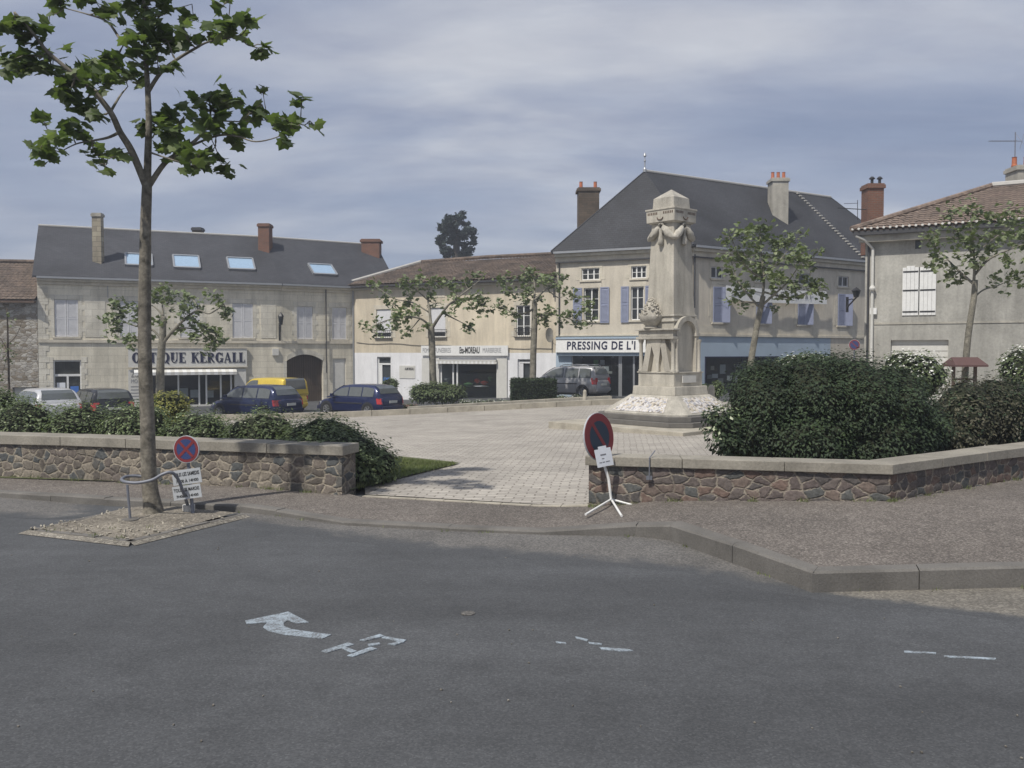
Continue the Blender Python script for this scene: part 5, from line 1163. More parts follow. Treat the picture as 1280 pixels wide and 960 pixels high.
# roof antennas
def antenna(name, label, base, h, arm, yaw, par=None):
    t = thing(name, base, label, 'antenna'); mb = MB(); mb.tube([base, base + Vector((0, 0, h))], .02, 6); mb.build('mast', M['metal'], t)
    d_ = Vector((math.cos(yaw), math.sin(yaw), 0)); c = base + Vector((0, 0, h * .82)); n_ = Vector((-d_.y, d_.x, 0)); mb = MB()
    mb.tube([c + d_ * arm, c - d_ * .3], .013, 5)
    for k in range(10): q = c + d_ * (arm * k / 10); mb.tube([q - n_ * .14, q + n_ * .14], .007, 4)
    mb.tube([c - d_ * .2 - n_ * .3 + Vector((0, 0, .35)), c - d_ * .25, c - d_ * .2 + n_ * .3 + Vector((0, 0, -.2))], .01, 4); mb.tube([c - d_ * .35 + Vector((0, 0, .3)), c - d_ * .2 - Vector((0, 0, .3))], .01, 4)
    mb.build('aerial', M['metal'], t); return t
b_ = P(1268, 228, 36.4); antenna('roof_antenna', 'tall thin television aerial beside the chimney at right edge of photo', b_, P(1268, 165, 36.4).z - b_.z, 1.1, math.pi)
b_ = P(1083, 262, 36.9); 
t_ = thing('roof_antenna', b_, 'small horizontal aerial reaching left from the red brick chimney', 'antenna')
mb = MB(); mb.tube([b_, P(1047, 260, 36.9)], .018, 5); mb.tube([P(1072, 275, 36.9), P(1072, 250, 36.9)], .014, 5)
for k in range(7): x = 1049 + k * 3.4; mb.tube([P(x, 260.3, 36.75), P(x, 260.3, 37.05)], .007, 4)
mb.tube([P(1072, 254, 36.9), P(1055, 254.5, 36.9)], .01, 4); mb.build('aerial', M['black'], t_)
wall_lamp('wall_lamp', 'black lantern on curved bracket at left corner of the grey house', Frame(tuple(Vector(E0) + Vector((-.05, .05))), tuple(Vector(E0) + Vector((3, .4)))), 1070.5, 359, 386, .7)
# round no parking sign near the grey house corner
def round_sign(name, label, c, r, face, cross=2, post_z=0.0, post=True, parts_group=None, par=None):
    t = par or thing(name, Vector((c.x, c.y, post_z)), label, 'road sign')
    f = Vector((face[0], face[1], 0)).normalized(); u = Vector((-f.y, f.x, 0)); u = u if u.x > 0 else -u; v = Vector((0, 0, 1)); 
    def disc(mb, rad, w0, w1, n=28):
        rings = [[c + (u * math.cos(2 * math.pi * k / n) + v * math.sin(2 * math.pi * k / n)) * rad + f * w for k in range(n)] for w in (w0, w1)]
        if (u.cross(v)).dot(f) < 0: rings = [x[::-1] for x in rings]
        mb.loft(rings)
    mb = MB(); disc(mb, r, -.012, .006); pl = mb.build('sign_plate', M['sign_white'], t)
    mb = MB(); disc(mb, r * .95, .0065, .009); mb.build('red_ring', M['sign_red'], pl)
    mb = MB(); disc(mb, r * .74, .0095, .011); mb.build('blue_field', M['sign_blue'], pl)
    mb = MB()
    for sg_ in ((1, -1) if cross == 2 else (-1,)):
        d_ = (u * .7071 + v * .7071 * sg_); n_ = f.cross(d_); w = r * .1; dz_ = .0115 + (.0008 if sg_ > 0 else 0)
        vs = [c + d_ * s_ * r * .76 + n_ * t2 * w + f * q_ for q_ in (dz_, dz_ + .0015) for s_, t2 in ((-1, -1), (1, -1), (1, 1), (-1, 1))]; mb.hexa(vs)
    mb.build('red_cross' if cross == 2 else 'red_bar', M['sign_red'], pl)
    return t, f, u
c = P(1068, 431, 33.2); t_, f_, u_ = round_sign('road_sign', 'small round blue and red sign by drainpipe of the grey house', c, .2, (-.3, -1), 1, HT(c.x, c.y))
mb = MB(); q = c - f_ * .04; mb.tube([(q.x, q.y, HT(c.x, c.y)), (q.x, q.y, c.z + .15)], .03, 8); mb.build('post', M['metal'], t_)

# ================================================================== monument
MS = 1.153
MC = Vector((4.46, 24.8)); MN1 = Vector((math.cos(R(221.8)), math.sin(R(221.8)))); MN2 = Vector((math.cos(R(311.8)), math.sin(R(311.8))))
def mz(y): return P(838, y, 24.8 - .6).z
def mp_(a, b, z):     # a along MN2 (towards right front), b along MN1 (towards left front)
    q = MC + MN2 * a + MN1 * b; return Vector((q.x, q.y, z))
GZ = HT(MC.x, MC.y) + .06
mon = thing('war_memorial', (MC.x, MC.y, GZ), 'tall limestone memorial pillar with carved garlands standing on mosaic sloped base', 'monument')
def sq(mb, w0, z0, w1, z1, m=0, ca=0, cb=0):
    r0 = [mp_(ca + x * w0 / 2, cb + y * w0 / 2, z0) for x, y in ((-1, -1), (-1, 1), (1, 1), (1, -1))]
    r1 = [mp_(ca + x * w1 / 2, cb + y * w1 / 2, z1) for x, y in ((-1, -1), (-1, 1), (1, 1), (1, -1))]
    r0.reverse(); r1.reverse()
    mb.loft([r0, r1], m)
def mbox(mb, a0, a1, b0, b1, z0, z1, m=0):
    v = [(a0, b0), (a0, b1), (a1, b1), (a1, b0)][::-1]
    mb.hexa([mp_(a, b, z0) for a, b in v] + [mp_(a, b, z1) for a, b in v], m)
zsl = GZ + .14
# lowest slab
mb = MB(); mbox(mb, -2.35, 2.35, -2.5, 2.5, GZ - .3, zsl)
# pitch of slab edge: long side faces left front
lo = mb.build('base_slab', M['pale_kerb'], mon, bevel=.015)
z_a, z_b, z_c = zsl, zsl + .13, zsl + .27
def oct_ring(w, ch, z):
    h = w / 2; pts = [(-h, -h + ch), (-h + ch, -h), (h - ch, -h), (h, -h + ch), (h, h - ch), (h - ch, h), (-h + ch, h), (-h, h - ch)]
    r = [mp_(a, b, z) for a, b in pts]
    return r
mb = MB()
def orient(rings):
    a, b, c = rings[0][:3]; s_ = sum(rings[0][i].x * rings[0][(i + 1) % len(rings[0])].y - rings[0][(i + 1) % len(rings[0])].x * rings[0][i].y for i in range(len(rings[0])))
    return rings if s_ > 0 else [r[::-1] for r in rings]
mb.loft(orient([oct_ring(3.55, .45, z_a + .002), oct_ring(3.55, .45, z_b)])); mb.loft(orient([oct_ring(3.25, .42, z_b + .002), oct_ring(3.25, .42, z_c)]))
mb.build('step', M['kerb'], mon, bevel=.012)
zg1 = mz(494)
mb = MB(); mb.loft(orient([oct_ring(2.95, .34, z_c), oct_ring(2.95, .34, z_c + .04), oct_ring(1.62, .06, zg1)])); mb.build('sloped_base', M['monument_grey'], mon)
# mosaic panels lie on the four slopes
mb = MB()
h0, h1 = 2.95 / 2, 1.62 / 2; zq0, zq1 = z_c + .04, zg1
for (da, db) in ((1, 0), (-1, 0), (0, 1), (0, -1)):
    def sp(t, s_):   # t up the slope, s_ across -1..1
        h = h0 + (h1 - h0) * t; wd = (h0 - .34 - .2) * (1 - t) + (h1 - .1 - .12) * t; z = zq0 + (zq1 - zq0) * t
        a, b = (da * h, s_ * wd) if da else (s_ * wd, db * h); return mp_(a, b, z)
    c4 = [sp(.08, -1), sp(.08, 1), sp(.86, 1), sp(.86, -1)]; n_ = tri_norm(*c4[:3]); n_ = n_ if n_.z > 0 else -n_
    if tri_norm(*c4[:3]).z < 0: c4 = c4[::-1]
    mb.hexa([p + n_ * .001 for p in c4] + [p + n_ * .012 for p in c4])
mb.build('mosaic_panel', M['mosaic'], mon)
z1_, z2_, z3_ = mz(483), mz(465), mz(452)
mb = MB(); sq(mb, 1.5, zg1, 1.46, z1_); mb.build('plinth', M['monument'], mon, bevel=.015)
mb = MB(); sq(mb, 1.26, z1_ + .001, 1.26, z2_ - .03); sq(mb, 1.32, z2_ - .03, 1.32, z2_); mb.build('dado', M['monument'], mon, bevel=.008)
zp = mz(402); mb = MB(); sq(mb, .98, z2_, .98, zp); mb.build('pedestal', M['monument'], mon)
# altar with columns on the left-front side (b+)
zl = mz(424); zl1 = mz(413)
mb = MB()
mbox(mb, -.66, .66, .45, .72, zl, zl + .07); mbox(mb, -.6, .6, .45, .67, zl + .071, zl1); mbox(mb, -.68, .68, .45, .74, zl1 + .001, zl1 + .05); mb.build('altar_ledge', M['monument_grey'], mon, bevel=.01)
mb = MB()
for a, b in ((-.56, .6), (.56, .6), (.6, -.5), (.6, .5)):
    c = mp_(a, b, z2_); mb.lathe(c, [(.075, 0), (.075, .05), (.055, .08), (.05, zl - z2_ - .12), (.075, zl - z2_ - .05), (.08, zl - z2_ - .002)], 10)
mb.build('column', M['monument'], mon, smooth=35)
mb = MB()   # splayed brackets forming a V
for s_ in (-1, 1):
    vs = []
    for z, i, o_ in ((z2_ + .01, .30, .5), (zl - .002, .12, .3)):
        a0, a1 = (s_ * i, s_ * o_) if s_ > 0 else (s_ * o_, s_ * i)
        vs.append([mp_(a, b, z) for a, b in ((a1, .49), (a1, .64), (a0, .64), (a0, .49))])
    mb.loft(orient(vs))
vs = [[mp_(a, b, z) for a, b in ((w_, .49), (w_, .56 + w_ * .5), (-w_, .56 + w_ * .5), (-w_, .49))] for z, w_ in ((z2_ + .01, .05), (z2_ + .25, .05), (zl - .01, .2))]; mb.loft(orient(vs))
mb.build('bracket', M['monument'], mon)
# stone urn of flowers on the ledge
zu = zl1 + .05; uc = mp_(-.22, .58, zu); mb = MB()
mb.lathe(uc, [(.2, 0), (.22, .03), (.16, .07), (.2, .12), (.3, .22), (.34, .33), (.33, .37), (.28, .38)], 20); urn = mb.build('stone_urn', M['monument_grey'], mon, smooth=40)
mb = MB(); r_ = random.Random(4)
topu = mz(371) - zu
for k in range(210):
    t = r_.random() ** 1.2; z = .33 + (topu - .33) * t; rr = .33 * (1 - t) ** .75 + .03; an = r_.uniform(0, 6.28); s_ = r_.uniform(.025, .055) * (1.1 - .4 * t)
    q = uc + Vector((rr * math.cos(an) * r_.uniform(.75, 1), rr * math.sin(an) * r_.uniform(.75, 1), z + (.1 if rr < .2 else 0) * 0)); Mt = Matrix.Rotation(r_.uniform(0, 3), 3, Vector((r_.random(), r_.random(), r_.random() + .1)).normalized())
    vs = [q + Mt @ Vector(p) * s_ for p in ((1, 0, 0), (0, 1, 0), (-1, 0, 0), (0, -1, 0), (0, 0, .8), (0, 0, -.8))]; mb.add(vs, [(0, 1, 4), (1, 2, 4), (2, 3, 4), (3, 0, 4), (1, 0, 5), (2, 1, 5), (3, 2, 5), (0, 3, 5)])
mb.lathe(uc + Vector((0, 0, .3)), [(.28, 0), (.26, .1), (.16, .35), (.05, topu - .34)], 12)
mb.build('stone_flowers', M['monument'], urn)
# arched niche on the right-front side (a+)
mb = MB(); za = mz(420); cr = .34; zc_ = za; 
mbox(mb, .49, .6, -.5, -.38, z2_, zc_); mbox(mb, .49, .6, .38, .5, z2_, zc_); mbox(mb, .45, .63, -.53, -.35, zc_ + .001, zc_ + .09); mbox(mb, .45, .63, .35, .53, zc_ + .001, zc_ + .09)
n = 16; z9 = zc_ + .09
for k in range(n):
    p0, p1 = math.pi * k / n, math.pi * (k + 1) / n
    def ap(r, p, a): return mp_(a, r * math.cos(p), z9 + r * .92 * math.sin(p))
    v = [ap(.36, p0, .485), ap(.36, p1, .485), ap(.36, p1, .61), ap(.36, p0, .61), ap(.5, p0, .485), ap(.5, p1, .485), ap(.5, p1, .61), ap(.5, p0, .61)]
    mb.hexa(v)
mb.build('niche_arch', M['monument'], mon)
mb = MB(); mbox(mb, .64, .67, -.3, .3, z1_ + .1, z2_ - .1); mb.build('inscribed_plate', M['offwhite'], mon)
# core block behind niche and altar
mb = MB(); mbox(mb, -.5, .484, -.5, .484, zp - .25, zp + .0); mb.build('pedestal_head', M['monument'], mon)
# neck moulding and shaft
zn = mz(393); mb = MB(); sq(mb, 1.06, zp + .001, 1.04, zp + .07); sq(mb, .98, zp + .07, .96, zn - .05); sq(mb, 1.05, zn - .05, 1.05, zn); mb.build('moulding', M['monument_grey'], mon, bevel=.01)
zt0 = mz(277); mb = MB(); sq(mb, .94, zn, .76, zt0); mb.build('shaft', M['monument'], mon, bevel=.012)
zb0, zb1 = mz(275.5), mz(258.5); mb = MB(); sq(mb, .84, zt0, .9, zb0); sq(mb, .97, zb0 + .001, .99, zb1); sq(mb, 1.03, zb1 - .04, 1.03, zb1 + .01)
mb.build('frieze_block', M['monument'], mon, bevel=.012)
mb = MB()   # row of small dark dentils and crescent on each visible side
for k in range(15):
    s_ = -.42 + .06 * k
    if abs(s_) < .1: continue
    z = zb1 - .16
    mbox(mb, s_ - .018, s_ + .018, .485, .495, z, z + .07); mbox(mb, .485, .495, s_ - .018, s_ + .018, z, z + .07)
for k in range(8):
    a0_, a1_ = math.pi * (1 + k / 8), math.pi * (1 + (k + 1) / 8)
    for side in (0, 1):
        c0_, c1_ = [( .1 * math.cos(x), zb0 + .13 + .07 * math.sin(x)) for x in (a0_, a1_)]
        pts = [c0_, c1_]; vs = []
        f_ = (lambda s_, w: mp_(s_, w, 0)) if side == 0 else (lambda s_, w: mp_(w, s_, 0))
        P0_, P1_ = [f_(c_[0], .50) + Vector((0, 0, c_[1])) for c_ in pts]; mb.tube([P0_, P1_], .014, 5)
mb.build('frieze_carving', M['wood'], mon)
zc0, zc1 = mz(244), mz(232); mb = MB()
sq(mb, .74, zb1 + .011, .7, zc0); sq(mb, .7, zc0, .02, zc1 - .0); mb.build('cap_block', M['monument_grey'], mon, bevel=.01)
mb = MB()   # garlands: thick swags with hanging tassels on four sides
sw_z = mz(281)
def swag(fn):
    for s_ in (-1, 1):
        pts, rad = [], []
        for k in range(9):
            t = k / 8; a = s_ * (.06 + .40 * t); z = sw_z - .03 - .3 * math.sin(math.pi * .5 * t) ** 1.4 + .0
            pts.append(fn(a, .44 + .03 * math.sin(math.pi * t), z)); rad.append(.055 + .055 * math.sin(math.pi * min(1, t * .9 + .1)))
        mb.tube(pts, rad, 10)
    pts = [fn(.0, .46, sw_z - .08), fn(0, .475, sw_z - .2), fn(0, .48, sw_z - .36), fn(0, .465, sw_z - .48), fn(0, .45, sw_z - .54)]; mb.tube(pts, [.05, .04, .085, .09, .03], 10)
    for k in range(10):
        p0, p1 = math.pi * 2 * k / 10, math.pi * 2 * (k + 1) / 10; mb.tube([fn(.08 * math.cos(p0), .47, sw_z + .0 + .08 * math.sin(p0)), fn(.08 * math.cos(p1), .47, sw_z + .08 * math.sin(p1))], .03, 6)
swag(lambda a, w, z: mp_(a, w - .02, z)); swag(lambda a, w, z: mp_(w - .02, a, z)); swag(lambda a, w, z: mp_(a, -w + .02, z)); swag(lambda a, w, z: mp_(-w + .02, a, z))
for i, v in enumerate(mb.v):
    nn_ = mnoise.noise(Vector(v) * 16) * .03; mb.v[i] = (v[0] + nn_, v[1] + nn_, v[2] + nn_)
mb.build('garland', M['monument_grey'], mon, smooth=50)
# small rounded stone post beside the memorial
def stone_post(label, px, yb, yt, Y, wpx):
    b = P(px, yb, Y); h = P(px, yt, Y).z - b.z; r = wpx / 2 / FPX * Y; mb = MB()
    mb.lathe(b, [(r * 1.15, -.15), (r * 1.15, h * .2), (r, h * .25), (r * .95, h * .7), (r * .9, h * .82), (r * .6, h * .95), (r * .1, h)], 14); return tag(mb.build('stone_post', M['pale_kerb'], smooth=40), label, 'bollard')
stone_post('small round topped pale stone post right of the memorial', 889, 500, 481, 27.5, 9)
b_ = P(731, 500, 38.6); 
stone_post('short sandy stone post in front of the silver car', 731, 499, 487, 39.2, 5)

# ================================================================== near furniture
# tree pit
pit = [G(34, 666, 0), G(163, 681, 0), G(306, 646, 0), G(175, 636, 0)]; pit2 = [Vector(xy(p)) for p in pit]
cen = sum(pit2, Vector((0, 0))) / 4
mb = MB()
for i in (0, 1, 3):
    a, b = pit2[i], pit2[(i + 1) % 4]; d_ = (b - a).normalized(); n_ = Vector((-d_.y, d_.x)); n = max(2, round((b - a).length / .5))
    for k in range(n):
        p, q = a.lerp(b, k / n) + d_ * .004, a.lerp(b, (k + 1) / n) - d_ * .004; mb.prism([(v.x, v.y) for v in (p, q, q + n_ * .09, p + n_ * .09)], -.03, .035 + .008 * (k % 2))
tpit = mb.build('pit_edging', M['kerb'], None, bevel=.006, kind='structure')
mb = MB()   # pale concrete haunch outside the edging
for i in (0, 1):
    a, b = pit2[i], pit2[(i + 1) % 4]; d_ = (b - a).normalized(); n_ = Vector((d_.y, -d_.x)); mb.quad(*[(v.x, v.y, z) for v, z in ((a, .03), (a + n_ * .09 - d_ * .03, .006), (b + n_ * .09 + d_ * (.07 if i == 0 else 0), .006), (b, .03))])
mb.build('pit_haunch', M['gutter_stone'], kind='structure')
sheet('tree_pit_soil', [xy(p.lerp(Vector((cen.x, cen.y, 0)), .075)) for p in pit], lambda x, y: .012 + .03 * mnoise.noise(Vector((x * 3, y * 3, 0))) + .05 * math.exp(-((x - pit[1].x + .2) ** 2 + (y - 10.6) ** 2)), M['sand'], .12, .01, kind='structure')
TB = G(191, 643, .05)
mb = MB(); r_ = random.Random(2)
for k in range(260):
    t_, s_ = r_.random(), r_.random(); p = pit2[0].lerp(pit2[1], t_).lerp(pit2[3].lerp(pit2[2], t_), s_); z = .045 + .03 * mnoise.noise(Vector((p.x * 3, p.y * 3, 0))); s__ = r_.uniform(.005, .018)
    Mt = Matrix.Rotation(r_.uniform(0, 3), 3, Vector((r_.random(), r_.random(), 1)).normalized()); mb.box((p.x, p.y, z + s__ * .3), (s__ * 2, s__ * 1.3, s__), M=Mt)
mb.build('gravel_chips', M['pale_kerb'], kind='stuff')
# tree guard hoop
g1, g2 = G(163, 652, .04), G(236, 641, .04); gd = thing('tree_guard', (g1.x, g1.y, .04), 'bent grey metal tube guard hooped round the near tree trunk', 'tree guard')
hz = P(158, 602, g1.y).z; hz2 = P(216, 589, g2.y).z
# smooth the run with sampled points
def catm(pts, n=6):
    pts = [Vector(p) for p in pts]; o = []
    for i in range(len(pts) - 1):
        p0, p1, p2, p3 = pts[max(i - 1, 0)], pts[i], pts[i + 1], pts[min(i + 2, len(pts) - 1)]
        for k in range(n):
            t = k / n; o.append(.5 * ((2 * p1) + (-p0 + p2) * t + (2 * p0 - 5 * p1 + 4 * p2 - p3) * t * t + (-p0 + 3 * p1 - 3 * p2 + p3) * t ** 3))
    return o + [pts[-1]]
yb = TB.y
loop = [g2 + Vector((0, 0, .05)), P(229, 615, yb - .05), P(222, 598, yb - .12), P(214, 590.5, yb - .2), P(203, 593, yb - .24), P(190, 600, yb - .26), P(172, 603.5, yb - .26), P(157, 602.5, yb - .22), P(152, 599.5, yb - .05), P(157, 596, yb + .12), P(168, 595, yb + .2), P(182, 596, yb + .24), P(196, 597, yb + .22)]
mb = MB(); mb.tube(catm(loop), .019, 10); mb.build('hoop', M['metal'], gd, smooth=True)
mb = MB(); mb.tube([g1, P(159, 606, g1.y - .0)], .015, 8); mb.tube([g1 + Vector((0, 0, -.01)), g1 + Vector((0, 0, .02))], .03, 8); mb.build('post', M['metal'], gd, smooth=40)
mb = MB(); mb.lathe(g1, [(.1, -.02), (.1, .03), (.09, .035), (.03, .04)], 14); mb.build('foot', M['kerb'], gd, smooth=40)
mb = MB(); mb.lathe(g2, [(.07, -.02), (.075, .09), (.072, .1), (.02, .1)], 14); mb.build('foot', M['concrete'], gd, smooth=40)
# standing sign with two time plates, left
sb = G(241, 642, .05); sc_ = P(233, 561.5, sb.y - .03)
t_, f_, u_ = round_sign('road_sign', 'round no stopping sign above two grey time plates beside the near tree', sc_, P(251.3, 561, sb.y).x - sc_.x, (-.16, -1), 2, .05)
mb = MB(); mb.tube([sb, P(240, 630, sb.y + .02), P(236, 585, sb.y + .02), P(233, 552, sb.y + .02)], .022, 8); mb.build('post', M['metal'], t_)
def panel(x0, y0, x1, y1, lines):
    q = [P(x0, y0 + 3, sb.y - .05), P(x1, y0, sb.y - .07)]; ud = (P(x1, y0 - 0, sb.y - .09) - P(x0, y0 + 5, sb.y - .03)); wd_ = ud.length; ud.normalize()
    vd = Vector((0, 0, 1)); vd = (vd - ud * vd.dot(ud)).normalized(); nn_ = ud.cross(vd); h_ = P(0, y0, sb.y - .05).z - P(0, y1, sb.y - .05).z; o_ = P(x0, y1 + 5, sb.y - .05)
    mb = MB(); mb.hexa([o_ - nn_ * .006, o_ + ud * wd_ - nn_ * .006, o_ + ud * wd_ - nn_ * .001, o_ - nn_ * .001, o_ + vd * h_ - nn_ * .006, o_ + ud * wd_ + vd * h_ - nn_ * .006, o_ + ud * wd_ + vd * h_ - nn_ * .001, o_ + vd * h_ - nn_ * .001][0:8]); pl = mb.build('time_plate', M['sign_white'], t_)
    for i, s_ in enumerate(lines):
        mb = MB(); w_ = wd_ * (.9 if i == 0 else .78); put_text(mb, s_, o_ + ud * (wd_ - w_) / 2 + vd * h_ * (.58 if i == 0 else .14), ud, vd, nn_, w_, h_ * .25, .01, .002); mb.build('lettering', M['text_black'], pl)
panel(217, 584, 252.5, 602.5, ('TOUS LES SAMEDIS', '7H00 \u00c0 14H00')); panel(217.5, 604, 252.5, 621, ('TOUS LES MARDIS', '7H00 \u00c0 14H00'))
# tripod sign, right
tb = G(763, 626, .05); tb = P(764, 624, G(766, 636, .06).y)
c = P(749, 546, tb.y - .1)
tp = thing('tripod_sign', (tb.x, tb.y, hp(tb.x, tb.y)), 'round no parking sign on white folding tripod with paper notice in front of right wall', 'road sign')
rad = .335
f = Vector((.75, -.68, .08)).normalized(); u = Vector((0, 0, 1)).cross(-f).normalized(); u = u if u.x > 0 else -u; v = u.cross(f); v = v if v.z > 0 else -v
v = (v + u * -.05).normalized()
def dsc(mb, ra, w0, w1, n=32):
    rings = [[c + (u * math.cos(2 * math.pi * k / n) + v * math.sin(2 * math.pi * k / n)) * ra + f * w for k in range(n)] for w in (w0, w1)]
    if u.cross(v).dot(f) < 0: rings = [x[::-1] for x in rings]
    mb.loft(rings)
rad = (P(749, 517, tb.y).z - P(749, 577, tb.y).z) / 2
mb = MB(); dsc(mb, rad, -.02, .0); pl = mb.build('sign_plate', M['sign_white'], tp)
mb = MB(); dsc(mb, rad * .975, .001, .006); mb.build('red_ring', M['sign_red'], pl)
mb = MB(); dsc(mb, rad * .66, .007, .009); mb.build('blue_field', plain('dark_blue_field', (.02, .035, .06), .5), pl)
mb = MB(); d_ = (u * .6 - v * .8).normalized(); n_ = f.cross(d_); mb.hexa([c + d_ * s_ * rad * .7 + n_ * t2 * rad * .08 + f * q_ for q_ in (.0095, .0115) for s_, t2 in ((-1, -1), (1, -1), (1, 1), (-1, 1))]); mb.build('red_bar', M['sign_red'], pl)
mb = MB(); tb0 = tb; mb.tube([c - f * .045 + v * rad * .7, P(755, 580, tb.y), P(761, 600, tb.y), tb], .018, 8); mb.build('pole', M['white'], tp)
gz_ = hp(tb.x, tb.y) + .01
for x, y in ((732, 643), (777, 645), (793, 632)): mb = MB(); mb.tube([tb, G(x, y, gz_ + .012)], .014, 6); mb.build('leg', M['white'], tp)
# paper notice hung on the sign
pa = [P(739, 563, tb.y - .28), P(759, 559, tb.y - .1), P(763.5, 581, tb.y - .1), P(743.5, 585, tb.y - .28)]
fp = (pa[1] - pa[0]).cross(pa[3] - pa[0]).normalized(); fp = fp if fp.y < 0 else -fp
pa = [p + fp * .05 for p in pa]
mb = MB(); mb.hexa([pa[3], pa[2], pa[1], pa[0]] + [p + fp * .002 for p in (pa[3], pa[2], pa[1], pa[0])]); nt_ = tag(mb.build('paper_notice', M['paper']), 'white paper notice hung over lower half of the tripod sign', 'notice')
mb = MB(); ud, vd = (pa[1] - pa[0]), (pa[0] - pa[3])
def pl2(s_, t__): return pa[3] + ud * s_ + vd * t__ + fp * .003
for t0, s0, s1, hh in ((.62, .3, .65, .08), (.42, .35, .5, .05), (.22, .15, .3, .05), (.22, .34, .5, .05), (.22, .55, .8, .05)): mb.hexa([pl2(s0, t0), pl2(s1, t0), pl2(s1, t0 + hh), pl2(s0, t0 + hh)] + [p + fp * .0006 for p in (pl2(s0, t0), pl2(s1, t0), pl2(s1, t0 + hh), pl2(s0, t0 + hh))])
mb.build('printed_line', M['text_grey'], nt_)
mb = MB(); mb.hexa([pa[0] + ud * a + vd * b + fp * q_ for q_ in (0, .002) for a, b in ((.25, -.0), (.75, -.0), (.75, .14), (.25, .14))]); mb.build('tab', M['paper'], nt_)
# wooden well-like shelter
b = P(1205, 482, 24.0); gz0 = HT(b.x, b.y); wl = thing('garden_shelter', (b.x, b.y, gz0), 'small open wooden shelter with red brown roof beside the leaning thin tree', 'shelter')
xl, xr = P(1189, 460, 24).x, P(1222, 460, 24).x; zt, ze = P(1205, 446.5, 24).z, P(1205, 456, 24).z; hw = (xr - xl) / 2; cx = (xl + xr) / 2
mb = MB(); mb.add([(cx - hw - .08, 23.6, ze), (cx + hw + .08, 23.6, ze), (cx + hw, 24, zt), (cx - hw, 24, zt), (cx - hw - .08, 24.4, ze), (cx + hw + .08, 24.4, ze), (cx - hw - .08, 23.6, ze - .05), (cx + hw + .08, 23.6, ze - .05), (cx - hw - .08, 24.4, ze - .05), (cx + hw + .08, 24.4, ze - .05)], [(0, 1, 2, 3), (3, 2, 5, 4), (6, 7, 1, 0), (4, 5, 9, 8), (0, 3, 4), (1, 5, 2), (7, 6, 8, 9), (0, 4, 8, 6), (1, 7, 9, 5)]); mb.build('roof', plain('dark_red_felt', (.10, .055, .05), .9), wl)
for s_ in (-1, 1):
    mb = MB(); mb.box((cx + s_ * hw * .82, 24, (ze + gz0) / 2), (.07, .07, ze - gz0)); mb.build('post', M['wood'], wl)
mb = MB(); mb.box((cx, 24, gz0 + .35), (hw * 1.9, .7, .7)); mb.box((cx, 24, P(0, 474, 24).z), (hw * 1.7, .06, .05)); mb.box((cx, 24, gz0 + .72), (hw * 2.1, .8, .06)); mb.build('box', M['wood'], wl)

# ================================================================== vegetation
def star_leaf():
    pts = [(0, -.08), (.26, -.14), (.32, .04), (.56, .16), (.4, .3), (.4, .52), (.21, .54), (0, .86), (-.21, .54), (-.4, .52), (-.4, .3), (-.56, .16), (-.32, .04), (-.26, -.14)]
    v = [(0, .2, .0)] + [(x, y, -.14 * abs(x) * 1.6 - .1 * max(0, y - .3)) for x, y in pts]; n = len(pts)
    return np.array(v), [(0, 1 + i, 1 + (i + 1) % n) for i in range(n)]
def mid_leaf():
    pts = [(0, -.1), (.4, 0), (.45, .35), (.15, .5), (0, .8), (-.15, .5), (-.45, .35), (-.4, 0)]
    return np.array([(x, y, -.3 * abs(x)) for x, y in pts]), [(0, 1, 2, 3), (0, 3, 4), (0, 4, 5), (0, 5, 6, 7)]
def oval_leaf(): return np.array([(0, 0, 0), (.28, .45, -.08), (0, 1, 0), (-.28, .45, -.08)]), [(0, 1, 2), (0, 2, 3)]
def long_leaf(): return np.array([(0, 0, 0), (.13, .45, -.05), (0, 1, -.05), (-.13, .45, -.05)]), [(0, 1, 2), (0, 2, 3)]
class Leaves:
    def __init__(s, tmpl): s.tv, s.tf = tmpl; s.V = []; s.F = []; s.n = 0
    def add(s, pos, size, tilt=.9, up=None):
        pos = np.asarray(pos); N = len(pos)
        if N == 0: return
        yaw = rng.uniform(0, 2 * np.pi, N); nrm = rng.normal(0, tilt, (N, 3)); nrm[:, 2] = np.abs(nrm[:, 2]) * .3 + 1
        if up is not None: nrm = nrm * .55 + up * 1.1
        nrm /= np.linalg.norm(nrm, axis=1)[:, None]; t = np.stack([np.cos(yaw), np.sin(yaw), rng.normal(0, .3, N)], 1); t -= nrm * (t * nrm).sum(1)[:, None]; t /= np.linalg.norm(t, axis=1)[:, None]
        b = np.cross(nrm, t); sz = size * rng.uniform(.65, 1.2, N)
        P_ = pos[:, None, :] + (t[:, None, :] * s.tv[None, :, 0:1] + b[:, None, :] * s.tv[None, :, 1:2] + nrm[:, None, :] * s.tv[None, :, 2:3]) * sz[:, None, None]
        k = len(s.tv); s.V += P_.reshape(-1, 3).tolist()
        for i in range(N): s.F += [tuple(s.n + i * k + q for q in f) for f in s.tf]
        s.n += N * k
    def build(s, name, m, parent):
        mb = MB(); mb.v = s.V; mb.f = s.F; mb.mi = [0] * len(s.F); return mb.build(name, m, parent, uv=False)
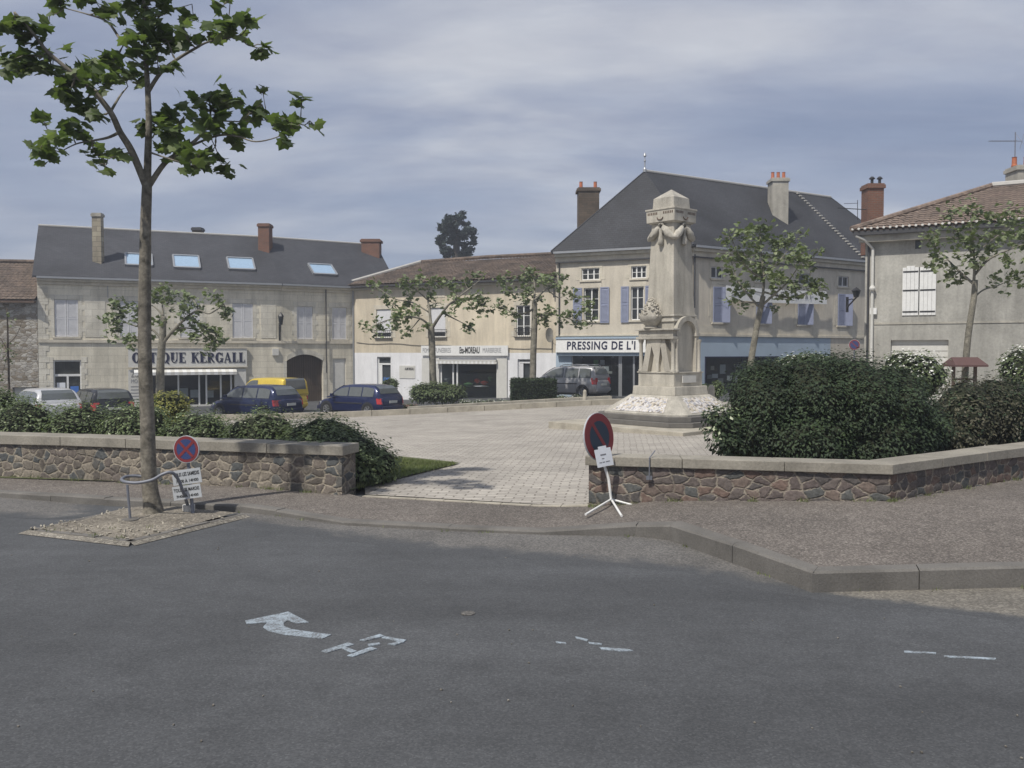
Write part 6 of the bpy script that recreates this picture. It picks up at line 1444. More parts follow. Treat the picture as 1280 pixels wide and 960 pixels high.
def tree(name, label, Y, trunk, limbs, clusters, leaf, leafm, barkm, spread, dens, size, seed, tilt=.9, group=None, clf=1.0, sub=3):
    r = random.Random(seed); base = P(trunk[0][0], trunk[0][1], Y)
    t = thing(name, base, label, 'tree', group); mb = MB()
    tp = [P(x, y, Y + (dy if dy else 0)) for x, y, _, dy in [(a[0], a[1], a[2], a[3] if len(a) > 3 else 0) for a in trunk]]
    pts = catm(tp, 5); rads = np.interp(np.linspace(0, len(tp) - 1, len(pts)), range(len(tp)), [a[2] for a in trunk])
    # slight wobble
    pts = [p + Vector((mnoise.noise(p * 1.3) * .02, 0, 0)) for p in pts]
    mb.tube(pts, list(rads), 12)
    nodes = []   # px, py, dy, point, radius
    for (x, y, *_), p in zip(trunk[len(trunk) // 2:], tp[len(trunk) // 2:]): nodes.append((x, y, 0, p, .02))
    for lb in limbs:
        r0, pl = lb[0], lb[1]; dy1 = lb[2] if len(lb) > 2 else r.uniform(-1, 1) * spread
        # start from nearest known node to keep joints closed
        sx, sy = pl[0]; near = min(nodes, key=lambda q: (q[0] - sx) ** 2 + (q[1] - sy) ** 2); dy0 = near[2] if (near[0] - sx) ** 2 + (near[1] - sy) ** 2 < 400 else 0
        n = len(pl); ps = []
        for i, (x, y) in enumerate(pl):
            f_ = i / (n - 1); dyy = dy0 + (dy1 - dy0) * f_; ps.append(P(x, y, Y + dyy)); nodes.append((x, y, dyy, ps[-1], r0 * (1 - .7 * f_)))
        c = catm(ps, 5); rr = [r0 * (1 - .75 * k / (len(c) - 1)) for k in range(len(c))]; mb.tube(c, rr, 8)
    lv = Leaves(leaf())
    for cx, cy, cr in clusters:
        nr = min(nodes, key=lambda q: (q[0] - cx) ** 2 + (q[1] - cy) ** 2); dist = math.hypot(nr[0] - cx, nr[1] - cy)
        dy = nr[2] + r.uniform(-.6, .6) * (cr + dist) / FPX * Y
        ctr = P(cx, cy, Y + dy); rad = cr / FPX * Y * clf; tw_ = (ctr, rad); mb.tube(catm([nr[3], nr[3].lerp(ctr, .5) + Vector((0, 0, -.03)), ctr], 3), [min(nr[4], .012 * size / .15) , .006 * size / .15] * 3 + [.004], 5) if dist > 3 else None
        k = max(4, int(dens * (cr / 20) ** 2))
        subs = [np.array(ctr) + rng.normal(0, rad * .42, 3) for _ in range(sub)]
        for sc3 in subs: mb.tube([ctr, ctr.lerp(Vector(sc3), .5) + Vector((0, 0, .02)), Vector(sc3)], [.006 * size / .15, .005 * size / .15, .003 * size / .15], 4)
        pos = []
        for q in range(k):
            s_ = subs[q % len(subs)]; pos.append(s_ + rng.normal(0, rad * .34, 3) * np.array([1, 1, .8]))
        lv.add(np.array(pos), size, tilt)
    mb.build('trunk', barkm, t, smooth=True, uv=False); lv.build('crown', leafm, t); return t
TR = [(191, 645, .15), (190, 632, .108), (187, 610, .092), (185, 560, .086), (182, 470, .08), (180, 380, .073), (182, 300, .065), (184, 228, .056)]
TY = TB.y
NL = [(.056, [(184, 236), (184, 228), (185, 190), (186, 150), (184, 100), (181, 50), (180, 0), (178, -70)], .0),
      (.048, [(184, 236), (165, 190), (150, 165), (138, 140), (115, 112), (95, 95), (60, 65), (40, 40), (18, 15)], -.7),
      (.018, [(138, 140), (150, 120), (160, 108)], .3), (.02, [(150, 165), (135, 172), (115, 176), (95, 180), (75, 190)], .6),
      (.016, [(165, 190), (150, 194), (135, 198)], -.4), (.022, [(182, 75), (155, 55), (135, 28), (110, 18), (80, 10)], .7),
      (.026, [(185, 115), (200, 92), (220, 75), (245, 60), (262, 52), (300, 45)], -.5), (.036, [(184, 236), (205, 205), (225, 190), (248, 172), (262, 150), (262, 125)], .5),
      (.016, [(230, 186), (270, 170), (295, 170), (320, 177), (350, 170), (375, 155)], -.3), (.014, [(186, 190), (210, 198), (240, 207)], -.7), (.012, [(262, 150), (300, 152), (335, 150)], .9), (.014, [(181, 50), (200, 20), (240, 5)], .4), (.012, [(270, 50), (285, 25), (288, -10)], -.2),
      (.02, [(180, 0), (140, -50), (90, -60)], -.6), (.02, [(180, 0), (220, -40), (270, -70)], .6)]
NC = [(20, 26, 20), (39, 36, 18), (43, 69, 25), (66, 85, 25), (89, 98, 20), (105, 125, 22), (131, 108, 22), (138, 78, 24), (157, 95, 18), (75, 7, 18), (62, 18, 8), (125, 10, 20), (184, 10, 32), (184, 42, 28), (210, 52, 26), (197, 79, 20), (216, 88, 10), (230, 40, 14), (243, 26, 10), (262, 50, 12), (289, 46, 18), (312, 26, 14), (315, 58, 14), (285, 3, 12),
      (52, 146, 11), (56, 177, 24), (90, 163, 16), (118, 190, 16), (131, 206, 8), (148, 187, 9), (184, 157, 14), (210, 154, 20), (223, 180, 26), (249, 195, 24), (269, 184, 24), (256, 151, 22), (262, 121, 18), (282, 131, 20), (289, 164, 18), (236, 134, 8), (312, 141, 10), (328, 131, 13), (348, 148, 16), (364, 160, 14), (377, 125, 10), (387, 151, 9), (358, 174, 6), (328, 111, 7), (120, 140, 10), (85, 115, 12),
      (90, -60, 25), (140, -50, 25), (178, -70, 35), (220, -40, 25), (270, -70, 30), (120, -90, 25), (220, -100, 30)]
tree('plane_tree', 'tall slim young plane tree with sparse crown near camera in the sandy pit', TY, TR, NL, NC, star_leaf, M['leaf_plane'], M['bark_grey'], .7, 28, .17, 5, .75, clf=1.08)
# mid trees (pollarded planes of the square)
def spokes(cx, cy, pts): return pts
g_planes = 'young plane trees round the square'
tree('plane_tree', 'pollarded plane tree in front of the optician sign', 35.5, [(200, 512, .2), (200, 490, .17), (201, 450, .155), (203, 420, .14), (204, 395, .1)],
     [(.07, [(203, 430), (215, 415), (232, 398), (248, 388), (262, 392), (280, 380)]), (.05, [(203, 425), (190, 412), (172, 408), (150, 400), (138, 385)]), (.05, [(204, 395), (203, 380), (206, 368)]), (.04, [(220, 410), (245, 412), (265, 428)]), (.035, [(190, 412), (175, 420), (155, 425)]), (.04, [(204, 395), (190, 382), (170, 385)]), (.04, [(248, 388), (242, 375), (235, 372)])],
     [(142, 380, 9), (138, 398, 10), (150, 412, 11), (160, 424, 9), (172, 402, 9), (178, 388, 8), (165, 382, 7), (195, 370, 10), (205, 380, 9), (210, 365, 9), (235, 374, 9), (250, 385, 7), (275, 376, 11), (284, 388, 8), (240, 398, 9), (256, 408, 9), (246, 418, 8), (265, 425, 11), (262, 436, 8), (225, 412, 7), (200, 402, 8), (276, 420, 8), (150, 392, 8), (228, 388, 8), (186, 420, 6)],
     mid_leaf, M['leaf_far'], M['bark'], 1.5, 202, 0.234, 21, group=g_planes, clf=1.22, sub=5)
tree('plane_tree', 'pollarded plane tree with wide crown in front of the undertaker sign', 42.2, [(542, 492, .2), (541, 470, .17), (540, 430, .16), (539, 408, .15)],
     [(.08, [(539, 408), (537, 390), (535, 375), (536, 360)]), (.09, [(540, 410), (550, 395), (562, 380), (575, 372)]), (.06, [(538, 408), (525, 398), (505, 396), (485, 400), (465, 408)]), (.045, [(536, 390), (515, 378), (495, 374), (475, 362), (465, 355)]), (.05, [(562, 380), (585, 372), (603, 378)]), (.04, [(555, 392), (575, 402), (590, 410)]), (.045, [(535, 375), (520, 362), (508, 350)]), (.05, [(568, 375), (585, 362), (600, 350)]), (.035, [(525, 398), (515, 410), (508, 415)])],
     [(464, 408, 9), (478, 404, 9), (492, 402, 9), (508, 398, 8), (510, 414, 8), (468, 356, 8), (482, 368, 9), (490, 380, 9), (498, 392, 9), (512, 378, 8), (505, 352, 9), (525, 352, 10), (540, 350, 9), (552, 358, 9), (538, 370, 7), (570, 370, 9), (580, 350, 9), (595, 346, 8), (606, 378, 9), (590, 380, 9), (600, 370, 8), (575, 382, 8), (588, 408, 9), (560, 392, 7), (605, 390, 6), (522, 388, 8), (545, 380, 7), (530, 408, 6), (565, 356, 9), (515, 365, 8)],
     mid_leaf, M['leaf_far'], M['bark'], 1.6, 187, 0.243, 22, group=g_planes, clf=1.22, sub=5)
tree('plane_tree', 'pollarded plane tree growing behind the clipped hedge near the silver car', 42.6, [(666, 492, .19), (666, 470, .16), (667, 430, .15), (668, 400, .14), (668, 375, .12)],
     [(.06, [(668, 375), (668, 355), (665, 342)]), (.06, [(668, 385), (655, 392), (640, 390), (625, 382)]), (.06, [(668, 375), (682, 362), (695, 355), (705, 345)]), (.05, [(668, 400), (680, 392), (700, 395), (718, 400), (735, 400)]), (.04, [(685, 362), (698, 372), (712, 366)]), (.04, [(668, 372), (652, 362), (632, 360)])],
     [(625, 380, 8), (630, 352, 9), (635, 362, 8), (648, 368, 9), (658, 350, 10), (668, 342, 10), (680, 348, 9), (692, 356, 9), (700, 345, 8), (655, 375, 7), (640, 390, 8), (645, 395, 7), (677, 395, 9), (690, 390, 8), (684, 400, 7), (712, 365, 8), (720, 372, 6), (712, 388, 8), (722, 396, 10), (735, 385, 8), (738, 400, 8), (700, 398, 7), (664, 362, 8), (676, 374, 7), (735, 372, 5)],
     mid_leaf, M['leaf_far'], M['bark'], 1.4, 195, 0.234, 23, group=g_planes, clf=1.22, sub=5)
tree('plane_tree', 'bushy young plane tree hiding part of the white banner', 28.5, [(930, 505, .13), (936, 470, .11), (944, 420, .1), (951, 385, .09), (954, 370, .08)],
     [(.05, [(952, 380), (955, 350), (952, 320), (950, 295)]), (.045, [(950, 385), (935, 368), (922, 350), (912, 320)]), (.045, [(952, 382), (968, 368), (985, 352), (1000, 330)]), (.03, [(952, 378), (932, 378), (918, 372)]), (.035, [(955, 365), (985, 372), (1010, 365), (1022, 358)]), (.03, [(953, 345), (975, 325), (995, 300)]), (.03, [(953, 350), (930, 330), (915, 300)])],
     [(912, 296, 11), (905, 322, 8), (930, 290, 13), (950, 288, 14), (965, 298, 12), (985, 300, 12), (1000, 292, 8), (1005, 318, 12), (1022, 315, 7), (990, 325, 12), (970, 320, 11), (945, 312, 12), (925, 318, 12), (912, 340, 11), (922, 358, 12), (915, 372, 8), (928, 380, 8), (940, 342, 11), (960, 345, 11), (975, 350, 10), (990, 355, 10), (1005, 350, 10), (1020, 358, 12), (1025, 370, 7), (975, 370, 8), (955, 330, 11), (965, 365, 6), (1012, 332, 8), (1000, 372, 6), (938, 362, 8), (968, 385, 5)],
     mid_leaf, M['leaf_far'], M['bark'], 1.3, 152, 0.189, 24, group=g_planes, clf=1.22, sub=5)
tree('plane_tree', 'young plane tree with thin leaning trunk before the grey house', 24.5, [(1204, 500, .1), (1206, 470, .09), (1210, 420, .085), (1217, 375, .08), (1218, 350, .075)],
     [(.045, [(1217, 360), (1218, 330), (1216, 300), (1213, 270)]), (.04, [(1217, 355), (1200, 340), (1185, 325), (1170, 310)]), (.03, [(1217, 372), (1230, 362), (1245, 358), (1258, 352)]), (.04, [(1217, 345), (1235, 325), (1255, 315), (1280, 305)]), (.03, [(1217, 320), (1240, 300), (1262, 285)]), (.03, [(1217, 320), (1200, 295), (1185, 272)])],
     [(1185, 265, 9), (1205, 262, 10), (1220, 262, 11), (1240, 268, 11), (1262, 262, 10), (1278, 275, 12), (1160, 300, 10), (1175, 310, 12), (1172, 325, 10), (1190, 335, 12), (1200, 350, 8), (1185, 348, 7), (1200, 300, 11), (1215, 285, 12), (1218, 305, 12), (1235, 292, 12), (1255, 292, 12), (1270, 305, 12), (1240, 312, 11), (1225, 328, 9), (1205, 318, 10), (1245, 350, 9), (1262, 355, 9), (1270, 340, 9), (1255, 325, 9), (1290, 320, 14), (1190, 290, 10), (1290, 290, 14), (1280, 345, 9), (1168, 292, 7)],
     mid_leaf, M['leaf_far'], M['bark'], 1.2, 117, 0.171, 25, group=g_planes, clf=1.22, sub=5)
tree('sapling', 'thin sapling at left edge in front of the rubble stone house', 30.0, [(12, 520, .04), (11, 470, .035), (10, 430, .03), (9, 385, .02)],
     [(.015, [(10, 440), (2, 425), (-8, 415)]), (.015, [(10, 430), (20, 420), (28, 402)])],
     [(10, 392, 5), (16, 400, 5), (4, 430, 7), (14, 436, 7), (20, 430, 5), (-4, 440, 9), (10, 450, 6), (2, 470, 8), (-10, 420, 10), (-8, 460, 8)],
     mid_leaf, M['leaf_far'], M['bark_dark'], .4, 110, .12, 26)
# far cedar behind the roofs
rc_ = random.Random(8); cl = []
for k in range(60):
    t = rc_.random(); y = 270 + 50 * t; w_ = float(np.interp(t, [0, .2, .5, 1], [7, 17, 23, 22])); cl.append((571 + rc_.uniform(-1, 1) * w_ - (2 if y < 285 else 0), y, rc_.uniform(3.2, 5.5)))
tree('cedar_tree', 'dark cedar tree rising behind the tiled roof of the ochre building', 92, [(572, 470, .6), (572, 400, .5), (571, 330, .42), (570, 290, .25), (570, 272, .08)],
     [(.14, [(571, 315), (560, 310), (549, 306)]), (.14, [(571, 318), (585, 312), (595, 305)]), (.12, [(571, 300), (558, 292), (548, 288)]), (.12, [(571, 302), (582, 294), (594, 293)]), (.1, [(570, 285), (562, 278)]), (.1, [(570, 285), (580, 276)])],
     cl, mid_leaf, M['leaf_cedar'], M['bark_dark'], 1.5, 1500, .42, 27, clf=1.0)
# shrubs
def shrub(name, label, blobs, leafm, size, dens, tmpl=oval_leaf, group=None, cat='shrub', core=.8, floor=None, twig=0, cup=.0, second=None):
    cx = sum(b[0][0] for b in blobs) / len(blobs); cy = sum(b[0][1] for b in blobs) / len(blobs); z0 = min(b[0][2] - b[1][2] for b in blobs); z0 = max(z0, floor if floor is not None else z0)
    t = thing(name, (cx, cy, z0), label, cat, group); lv = Leaves(tmpl()); lv2 = Leaves(tmpl()); mc = MB()
    for ctr, rd_ in blobs:
        ctr = np.array(ctr, float); rd_ = np.array(rd_, float); area = 4 * math.pi * ((rd_[0] * rd_[1]) ** 1.6 / 3 + (rd_[0] * rd_[2]) ** 1.6 / 3 + (rd_[1] * rd_[2]) ** 1.6 / 3) ** (1 / 1.6)
        N = int(area * dens); dr = rng.normal(0, 1, (N, 3)); dr /= np.linalg.norm(dr, axis=1)[:, None]
        lump = np.array([1 + .22 * mnoise.noise(Vector(d_ * 2.3 + ctr)) + .13 * mnoise.noise(Vector(d_ * 6 + ctr)) for d_ in dr]); rr = rng.uniform(.78, 1.03, N) * lump
        # a few shoots stick out
        so = rng.random(N) < .07; rr[so] *= rng.uniform(1.03, 1.24, so.sum())
        pos = ctr + dr * rd_ * rr[:, None]; keep = pos[:, 2] > (z0 + .0 if floor is None else floor); pos = pos[keep]; dn = dr[keep] / rd_; dn /= np.linalg.norm(dn, axis=1)[:, None]
        dn[:, 2] += .35
        if second is not None:
            s_ = rng.random(len(pos)) < second[1] * (1 / (1 + np.exp(-(dr[keep][:, 2] - .2) * 5))); lv2.add(pos[s_], size * second[2], .8, dn[s_]); pos, dn = pos[~s_], dn[~s_]
        lv.add(pos, size, .8, dn)
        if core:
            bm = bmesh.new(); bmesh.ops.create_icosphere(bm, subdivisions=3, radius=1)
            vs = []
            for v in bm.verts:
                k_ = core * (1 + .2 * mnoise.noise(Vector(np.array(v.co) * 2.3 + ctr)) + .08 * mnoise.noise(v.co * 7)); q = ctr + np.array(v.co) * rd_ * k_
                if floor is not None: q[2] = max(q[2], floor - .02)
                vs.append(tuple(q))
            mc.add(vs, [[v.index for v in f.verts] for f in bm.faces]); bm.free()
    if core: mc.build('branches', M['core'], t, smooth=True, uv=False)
    lv.build('foliage', leafm, t)
    if second is not None and lv2.n: lv2.build('blossom', second[0], t)
    return t
# left hedge behind the wall: a run of merged blobs
hl = []; r_ = random.Random(3)
for k in range(12):
    f_ = k / 11; p = WL[0].lerp(WL[2], .06 + .9 * f_); n_ = Vector((-dL.y, dL.x, 0)); n_ = n_ if n_.y > 0 else -n_
    q = p + n_ * (1.15 + .1 * r_.random()); h = .96 + .16 * min(1, f_ * 2.2) + r_.uniform(-.05, .07); hl.append(((q.x, q.y, .12 + h * .42), (.62, .62, h * .58)))
shrub('hedge', 'long green hedge growing behind the brown rubble wall on left', hl, M['leaf_hedge'], .062, 800, oval_leaf, cat='hedge', floor=.08, second=(M['leaf_pale'], .06, 1.0))
e_ = WL[0]
shrub('rounded_shrub', 'rounded leafy shrub spilling past right end of the brown rubble wall', [((e_.x - .35, e_.y + 1.0, .42), (.8, .7, .5)), ((e_.x + .12, e_.y + 1.05, .3), (.55, .55, .36)), ((e_.x - .7, e_.y + 1.15, .5), (.6, .6, .48))], M['leaf_hedge'], .07, 800, oval_leaf, floor=.07, second=(M['leaf_pale'], .05, 1.0))
p = P(212, 505, 18)
shrub('yellow_shrub', 'small yellow leaved shrub beyond the left hedge', [((p.x, 18, p.z - .02), (.42, .4, .3)), ((p.x - .1, 18, p.z - .4), (.5, .4, .35))], M['leaf_yellow'], .07, 700, oval_leaf, floor=-.1)
p = P(5, 498, 17)
shrub('dark_shrub', 'dark green shrub behind hedge at left edge of photo', [((p.x - .1, 17, p.z - .35), (.42, .5, .55)), ((p.x - .8, 17.2, p.z - .3), (.7, .6, .7))], M['leaf_hedge'], .08, 600, oval_leaf, floor=-.1)
# big laurel right
def bb(px, py, Y, rx, ry, rz): q = P(px, py, Y); return ((q.x, q.y, q.z), (rx, ry, rz))
shrub('laurel_bush', 'large dark green bush taller than wall beside the memorial', [bb(955, 508, 12.6, .55, .7, .62), bb(1010, 502, 12.7, .68, .85, .68), bb(1065, 503, 12.7, .68, .9, .7), bb(1112, 510, 12.8, .58, .9, .64), bb(1150, 532, 12.9, .36, .7, .42), bb(935, 545, 12.5, .45, .6, .4), bb(1000, 548, 12.5, .8, .8, .5), bb(1090, 548, 12.6, .9, .85, .5), bb(960, 480, 12.8, .5, .6, .38), bb(1040, 478, 12.9, .65, .7, .42)], M['leaf_dark'], .056, 950, oval_leaf, floor=.06)
shrub('shrub', 'small light leaved shrub shoots left of the large dark bush', [bb(905, 538, 12.2, .30, .4, .36), bb(893, 520, 12.2, .16, .3, .16), bb(915, 556, 12.2, .22, .3, .2)], M['leaf_dark'], .085, 260, oval_leaf, floor=.06, core=.4, second=(M['leaf_pale'], .25, .9))
shrub('flowering_shrub', 'pale flowering shrub in front of the white garage door', [bb(1150, 468, 16, .48, .5, .46), bb(1128, 458, 16, .34, .4, .3)], M['leaf_hedge'], .08, 500, oval_leaf, floor=-.1, second=(M['flower'], .55, .8))
shrub('flowering_shrub', 'white flowered shrub behind top of the large dark bush', [bb(1000, 456, 16, .5, .4, .22), bb(1020, 452, 16, .3, .4, .16)], M['leaf_hedge'], .08, 380, oval_leaf, second=(M['flower'], .4, .8), floor=-.1)
shrub('flowering_shrub', 'pale leaved flowering shrub cut off by right edge of photo', [bb(1275, 462, 17, .36, .5, .45)], M['leaf_hedge'], .08, 500, oval_leaf, floor=-.1, second=(M['flower'], .5, .8))
shrub('reddish_shrub', 'brownish red shrub to right of the large dark bush', [bb(1205, 520, 13.4, .5, .6, .6), bb(1245, 515, 13.6, .5, .6, .6), bb(1190, 545, 13.3, .5, .6, .4)], M['leaf_red'], .06, 650, oval_leaf, floor=.06, second=(M['leaf_dark'], .3, 1))
shrub('dark_shrub', 'dark green shrub above wall at right edge of photo', [bb(1275, 525, 13.6, .5, .6, .62), bb(1310, 520, 13.9, .6, .6, .7)], M['leaf_dark'], .065, 650, oval_leaf, floor=.06)
# far hedges in the flower bed
q = P(547, 490, 41.4)
shrub('round_hedge', 'low spreading green hedge at foot of the undertaker plane tree', [((P(530, 490, 41.6).x, 41.6, q.z - .05), (.75, .6, .48)), ((q.x, 41.6, q.z), (.9, .6, .5)), ((P(565, 490, 41.6).x, 41.6, q.z - .05), (.7, .6, .45))], M['leaf_hedge'], .12, 260, oval_leaf, cat='hedge', floor=-1.0)
t = thing('box_hedge', (P(666, 485, 42).x, 42.2, -.45), 'square clipped dark hedge in front of the silver car', 'hedge')
xl, xr, zt = P(640, 485, 42).x, P(694, 485, 42).x, P(666, 474.5, 42).z; gz_ = HT(xl, 42)
lv = Leaves(oval_leaf()); n = 5200; pos = rng.uniform(0, 1, (n, 3)) * np.array([xr - xl, 1.2, zt - gz_]) + np.array([xl, 41.7, gz_]); face = rng.integers(0, 4, n)
pos[face == 0, 1] = 41.7; pos[face == 1, 2] = zt; pos[face == 2, 0] = xl; pos[face == 3, 0] = xr; pos += rng.normal(0, .03, (n, 3)); lv.add(pos, .1, .8); lv.build('foliage', M['leaf_dark'], t)
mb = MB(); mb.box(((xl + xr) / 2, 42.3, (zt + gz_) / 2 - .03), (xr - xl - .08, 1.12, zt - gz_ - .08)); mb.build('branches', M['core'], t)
shrub('small_shrub', 'small yellow green ball shrub right of the dark blue hatchback', [((P(488, 480, 43).x, 43, P(488, 481, 43).z), (.42, .4, .38))], M['leaf_hedge'], .1, 350, oval_leaf)
# flowers in the bed
for (x0, x1, Y, name_, label_, mm_) in ((500, 520, 40.4, 'flower_clump', 'low red and white flowers at left end of the far flower bed', 'flower'), (575, 635, 41.0, 'flower_clump', 'low white flowers between the two far hedges', 'flower'), (693, 730, 41.8, 'flower_clump', 'low mixed flowers in front of the silver car', 'flower')):
    a, b = P(x0, 495, Y).x, P(x1, 495, Y).x; z = HT((a + b) / 2, Y) + .16; bl = []
    k = max(2, int((b - a) / .5))
    for i in range(k): bl.append(((a + (b - a) * (i + .5) / k, Y, z + .08), (.34, .3, .2)))
    shrub(name_, label_, bl, M['leaf_hedge'], .08, 230, oval_leaf, cat='flowers', floor=z - .05, core=.6, second=(M['flower'] if x0 != 500 else M['flower_red'], .35, .9))
shrub('shrub', 'small green shrub behind the stone post beside the memorial', [bb(880, 492, 29, .3, .3, .35), bb(896, 486, 29.5, .25, .3, .3)], M['leaf_hedge'], .1, 350, oval_leaf)
# grass on the triangle of lawn
lv = Leaves(long_leaf()); n = 9000
tri = [G(572, 577, .08), G(448, 612, .08), G(425, 575, .08), G(500, 570, .08)]
w1 = rng.random(n); w2 = rng.random(n); A_, B_, C_, D_ = [np.array(p) for p in tri]
pos = (A_[None] * (1 - w1)[:, None] + B_[None] * w1[:, None]) * (1 - w2)[:, None] + (D_[None] * (1 - w1)[:, None] + C_[None] * w1[:, None]) * w2[:, None]; pos[:, 2] = [hpl(p[0], p[1]) + .03 for p in pos]
upv = np.zeros((n, 3)); upv[:, 0] = rng.normal(0, 1, n); upv[:, 1] = rng.normal(0, 1, n)
tv, tf = long_leaf(); yaw = rng.uniform(0, 6.28, n); le = rng.uniform(.03, .075, n); V_ = []; F_ = []
for i in range(n):
    p = pos[i]; ax = np.array([math.cos(yaw[i]), math.sin(yaw[i]), 0]) * .006; ln = np.array([rng.normal(0, .35), rng.normal(0, .35), 1]) * le[i]; k = len(V_); V_ += [tuple(p - ax), tuple(p + ax), tuple(p + ln)]; F_.append((k, k + 1, k + 2))
mb = MB(); mb.v = V_; mb.f = F_; mb.mi = [0] * len(F_); mb.build('lawn_grass', M['grass'], uv=False, kind='stuff')
sheet('lawn', [xy(G(574, 577, .05)), xy(WL[0] + Vector((.25, .45, 0))), xy(G(420, 575, .05)), xy(G(500, 567, .05))][::1], lambda x, y: hpl(x, y) + .035, M['grass_base'], .5, .0, kind='structure')

V_ = []; F_ = []
r_ = random.Random(31)
def tuft(p, n, h):
    for _ in range(n):
        b0 = Vector((p[0] + r_.gauss(0, .03), p[1] + r_.gauss(0, .03), p[2])); an = r_.uniform(0, 6.28); l_ = r_.uniform(.4, 1) * h; dx = Vector((math.cos(an), math.sin(an), 0)); tp_ = b0 + Vector((r_.gauss(0, .4), r_.gauss(0, .4), 1)) * l_
        k = len(V_); V_.extend([tuple(b0 - dx * .005), tuple(b0 + dx * .005), tuple(tp_)]); F_.append((k, k + 1, k + 2))
for i in range(3, 11):
    a, b = KP[i], KP[i + 1]
    for _ in range(int((b - a).length * 2.2)):
        q = a.lerp(b, r_.random()); tuft((q.x, q.y - .01, .003), r_.randint(3, 14), .045)
for a, b in ((WL[0], WL[1]), (WR[0], WR[1]), (WR[1], WR[2])):
    for _ in range(int((b - a).length * 5)):
        q = a.lerp(b, r_.random()); tuft((q.x, q.y - .04, hp(q.x, q.y)), r_.randint(4, 20), .07)
for _ in range(30):
    t_1, s_1 = r_.random(), r_.choice([.02, .05, .95, .98, r_.random()]); q = pit2[0].lerp(pit2[1], t_1).lerp(pit2[3].lerp(pit2[2], t_1), s_1); tuft((q.x, q.y, .03), r_.randint(3, 10), .05)
mb = MB(); mb.v = V_; mb.f = F_; mb.mi = [0] * len(F_); mb.build('weeds', M['grass'], uv=False, kind='stuff')

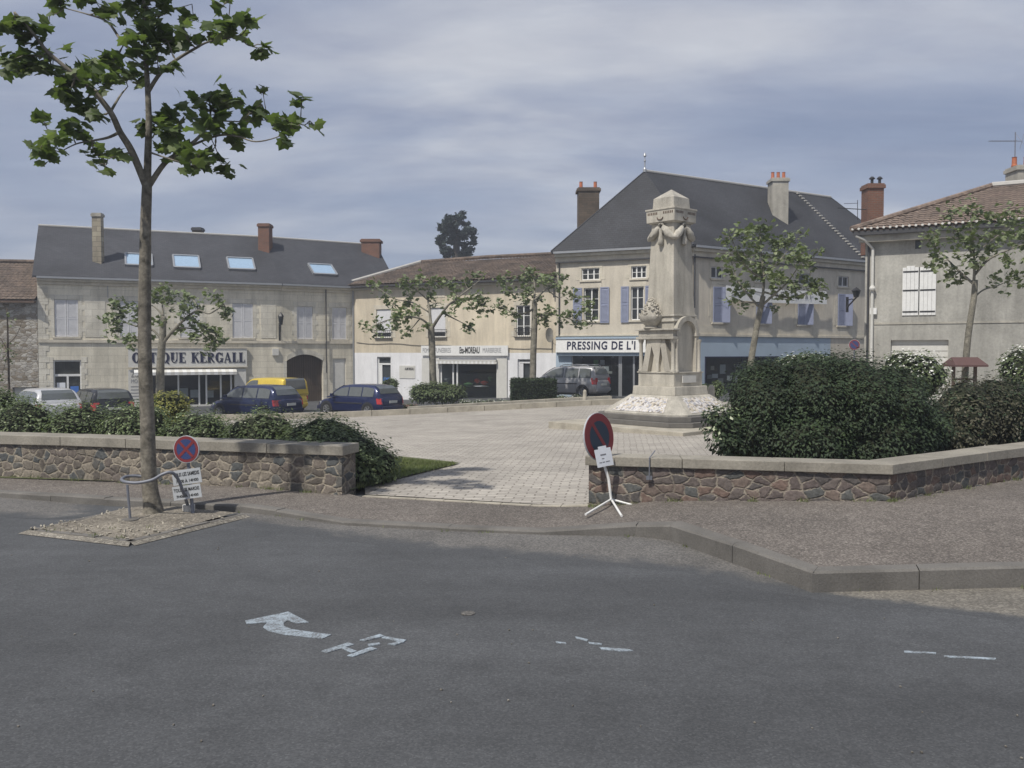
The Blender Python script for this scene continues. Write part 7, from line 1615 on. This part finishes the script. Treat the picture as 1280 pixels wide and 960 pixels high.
# ================================================================== cars
def car(name, label, paintm, L_, W_, H_, loc, heading, style='hatch', group='cars parked round the square', rails=False, cat='car'):
    t = thing(name, (0, 0, 0), label, cat, group); hw = W_ / 2; belt = H_ * (.62 if style != 'van' else .56)
    # lower body
    st = {'hatch': [(-.5, .36, .72, .80), (-.49, .26, .86, .88), (-.465, .22, belt - .02, .94), (-.40, .2, belt, .985), (-.2, .19, belt, 1), (.05, .19, belt - .01, 1), (.2, .19, belt - .03, .99), (.27, .2, belt - .07, .98), (.38, .2, belt - .16, .95), (.45, .22, belt - .26, .89), (.485, .27, belt - .36, .8), (.5, .36, belt - .42, .7)]}
    S_ = st['hatch']; rings = []
    for x, zb, zt, k in S_:
        h_ = hw * k; hf = [(h_ * .82, zb), (h_ * .97, zb + .07), (h_, zb + (zt - zb) * .35), (h_ * .995, zb + (zt - zb) * .65), (h_ * .96, zt - .05), (h_ * .86, zt), (h_ * .4, zt + .015)]
        ring = [(x * L_, y, z) for y, z in hf] + [(x * L_, -y, z) for y, z in reversed(hf)]; rings.append(ring[::-1])
    rings = [r[::-1] for r in rings]
    mb = MB(); mb.loft(rings)
    roofc = {'hatch': [(-.475, belt - .02), (-.455, belt + .14), (-.42, H_ * .87), (-.37, H_ * .955), (-.28, H_ * .99), (-.12, H_), (.02, H_ * .985), (.1, H_ * .95), (.17, H_ * .86), (.25, belt + .1), (.31, belt - .06)],
             'wagon': [(-.48, belt), (-.468, belt + .16), (-.445, H_ * .9), (-.42, H_ * .965), (-.32, H_ * .99), (-.1, H_), (.03, H_ * .985), (.09, H_ * .95), (.16, H_ * .86), (.23, belt + .1), (.29, belt - .06)],
             'mpv': [(-.485, belt), (-.475, belt + .18), (-.45, H_ * .9), (-.42, H_ * .97), (-.3, H_ * .995), (-.08, H_), (.06, H_ * .985), (.14, H_ * .94), (.21, H_ * .85), (.31, belt + .08), (.38, belt - .08)],
             'van': [(-.495, belt - .1), (-.49, belt + .2), (-.48, H_ * .93), (-.46, H_ * .985), (-.3, H_), (0, H_ * .995), (.08, H_ * .985), (.14, H_ * .94), (.19, H_ * .86), (.27, belt + .08), (.33, belt - .04)]}[style]
    ins = .20 if style != 'van' else .12
    def hwz(z): return hw * (.955 - ins * max(0, z - belt) / (H_ - belt))
    rr_ = []
    for x, z in roofc:
        zs = max(belt - .03, z - .07); ring = [(hwz(belt) + .0, belt - .05), (hwz(zs), zs), (hwz(z) * .93, z - .015), (hwz(z) * .6, z), (0, z + .012)]
        ring = [(x * L_, y, zz) for y, zz in ring] + [(x * L_, -y, zz) for y, zz in reversed(ring[:-1])]; rr_.append(ring)
    mb.loft(rr_, caps=True)
    bd = mb.build('body', paintm, t, smooth=45)
    # glazing
    xs = [x for x, _ in roofc]; zs_ = [z for _, z in roofc]
    def rz_(x): return float(np.interp(x, xs, zs_))
    segs = {'hatch': [(-.385, -.22), (-.205, -.02), (-.005, .21)], 'wagon': [(-.40, -.24), (-.225, -.03), (-.01, .2)], 'mpv': [(-.42, -.25), (-.235, -.04), (-.02, .24)], 'van': [(-.02, .2)]}[style]
    for x0, x1 in segs:
        for s_ in (-1, 1):
            top, bot = [], []; n = 6
            for k in range(n + 1):
                x = x0 + (x1 - x0) * k / n; zt = min(rz_(x) - .10, H_ - .12); zb = belt + .02; zt = max(zt, zb + .005); top.append((x * L_, s_ * (hwz(zt) + .008), zt)); bot.append((x * L_, s_ * (hwz(zb) + .008), zb))
            mb = MB(); rings = [bot, top]
            for k in range(n):
                q = [bot[k], bot[k + 1], top[k + 1], top[k]]; mb.quad(*(q if s_ < 0 else q[::-1]))
            mb.build('side_window', M['car_glass'], t)
    def sloped(i0, i1, nm, wk=.86, m_=None, lo=0.0, hi=1.0):
        mb = MB(); pp = []
        for i in range(i0, i1 + 1): pp.append(roofc[i])
        res = []
        for (x, z) in pp: res.append([(x * L_ + (.012 if x > 0 else -.014), s_ * hwz(z) * wk, z + .012) for s_ in (-1, 1)])
        for a, b in zip(res[:-1], res[1:]): q = [a[0], a[1], b[1], b[0]]; mb.quad(*(q))
        mb.build(nm, m_ or M['car_glass'], t)
    sloped(1, 3, 'rear_window', .84); sloped(7, 9, 'windscreen', .9)
    # wheels
    for x in (-.31, .31):
        for s_ in (-1, 1):
            r0 = .31 if style != 'van' else .3; c = Vector((x * L_, s_ * (hw - .1), r0)); mb = MB()
            prof = [(r0 * .6, -.1), (r0 * .93, -.1), (r0, -.07), (r0, .07), (r0 * .93, .1), (r0 * .6, .1)]
            ring = [[Vector((c.x + r * math.cos(2 * math.pi * k / 24), c.y + s_ * y, c.z + r * math.sin(2 * math.pi * k / 24))) for k in range(24)] for r, y in prof]
            mb.loft(ring if s_ < 0 else [q[::-1] for q in ring]); wh = mb.build('wheel', M['tyre'], t, smooth=40)
            mb = MB(); ring = [[Vector((c.x + r * math.cos(2 * math.pi * k / 24), c.y + s_ * y, c.z + r * math.sin(2 * math.pi * k / 24))) for k in range(24)] for r, y in ((r0 * .62, .085), (r0 * .62, .112), (r0 * .55, .1))]; mb.loft(ring)
            for k in range(6):
                an = 2 * math.pi * k / 6; d_ = Vector((math.cos(an), 0, math.sin(an))); p_ = Vector((-math.sin(an), 0, math.cos(an))); mb.hexa([c + d_ * a_ + p_ * b_ + Vector((0, s_ * y, 0)) for y in (.1, .112) for a_, b_ in ((.02, -.03), (r0 * .56, -.02), (r0 * .56, .02), (.02, .03))])
            mb.build('rim', M['rim'], wh)
            mb = MB(); n = 16; ca = Vector((x * L_, s_ * (hw + .003), r0 + .01))
            for k in range(n):
                p0, p1 = math.pi * k / n * 1.16 - .25, math.pi * (k + 1) / n * 1.16 - .25; q = [ca + Vector((r * math.cos(p), 0, r * math.sin(p))) for r, p in ((r0 * .9, p0), (r0 * 1.17, p0), (r0 * 1.17, p1), (r0 * .9, p1))]; mb.quad(*(q if s_ < 0 else q[::-1]))
            mb.build('wheel_arch', M['plastic'], t)
    # lamps, bumpers, plate, mirrors
    for s_ in (-1, 1):
        mb = MB(); zt = belt - .05; zt2 = belt - .3
        if style in ('van', 'mpv', 'wagon'):
            zt, zt2 = belt + .02, belt - .3
        y0_, y1_ = hw * .93, hw * .66
        mb.hexa([(-.498 * L_, s_ * y1_, zt2), (-.498 * L_, s_ * y0_ * .97, zt2), (-.445 * L_, s_ * (hw * .985), zt2), (-.46 * L_, s_ * y1_, zt2), (-.487 * L_, s_ * y1_, zt), (-.485 * L_, s_ * y0_ * .97, zt), (-.43 * L_, s_ * (hw * .975), zt), (-.46 * L_, s_ * y1_, zt)]); mb.build('tail_light', M['tail'], t)
        mb = MB(); mb.hexa([(.49 * L_, s_ * hw * .45, belt - .42), (.47 * L_, s_ * hw * .8, belt - .42), (.42 * L_, s_ * hw * .92, belt - .38), (.44 * L_, s_ * hw * .45, belt - .4), (.465 * L_, s_ * hw * .45, belt - .28), (.45 * L_, s_ * hw * .8, belt - .26), (.40 * L_, s_ * hw * .93, belt - .24), (.42 * L_, s_ * hw * .45, belt - .26)]); mb.build('headlight', M['lamp_glass'], t)
        mb = MB(); mb.box((.2 * L_, s_ * (hw + .09), belt + .07), (.12, .16, .12)); mb.build('mirror', paintm, t, bevel=.02)
        mb = MB(); mb.box((-.02 * L_, s_ * (hw + .002), belt - .28), (L_ * .42, .02, .05)); mb.build('door_trim', M['plastic'], t)
        if rails: mb = MB(); mb.tube([(-.38 * L_, s_ * hwz(H_) * .9, H_ * .985), (-.34 * L_, s_ * hwz(H_) * .92, H_ + .05), (0, s_ * hwz(H_) * .92, H_ + .06), (.06 * L_, s_ * hwz(H_) * .9, H_ * .98)], .02, 6); mb.build('roof_rail', M['zinc'], t)
    mb = MB(); mb.box((-.5 * L_ + .03, 0, .42), (.12, W_ * .86, .16)); mb.build('rear_bumper', paintm, t, bevel=.03)
    mb = MB(); mb.box((.5 * L_ - .03, 0, .36), (.12, W_ * .76, .16)); mb.build('front_bumper', paintm, t, bevel=.03)
    mb = MB(); mb.box((-.5 * L_ - .032, 0, .68 if style != 'van' else .6), (.02, .52, .11)); mb.build('number_plate', M['plate'], t)
    mb = MB(); mb.box((0, 0, .2), (L_ * .9, W_ * .8, .12)); mb.build('underbody', M['plastic'], t)
    t.location = loc; t.rotation_euler = (0, 0, heading); return t
def hd(az): return R(90 - az)     # compass heading, degrees clockwise from +Y
def carpos(px, Y, dz=0): p = P(px, 500, Y); return (p.x, Y, HT(p.x, Y) + dz)
blue = paint('dark_blue_car_paint', (.012, .02, .07)); 
car('parked_car', 'dark blue hatchback parked nearest to the optician shop before a yellow van', blue, 4.2, 1.72, 1.5, carpos(319, 38.8), hd(-61))
car('parked_car', 'dark blue hatchback parked before the white doorway of the ochre building', paint('navy_car_paint', (.014, .022, .08)), 3.95, 1.68, 1.44, carpos(449, 40.0), hd(-58))
car('parked_van', 'yellow van parked behind the dark blue hatchback', paint('yellow_car_paint', (.68, .5, .07), .3), 4.0, 1.68, 1.72, carpos(336, 43.8), hd(-56), 'van', cat='van')
car('parked_car', 'black estate car seen from behind parked below the optician building door', paint('black_car_paint', (.012, .013, .016)), 4.5, 1.76, 1.48, carpos(123, 38.2), hd(-41), 'wagon')
car('parked_car', 'white car with dark rear window partly behind the left hedge', paint('white_car_paint', (.6, .6, .6)), 4.4, 1.78, 1.5, carpos(55, 37.2), hd(-44), 'hatch')
car('parked_car', 'silver grey people carrier parked outside the dry cleaner', paint('silver_car_paint', (.36, .36, .37)), 3.95, 1.7, 1.6, carpos(712, 45.3, .12), hd(-56), 'mpv', rails=True)

# ================================================================== air
mb = MB(); mb.box((0, 720, 9.5), (1900, 1660, 26))
hz_ = mb.build('haze', [], uv=False, kind='stuff')
m = bpy.data.materials.new('haze_air'); m.use_nodes = True; t = m.node_tree; t.nodes.clear()
o_ = nd(t, 'ShaderNodeOutputMaterial'); v_ = nd(t, 'ShaderNodeVolumePrincipled'); v_.inputs['Color'].default_value = (.86, .91, 1, 1); v_.inputs['Density'].default_value = .0016; v_.inputs['Anisotropy'].default_value = .2
t.links.new(v_.outputs[0], o_.inputs['Volume']); hz_.data.materials.append(m)
